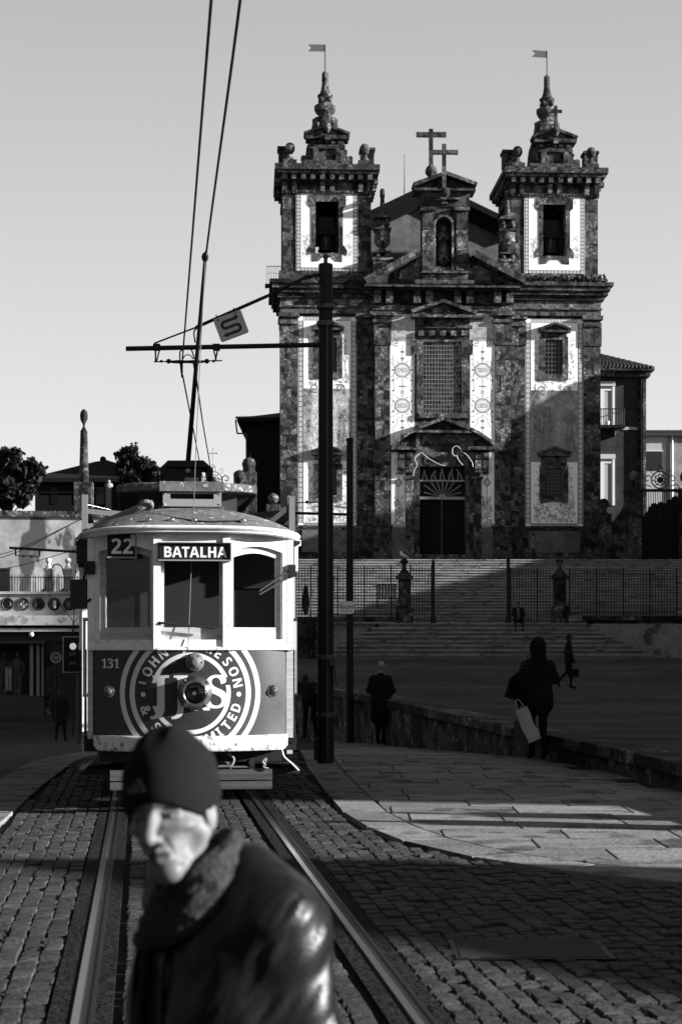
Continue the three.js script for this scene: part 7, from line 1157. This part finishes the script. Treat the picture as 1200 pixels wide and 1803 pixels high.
  for (const s of ['L', 'R']) { const e = V(...J['el' + s]), w = V(...J['wr' + s]), d = w.clone().sub(e).normalize(); const sd = V(s === 'L' ? -0.2 : 0.2, 0, 1).addScaledVector(d, -d.z).normalize(); parts.push(withColor(handGeo(w.toArray(), d.toArray(), sd.toArray(), 0.5, k), () => o.gloves ?? T.skin)); }
  part(t, 'body', mergeGeometries(parts), new THREE.MeshPhysicalMaterial({ vertexColors: true, roughness: 0.9, specularIntensity: 0.3 }), false);
  return { t, J };
}
{
  seed(401);
  const on = (px, py, D, Y) => { const p = at(px, py, D); return [p[0], Y ?? p[1], p[2]]; };
  // man in a dark coat seen from behind, by the wall
  figure('balding man in a long dark coat standing with his back turned by the wall', { pos: on(670, 1311, 33.9, street(0.8, 33.9) + 0.012), turn: Math.PI - 0.25, H: 1.68, hem: 0.48, bulk: 1.12, bald: true, tone: { skin: 0.3, hair: 0.2, coat: 0.008, legs: 0.007 }, look: [0.35, 0, 0.94], J: { shL: [0.16, 1.37, 0], shR: [-0.16, 1.37, 0], elL: [0.25, 1.14, 0.0], wrL: [0.13, 0.98, 0.18], elR: [-0.25, 1.14, 0.0], wrR: [-0.13, 0.98, 0.18], knL: [0.07, 0.5, 0.01], anL: [0.06, 0.09, -0.02], toL: [0.07, 0.045, 0.14], knR: [-0.07, 0.5, 0.01], anR: [-0.06, 0.09, -0.02], toR: [-0.07, 0.045, 0.14] }, cell: 0.02 });
  // man leaning on the coping behind the mast
  figure('man in a jacket leaning both arms on the wall behind the mast', { pos: on(545, 1303, 40.7, street(-0.7, 40.7) + 0.012), turn: Math.PI + 0.35, H: 1.72, hem: 0.9, tone: { skin: 0.06, coat: 0.014, legs: 0.008 }, J: { chest: [0, 1.24, 0.16], neck: [0, 1.36, 0.26], head: [0, 1.45, 0.34], shL: [0.18, 1.32, 0.2], shR: [-0.18, 1.32, 0.2], elL: [0.28, 1.14, 0.34], elR: [-0.28, 1.14, 0.34], wrL: [0.12, 1.14, 0.52], wrR: [-0.12, 1.14, 0.52], knL: [0.12, 0.5, 0.0], anL: [0.14, 0.09, -0.02], toL: [0.15, 0.045, 0.14], knR: [-0.1, 0.5, -0.02], anR: [-0.14, 0.09, -0.08], toR: [-0.15, 0.045, 0.08] }, cell: 0.022 });
  // woman with bags, walking away along the wall
  const wp = on(946, 1340, 24.2, 0.012);
  figure('woman in a dark coat with shoulder bag walking away along the wall', { pos: wp, turn: Math.PI + 0.12, H: 1.72, hem: 0.72, bulk: 1.14, hair: 'bun', gloves: 0.03, tone: { skin: 0.05, coat: 0.007, legs: 0.006, hair: 0.007 }, look: [0.1, 0, 0.99], J: { neck: [0, 1.5, 0.02], head: [0, 1.63, 0.03], shL: [0.165, 1.37, 0], shR: [-0.165, 1.37, 0], elL: [0.28, 1.15, -0.04], wrL: [0.27, 0.86, 0.03], elR: [-0.27, 1.17, 0.02], wrR: [-0.12, 1.18, 0.22], knL: [0.085, 0.5, 0.06], anL: [0.075, 0.1, 0.06], toL: [0.08, 0.045, 0.22], knR: [-0.07, 0.5, -0.02], anR: [-0.07, 0.12, -0.14], toR: [-0.07, 0.05, 0.0] }, cell: 0.016 });
  { const b = thing('shoulder_bag', 'black shoulder bag under the left arm of the woman by the wall', 'bag', [wp[0] - 0.27, 1.02, wp[2] + 0.06], 0.1); part(b, 'bag_body', extrude([[-0.2, -0.1], [0.14, -0.22], [0.2, -0.16], [0.14, 0.2], [-0.02, 0.24], [-0.12, 0.16]], -0.09, 0.05), mat(0.006, 1, { specularIntensity: 0.1 })); part(b, 'bag_strap', tube([[0.02, 0.22, 0.02], [0.08, 0.42, 0.07], [0.12, 0.5, 0.0], [0.1, 0.36, -0.1]], 0.012, 24, 6), mat(0.008, 0.4)); part(b, 'bag_chain', Array.from({ length: 7 }, (_, i) => ball(0.08 + 0.008 * i, 0.36 - i * 0.05, 0.09, 0.006, 1, 1, 1, 6)), M.steel); }
  { const b = thing('carrier_bag', 'pale carrier bag hanging from the hand of the woman by the wall', 'carrier bag', [wp[0] - 0.27, 0.75, wp[2] + 0.14], 0.0); b.rotation.z = 0.42; part(b, 'bag_side', surface(6, 10, (u, v) => [-0.085 + 0.19 * u + 0.008 * Math.sin(v * 9), -0.5 * v, 0.02 * Math.sin(u * 3.1 + v * 2)]), mat(0.36, 0.7, { side: THREE.DoubleSide })); part(b, 'bag_gusset', surface(4, 10, (u, v) => [-0.085 - 0.06 * u - 0.09 * u * v, -0.14 - 0.36 * v, -0.02 - 0.14 * u]), mat(0.09, 0.7, { side: THREE.DoubleSide })); part(b, 'bag_back', surface(6, 10, (u, v) => [-0.085 + 0.19 * u, -0.5 * v, -0.05 - 0.1 * v]), mat(0.3, 0.7, { side: THREE.DoubleSide })); part(b, 'bag_handle', tube([[-0.05, 0, 0], [-0.01, 0.12, -0.01], [0.04, 0.12, -0.01], [0.07, 0, 0]], 0.008, 18, 5), mat(0.3, 0.7)); }
  // man striding across the plaza
  const pp = on(1000, 1228, 53.8, plazaLevel(53.8));
  figure('man in a dark suit striding across the plaza with a briefcase', { pos: pp, turn: Math.PI / 2 - 0.1, H: 1.74, hem: 0.8, tone: { skin: 0.08, coat: 0.008, legs: 0.008, hair: 0.006 }, J: { elL: [0.22, 1.16, -0.1], wrL: [0.23, 0.9, 0.02], elR: [-0.22, 1.16, 0.05], wrR: [-0.22, 0.92, 0.14], hiL: [0.08, 0.93, 0], knL: [0.09, 0.54, -0.05], anL: [0.09, 0.2, -0.36], toL: [0.09, 0.08, -0.27], knR: [-0.09, 0.5, 0.08], anR: [-0.09, 0.09, 0.06], toR: [-0.09, 0.045, 0.22] }, cell: 0.024 });
  { const b = thing('briefcase', 'dark briefcase carried by the striding man', 'briefcase', [pp[0] + 0.12, plazaLevel(53.8) + 0.52, pp[2] + 0.24], Math.PI / 2 - 0.1); part(b, 'case_body', box(-0.04, -0.13, -0.17, 0.04, 0.12, 0.17), mat(0.009, 1, { specularIntensity: 0.1 })); part(b, 'case_handle', tube([[0, 0.14, -0.06], [0, 0.2, -0.03], [0, 0.2, 0.03], [0, 0.14, 0.06]], 0.012, 14, 5), M.iron); }
  // figure sitting on the steps
  const base = plazaLevel(70.4) + 8 * 0.188;
  const sit = { pelvis: [0, 0.14, 0], chest: [0, 0.52, 0.08], neck: [0, 0.66, 0.14], head: [0, 0.78, 0.2], shL: [0.18, 0.6, 0.1], shR: [-0.18, 0.6, 0.1], elL: [0.24, 0.34, 0.22], elR: [-0.24, 0.34, 0.22], wrL: [0.06, 0.3, 0.42], wrR: [-0.06, 0.3, 0.42], hiL: [0.1, 0.12, 0.02], hiR: [-0.1, 0.12, 0.02], knL: [0.16, 0.22, 0.46], knR: [-0.16, 0.22, 0.46], anL: [0.15, -0.26, 0.42], anR: [-0.15, -0.26, 0.42], toL: [0.16, -0.32, 0.58], toR: [-0.16, -0.32, 0.58] };
  figure('person in a dark jacket with pale scarf sitting on the top of the lower steps', { pos: [(911 - 600) / FOCAL * 73.0, base, -73.0], turn: 0, H: 1.75, hem: 0.1, tone: { skin: 0.12, coat: 0.012, legs: 0.012, hair: 0.008 }, stripe: 0.16, oneTone: true, cell: 0.024 , J: sit });
  // people at the church wall
  const ty = 6.65;
  figure('person in a pale coat standing by the right-hand tower base', { pos: [(938 - 600) / FOCAL * 110.6, ty + 0.55, -110.6], turn: Math.PI / 2, H: 1.78, hem: 0.7, tone: { coat: 0.14, legs: 0.015, skin: 0.06, hair: 0.01 }, J: { wrL: [0.2, 1.05, 0.2], wrR: [-0.2, 1.05, 0.2] }, cell: 0.03 });
  figure('person in dark clothes leaning near the door pilaster', { pos: [(916 - 600) / FOCAL * 110.8, ty + 0.3, -110.8], turn: 0.2, H: 1.62, tone: { coat: 0.03, legs: 0.02, skin: 0.1 }, cell: 0.03 });
  figure('small person sitting against the church base right of the door', { pos: [(876 - 600) / FOCAL * 110.6, ty + 0.5, -110.6], turn: 0.1, J: sit, tone: { coat: 0.05, legs: 0.04, skin: 0.2 }, hem: 0.1, oneTone: true, cell: 0.03 });
  // passer-by on the left and one by the foot of the flank wall
  figure('man in a loose coat walking on the left beside the traffic light', { pos: on(106, 1309, 54.5, street(-9, 54.5)), turn: 0.3, H: 1.7, hem: 0.6, bulk: 1.15, tone: { coat: 0.018, legs: 0.008, skin: 0.06, hair: 0.01 }, J: { knL: [0.13, 0.5, 0.05], anL: [0.16, 0.09, 0.08], toL: [0.17, 0.045, 0.24], knR: [-0.1, 0.5, 0.0], anR: [-0.12, 0.1, -0.1], toR: [-0.13, 0.045, 0.06], elL: [0.27, 1.14, -0.04], elR: [-0.27, 1.14, -0.04] }, cell: 0.026 });
  figure('dark figure standing at the foot of the wall between tram and mast', { pos: on(547, 1160, 69.5, plazaLevel(69.5)), turn: 2.6, H: 1.7, tone: { coat: 0.012, legs: 0.01, skin: 0.05 }, cell: 0.03 });
  // two passers-by beyond the right edge whose long shadows lie on the pavement
  figure('passer-by outside the right edge casting the nearer long shadow', { pos: [5.75, 0.012, -14.72], turn: -1.3, H: 1.75, hem: 0.7, cell: 0.03, J: { knL: [0.1, 0.5, 0.1], anL: [0.1, 0.09, 0.12], toL: [0.11, 0.045, 0.28], anR: [-0.1, 0.12, -0.2], toR: [-0.1, 0.05, -0.05] } });
  figure('passer-by outside the right edge casting the farther long shadow', { pos: [6.25, 0.012, -15.45], turn: -1.3, H: 1.72, hem: 0.75, cell: 0.03 });
}
// ------------------------------------------------------------------ the man in the woollen hat, close to the camera
{
  seed(411);
  const PHI = -1.02, man = thing('person', 'stooped man in a knitted hat and black leather jacket close to the camera', 'person', [-0.205, 0, -3.27], PHI);
  man.updateMatrixWorld(true);
  // head: its own frame at eye level, facing +z
  const faceD = (x, y, z) => {
    const ax = Math.abs(x);
    let d = ellip(x, y, z, [0, 0.045, -0.018], [0.074, 0.095, 0.094]);
    d = smin(d, ellip(x, y, z, [0, -0.035, 0.022], [0.058, 0.082, 0.064]), 0.035);
    d = smin(d, cone(ax, y, z, [0.056, -0.045, -0.004, 0.018, -0.113, 0.062, 0.018, 0.018]), 0.03);
    d = smin(d, ellip(x, y, z, [0, -0.113, 0.068], [0.024, 0.02, 0.019]), 0.022);
    d = smin(d, ellip(ax, y, z, [0.044, -0.027, 0.05], [0.022, 0.014, 0.018]), 0.024);          // cheekbones
    d = smin(d, cone(ax, y, z, [0.008, 0.022, 0.084, 0.05, 0.02, 0.064, 0.011, 0.009]), 0.014);    // brow
    d = smax(d, -ellip(ax, y, z, [0.0315, 0.0, 0.092], [0.025, 0.0165, 0.0245]), 0.01);           // eye sockets
    d = smin(d, ellip(ax, y, z, [0.0315, -0.002, 0.0605], [0.0155, 0.0115, 0.0135]), 0.004);       // lids
    d = smin(d, cone(ax, y, z, [0.019, 0.0055, 0.0735, 0.046, 0.003, 0.0645, 0.0048, 0.0042]), 0.004); d = smin(d, cone(ax, y, z, [0.02, -0.0095, 0.073, 0.045, -0.009, 0.0635, 0.0036, 0.0034]), 0.004);
    d = smin(d, cone(ax, y, z, [0.018, -0.019, 0.077, 0.042, -0.022, 0.064, 0.0055, 0.0055]), 0.01);  // bags under the eyes
    d = smin(d, cone(x, y, z, [0, 0.014, 0.082, 0, -0.041, 0.114, 0.0085, 0.0135]), 0.014);         // nose
    d = smin(d, ellip(ax, y, z, [0.0125, -0.045, 0.099], [0.0095, 0.0085, 0.012]), 0.008);
    d = smax(d, -ellip(ax, y, z, [0.058, -0.072, 0.048], [0.022, 0.03, 0.027]), 0.026);             // hollow cheeks
    d = smin(d, cone(ax, y, z, [0, -0.07, 0.0865, 0.02, -0.074, 0.078, 0.0065, 0.0045]), 0.008); d = smin(d, cone(ax, y, z, [0, -0.084, 0.0865, 0.017, -0.081, 0.079, 0.0072, 0.0045]), 0.009);
    d = smax(d, -cone(ax, y, z, [0, -0.0775, 0.096, 0.027, -0.081, 0.08, 0.0036, 0.0026]), 0.004);
    d = smax(d, -cone(ax, y, z, [0.0185, -0.047, 0.089, 0.038, -0.094, 0.064, 0.0062, 0.005]), 0.006); // folds from nose to mouth
    d = smax(d, -cone(ax, y, z, [0.051, -0.045, 0.058, 0.044, -0.1, 0.05, 0.005, 0.004]), 0.008);
    d = smin(d, ellip(ax, y, z, [0.075, -0.012, -0.012], [0.011, 0.033, 0.021]), 0.006); d = smax(d, -ellip(ax, y, z, [0.087, -0.008, -0.004], [0.007, 0.018, 0.01]), 0.006);
    d = smin(d, cone(x, y, z, [0, -0.075, -0.03, 0, -0.21, -0.07, 0.05, 0.055]), 0.03);
    return d;
  };
  const headPose = new THREE.Matrix4().compose(V(-0.318, 1.336, -3.185), new THREE.Quaternion().setFromEuler(new THREE.Euler(0.0, -0.32, 0.15, 'YXZ')), V(0.98, 0.92, 0.97));
  const headLocal = man.matrixWorld.clone().invert().multiply(headPose);
  const toHead = headLocal.clone().invert(), hv = V(0, 0, 0);
  const J = { pelvis: [0, 0.8, -0.02], belly: [0, 0.93, 0.02], chest: [0, 1.06, 0.03], back: [0, 1.13, -0.045], neck: [0, 1.2, 0.05], shL: [0.142, 1.125, -0.015], elL: [0.215, 0.86, -0.06], wrL: [0.2, 0.63, 0.07], shR: [-0.175, 1.15, 0.0], elR: [-0.24, 0.88, 0.0], wrR: [-0.2, 0.66, 0.15], hiL: [0.085, 0.78, 0], knL: [0.1, 0.43, 0.12], anL: [0.1, 0.09, 0.04], toL: [0.11, 0.04, 0.2], hiR: [-0.085, 0.78, 0], knR: [-0.09, 0.43, -0.02], anR: [-0.09, 0.13, -0.24], toR: [-0.09, 0.05, -0.11] };
  const C = (a, b, r0, r1) => [...J[a], ...J[b], r0, r1];
  const skinMap = (x, y, z) => 0.42;
  { // one continuous body
    const b = [[C('hiL', 'knL', 0.08, 0.055), 0.05], [C('knL', 'anL', 0.05, 0.038), 0.04], [C('anL', 'toL', 0.042, 0.034), 0.03], [C('hiR', 'knR', 0.08, 0.055), 0.05], [C('knR', 'anR', 0.05, 0.038), 0.04], [C('anR', 'toR', 0.042, 0.034), 0.03], [C('shL', 'elL', 0.055, 0.042), 0.04], [C('elL', 'wrL', 0.042, 0.028), 0.03], [C('shR', 'elR', 0.055, 0.042), 0.04], [C('elR', 'wrR', 0.042, 0.028), 0.03], [C('shL', 'shR', 0.06, 0.06), 0.06], [C('pelvis', 'chest', 0.12, 0.12), 0.06], [C('chest', 'neck', 0.1, 0.052), 0.05]];
    const nk = V(0, -0.16, -0.05).applyMatrix4(headLocal).toArray(); b.push([[...J.neck, ...nk, 0.054, 0.05], 0.03]);
    const f = (x, y, z) => { let d = 1e9; for (const [q, k] of b) d = d > 1e8 ? cone(x, y, z, q) : smin(d, cone(x, y, z, q), k); return d; };
    const body = meshSDF(f, [-0.4, -0.02, -0.4], [0.4, 1.3, 0.35], 0.014);
    const head = meshSDF(faceD, [-0.1, -0.2, -0.13], [0.1, 0.16, 0.13], 0.0032); head.applyMatrix4(headLocal);
    const list = [withColor(body, (x, y, z) => y < 1.14 ? 0.02 : 0.18)];
    list.push(withColor(head, (x, y, z) => { hv.set(x, y, z).applyMatrix4(toHead); const st = fbm(hv.x * 160 + 40, hv.y * 160 + 40, 64, 2) - 0.5; let v = 0.15 + 0.03 * st; if (hv.y < -0.055 && hv.z > 0.02) v -= 0.05 * smooth(-0.055, -0.08, hv.y) * (0.6 + st); if (Math.abs(hv.y + 0.0775) < 0.009 && Math.abs(hv.x) < 0.024 && hv.z > 0.06) v *= 0.45; if (Math.abs(hv.y - 0.022) < 0.006 && hv.z > 0.05 && Math.abs(hv.x) > 0.008) v *= 0.35; return v; }));
    const dL = V(...J.wrL).sub(V(...J.elL)).normalize(), dR = V(...J.wrR).sub(V(...J.elR)).normalize(); list.push(withColor(handGeo(J.wrL, dL.toArray(), [-0.3, 0.1, 0.9], 0.55), () => 0.18), withColor(handGeo(J.wrR, dR.toArray(), [0.3, 0.1, 0.9], 0.55), () => 0.18));
    part(man, 'body', mergeGeometries(list), new THREE.MeshPhysicalMaterial({ vertexColors: true, roughness: 0.52, specularIntensity: 0.6 }), false);
  }
  for (const s of [-1, 1]) { const e = sub(man, 'eye'); e.applyMatrix4(headLocal); part(e, 'eyeball', ball(s * 0.0315, -0.0025, 0.0622, 0.0122, 1, 0.8, 1, 18), mat(0.45, 0.25)); part(e, 'iris', ball(s * 0.0315 - 0.004, -0.003, 0.072, 0.0052, 1, 1, 0.6, 12), mat(0.012, 0.2)); }
  { // knitted hat, pulled low, with a three-bar badge
    const hatM = texMat(grayTex(256, 0.05, (u, v) => 0.006 + 0.007 * fbm(u * 24, v * 24, 24, 2) * (0.6 + 0.4 * Math.sin(u * Math.PI * 24)), false), 1, { specularIntensity: 0.25 });
    const brim = (x, z) => 0.02 - 0.32 * (0.09 - z) * (z < 0.08 ? 1 : 0) - 0.006 + 0.012 * Math.cos(x * 30);
    const f = (x, y, z) => { let d = ellip(x, y, z, [0, 0.05, -0.016], [0.0865, 0.108, 0.107]); d = smin(d, cone(x, y, z, [0.0, 0.1, -0.03, -0.004, 0.142, -0.034, 0.066, 0.036]), 0.06); d = smin(d, ellip(x, y, z, [0, 0.03, -0.014], [0.089, 0.06, 0.109]), 0.02); d -= 0.0025 * Math.sin(x * 55 + y * 30) * smooth(0.08, 0.15, y); d += 0.004 * smooth(0.12, 0.17, y) * Math.max(0, Math.cos(x * 70)); return smax(d, brim(x, z) - y, 0.01); };
    const g = meshSDF(f, [-0.12, -0.12, -0.15], [0.12, 0.2, 0.13], 0.0042); g.applyMatrix4(headLocal); const hat = part(man, 'knitted_hat', g, hatM);
    for (let i = 0; i < 3; i++) { const q = [], base = V(-0.04 + i * 0.0155, 0.052, 0), tall = 0.011 + i * 0.0085; for (const [dx, dy] of [[0, 0], [0.0115, 0], [0.0115 - tall * 0.5, tall], [0 - tall * 0.5, tall]]) q.push([base.x + dx, base.y + dy]); const pos = []; const P = q.map(([x, y]) => { let z = 0.14; while (z > 0 && f(x, y, z) > 0) z -= 0.0005; return [x, y, z + 0.0016]; }); pos.push(...P[0], ...P[1], ...P[2], ...P[0], ...P[2], ...P[3]); const bg = new THREE.BufferGeometry(); bg.setAttribute('position', new THREE.Float32BufferAttribute(pos, 3)); bg.computeVertexNormals(); bg.applyMatrix4(headLocal); part(hat, 'badge_bar', bg, mat(0.11, 0.9, { side: THREE.DoubleSide })); }
  }
  const torso = (grow) => { const b = []; for (const s of [-0.07, 0.07]) b.push([[J.chest[0] + s, J.chest[1], J.chest[2], J.belly[0] + s * 1.1, J.belly[1], J.belly[2] + 0.01, 0.118 + grow, 0.122 + grow], 0.06], [[s * 1.1, J.belly[1], J.belly[2] + 0.01, s * 1.2, 0.7, 0.0, 0.122 + grow, 0.13 + grow], 0.06]); b.push([[...J.back.map((v, i) => v + [-0.08, 0, 0][i]), ...J.back.map((v, i) => v + [0.06, -0.01, 0][i]), 0.088 + grow, 0.086 + grow], 0.06]); return b; };
  { // jersey, visible where the jacket hangs open
    const b = [...torso(-0.012), [C('chest', 'neck', 0.11, 0.075), 0.05]], f = (x, y, z) => { let d = 1e9; for (const [q, k] of b) d = d > 1e8 ? cone(x, y, z, q) : smin(d, cone(x, y, z, q), k); return d; };
    part(man, 'jersey', meshSDF(f, [-0.35, 0.55, -0.3], [0.35, 1.3, 0.3], 0.014), texMat(grayTex(128, 0.06, (u, v) => 0.012 + 0.016 * fbm(u * 20, v * 20, 20, 2)), 0.95));
  }
  { // leather jacket with sleeves
    const b = [...torso(0.012), [C('shL', 'elL', 0.082, 0.064), 0.05], [C('elL', 'wrL', 0.064, 0.05), 0.03], [C('shR', 'elR', 0.082, 0.064), 0.05], [C('elR', 'wrR', 0.064, 0.05), 0.03], [C('shL', 'shR', 0.08, 0.08), 0.06], [[...J.shL, 0.055, 1.215, 0.0, 0.07, 0.062], 0.05], [[...J.shR, -0.055, 1.215, 0.0, 0.07, 0.062], 0.05]];
    const fold = (x, y, z) => { const a = fbm(x * 22 + 60, y * 16 + z * 20 + 60, 512, 3) - 0.5; return 0.009 * a * (0.4 + Math.abs(x) * 2.6) + 0.0028 * Math.sin(y * 74 + x * 30 + z * 34 + 8 * a) * smooth(0.13, 0.25, Math.abs(x)); };
    const f = (x, y, z) => { let d = 1e9; for (const [q, k] of b) d = d > 1e8 ? cone(x, y, z, q) : smin(d, cone(x, y, z, q), k); d += fold(x, y, z); const open = Math.max(Math.abs(x + 0.015) - (0.036 + 0.03 * (1.2 - y)), 0.03 - z); return Math.max(smax(d, -open, 0.012), 0.6 - y); };
    const leather = mat(0.007, 0.4, { specularIntensity: 0.55, bumpMap: grayTex(256, 0.12, (u, v) => fbm(u * 26, v * 26, 26, 3), true), bumpScale: 0.0005 });
    const jk = part(man, 'leather_jacket', meshSDF(f, [-0.42, 0.52, -0.34], [0.42, 1.32, 0.34], 0.0085), leather);
    // zip edges down both fronts
    for (const s of [-1, 1]) part(jk, 'jacket_edge', tube([[-0.015 + s * 0.05, 1.17, 0.13], [-0.015 + s * 0.058, 1.05, 0.17], [-0.015 + s * 0.066, 0.9, 0.176], [-0.015 + s * 0.075, 0.7, 0.17]], 0.006, 30, 6), leather);
    { // standing collar: a thick band round the back and sides of the neck, open in front
      const nk = V(0, -0.13, -0.03).applyMatrix4(headLocal), band = (r0, flip) => surface(40, 6, (u, v) => { const a = 0.45 + u * 2.4, R = r0 + 0.012 * v - 0.01 * Math.sin(a) + 0.004 * Math.sin(a * 7), yy = nk.y - 0.095 + 0.085 * v - 0.03 * Math.sin(a) - 0.012 * Math.sin(v * 3.1); return [nk.x + (flip ? 1 : 1) * R * Math.cos(-a), yy, nk.z - 0.012 + R * 0.95 * Math.sin(-a)]; });
      part(jk, 'jacket_collar', [band(0.118), band(0.131)], leather); part(jk, 'collar_edge', tube(Array.from({ length: 16 }, (_, i) => { const a = 0.45 + i / 15 * 2.4, R = 0.1365 - 0.01 * Math.sin(a); return [nk.x + R * Math.cos(-a), nk.y - 0.01 - 0.03 * Math.sin(a), nk.z - 0.012 + R * 0.95 * Math.sin(-a)]; }), 0.0085, 60, 8), leather);
    }
    for (const sd of ['L', 'R']) part(jk, 'cuff', tube(Array.from({ length: 8 }, (_, i) => { const a = i * Math.PI / 4; return [J['wr' + sd][0] + 0.05 * Math.cos(a), J['wr' + sd][1] + 0.01, J['wr' + sd][2] + 0.05 * Math.sin(a)]; }), 0.012, 24, 6, true), leather);
  }
  { // wool scarf bunched round the neck
    const nk = V(0, -0.13, -0.03).applyMatrix4(headLocal), wool = texMat(grayTex(256, 0.07, (u, v) => clamp(0.012 + 0.05 * Math.pow(fbm(u * 20, v * 20, 20, 3), 1.5), 0.005, 0.2)), 1, { bumpMap: bumpFine, bumpScale: 0.02 });
    const rings = [[0.03, 0.072, 0.021, -0.022], [0.004, 0.077, 0.023, -0.018], [-0.022, 0.083, 0.024, -0.012], [-0.046, 0.088, 0.024, -0.006]].map(([dy, R, r, dz], k) => { const pts = Array.from({ length: 12 }, (_, i) => { const a = i * Math.PI / 6; return [nk.x + R * Math.cos(a), nk.y + dy - 0.022 + 0.024 * Math.cos(a) - 0.05 * Math.sin(a) + 0.006 * Math.sin(a * 3 + k), nk.z + dz + R * 0.92 * Math.sin(a)]; }); return tube(pts, r, 60, 10, true); });
    rings.forEach((g) => part(man, 'scarf_fold', g, wool));
  }
  { const b = [[C('hiL', 'knL', 0.1, 0.078), 0.05], [C('knL', 'anL', 0.078, 0.07), 0.03], [C('hiR', 'knR', 0.1, 0.078), 0.05], [C('knR', 'anR', 0.078, 0.07), 0.03], [[-0.06, 0.8, 0, 0.06, 0.8, 0, 0.125, 0.125], 0.06]], f = (x, y, z) => { let d = 1e9; for (const [q, k] of b) d = d > 1e8 ? cone(x, y, z, q) : smin(d, cone(x, y, z, q), k); return Math.max(d, 0.07 - y); }; part(man, 'trousers', meshSDF(f, [-0.3, 0.02, -0.4], [0.3, 0.95, 0.35], 0.02), mat(0.03, 0.9));
    for (const s of ['L', 'R']) part(man, 'shoe', meshSDF((x, y, z) => Math.max(smin(cone(x, y, z, [...J['an' + s], J['to' + s][0], J['to' + s][1] + 0.008, J['to' + s][2], 0.05, 0.042]), cone(x, y, z, [J['an' + s][0], J['an' + s][1] - 0.03, J['an' + s][2] - 0.04, ...J['to' + s], 0.035, 0.04]), 0.03), (s === 'L' ? 0.002 : -0.05) - y), [-0.2, -0.02, -0.36], [0.2, 0.22, 0.32], 0.014), mat(0.012, 0.4)); }
}
renderer.render(scene, camera);
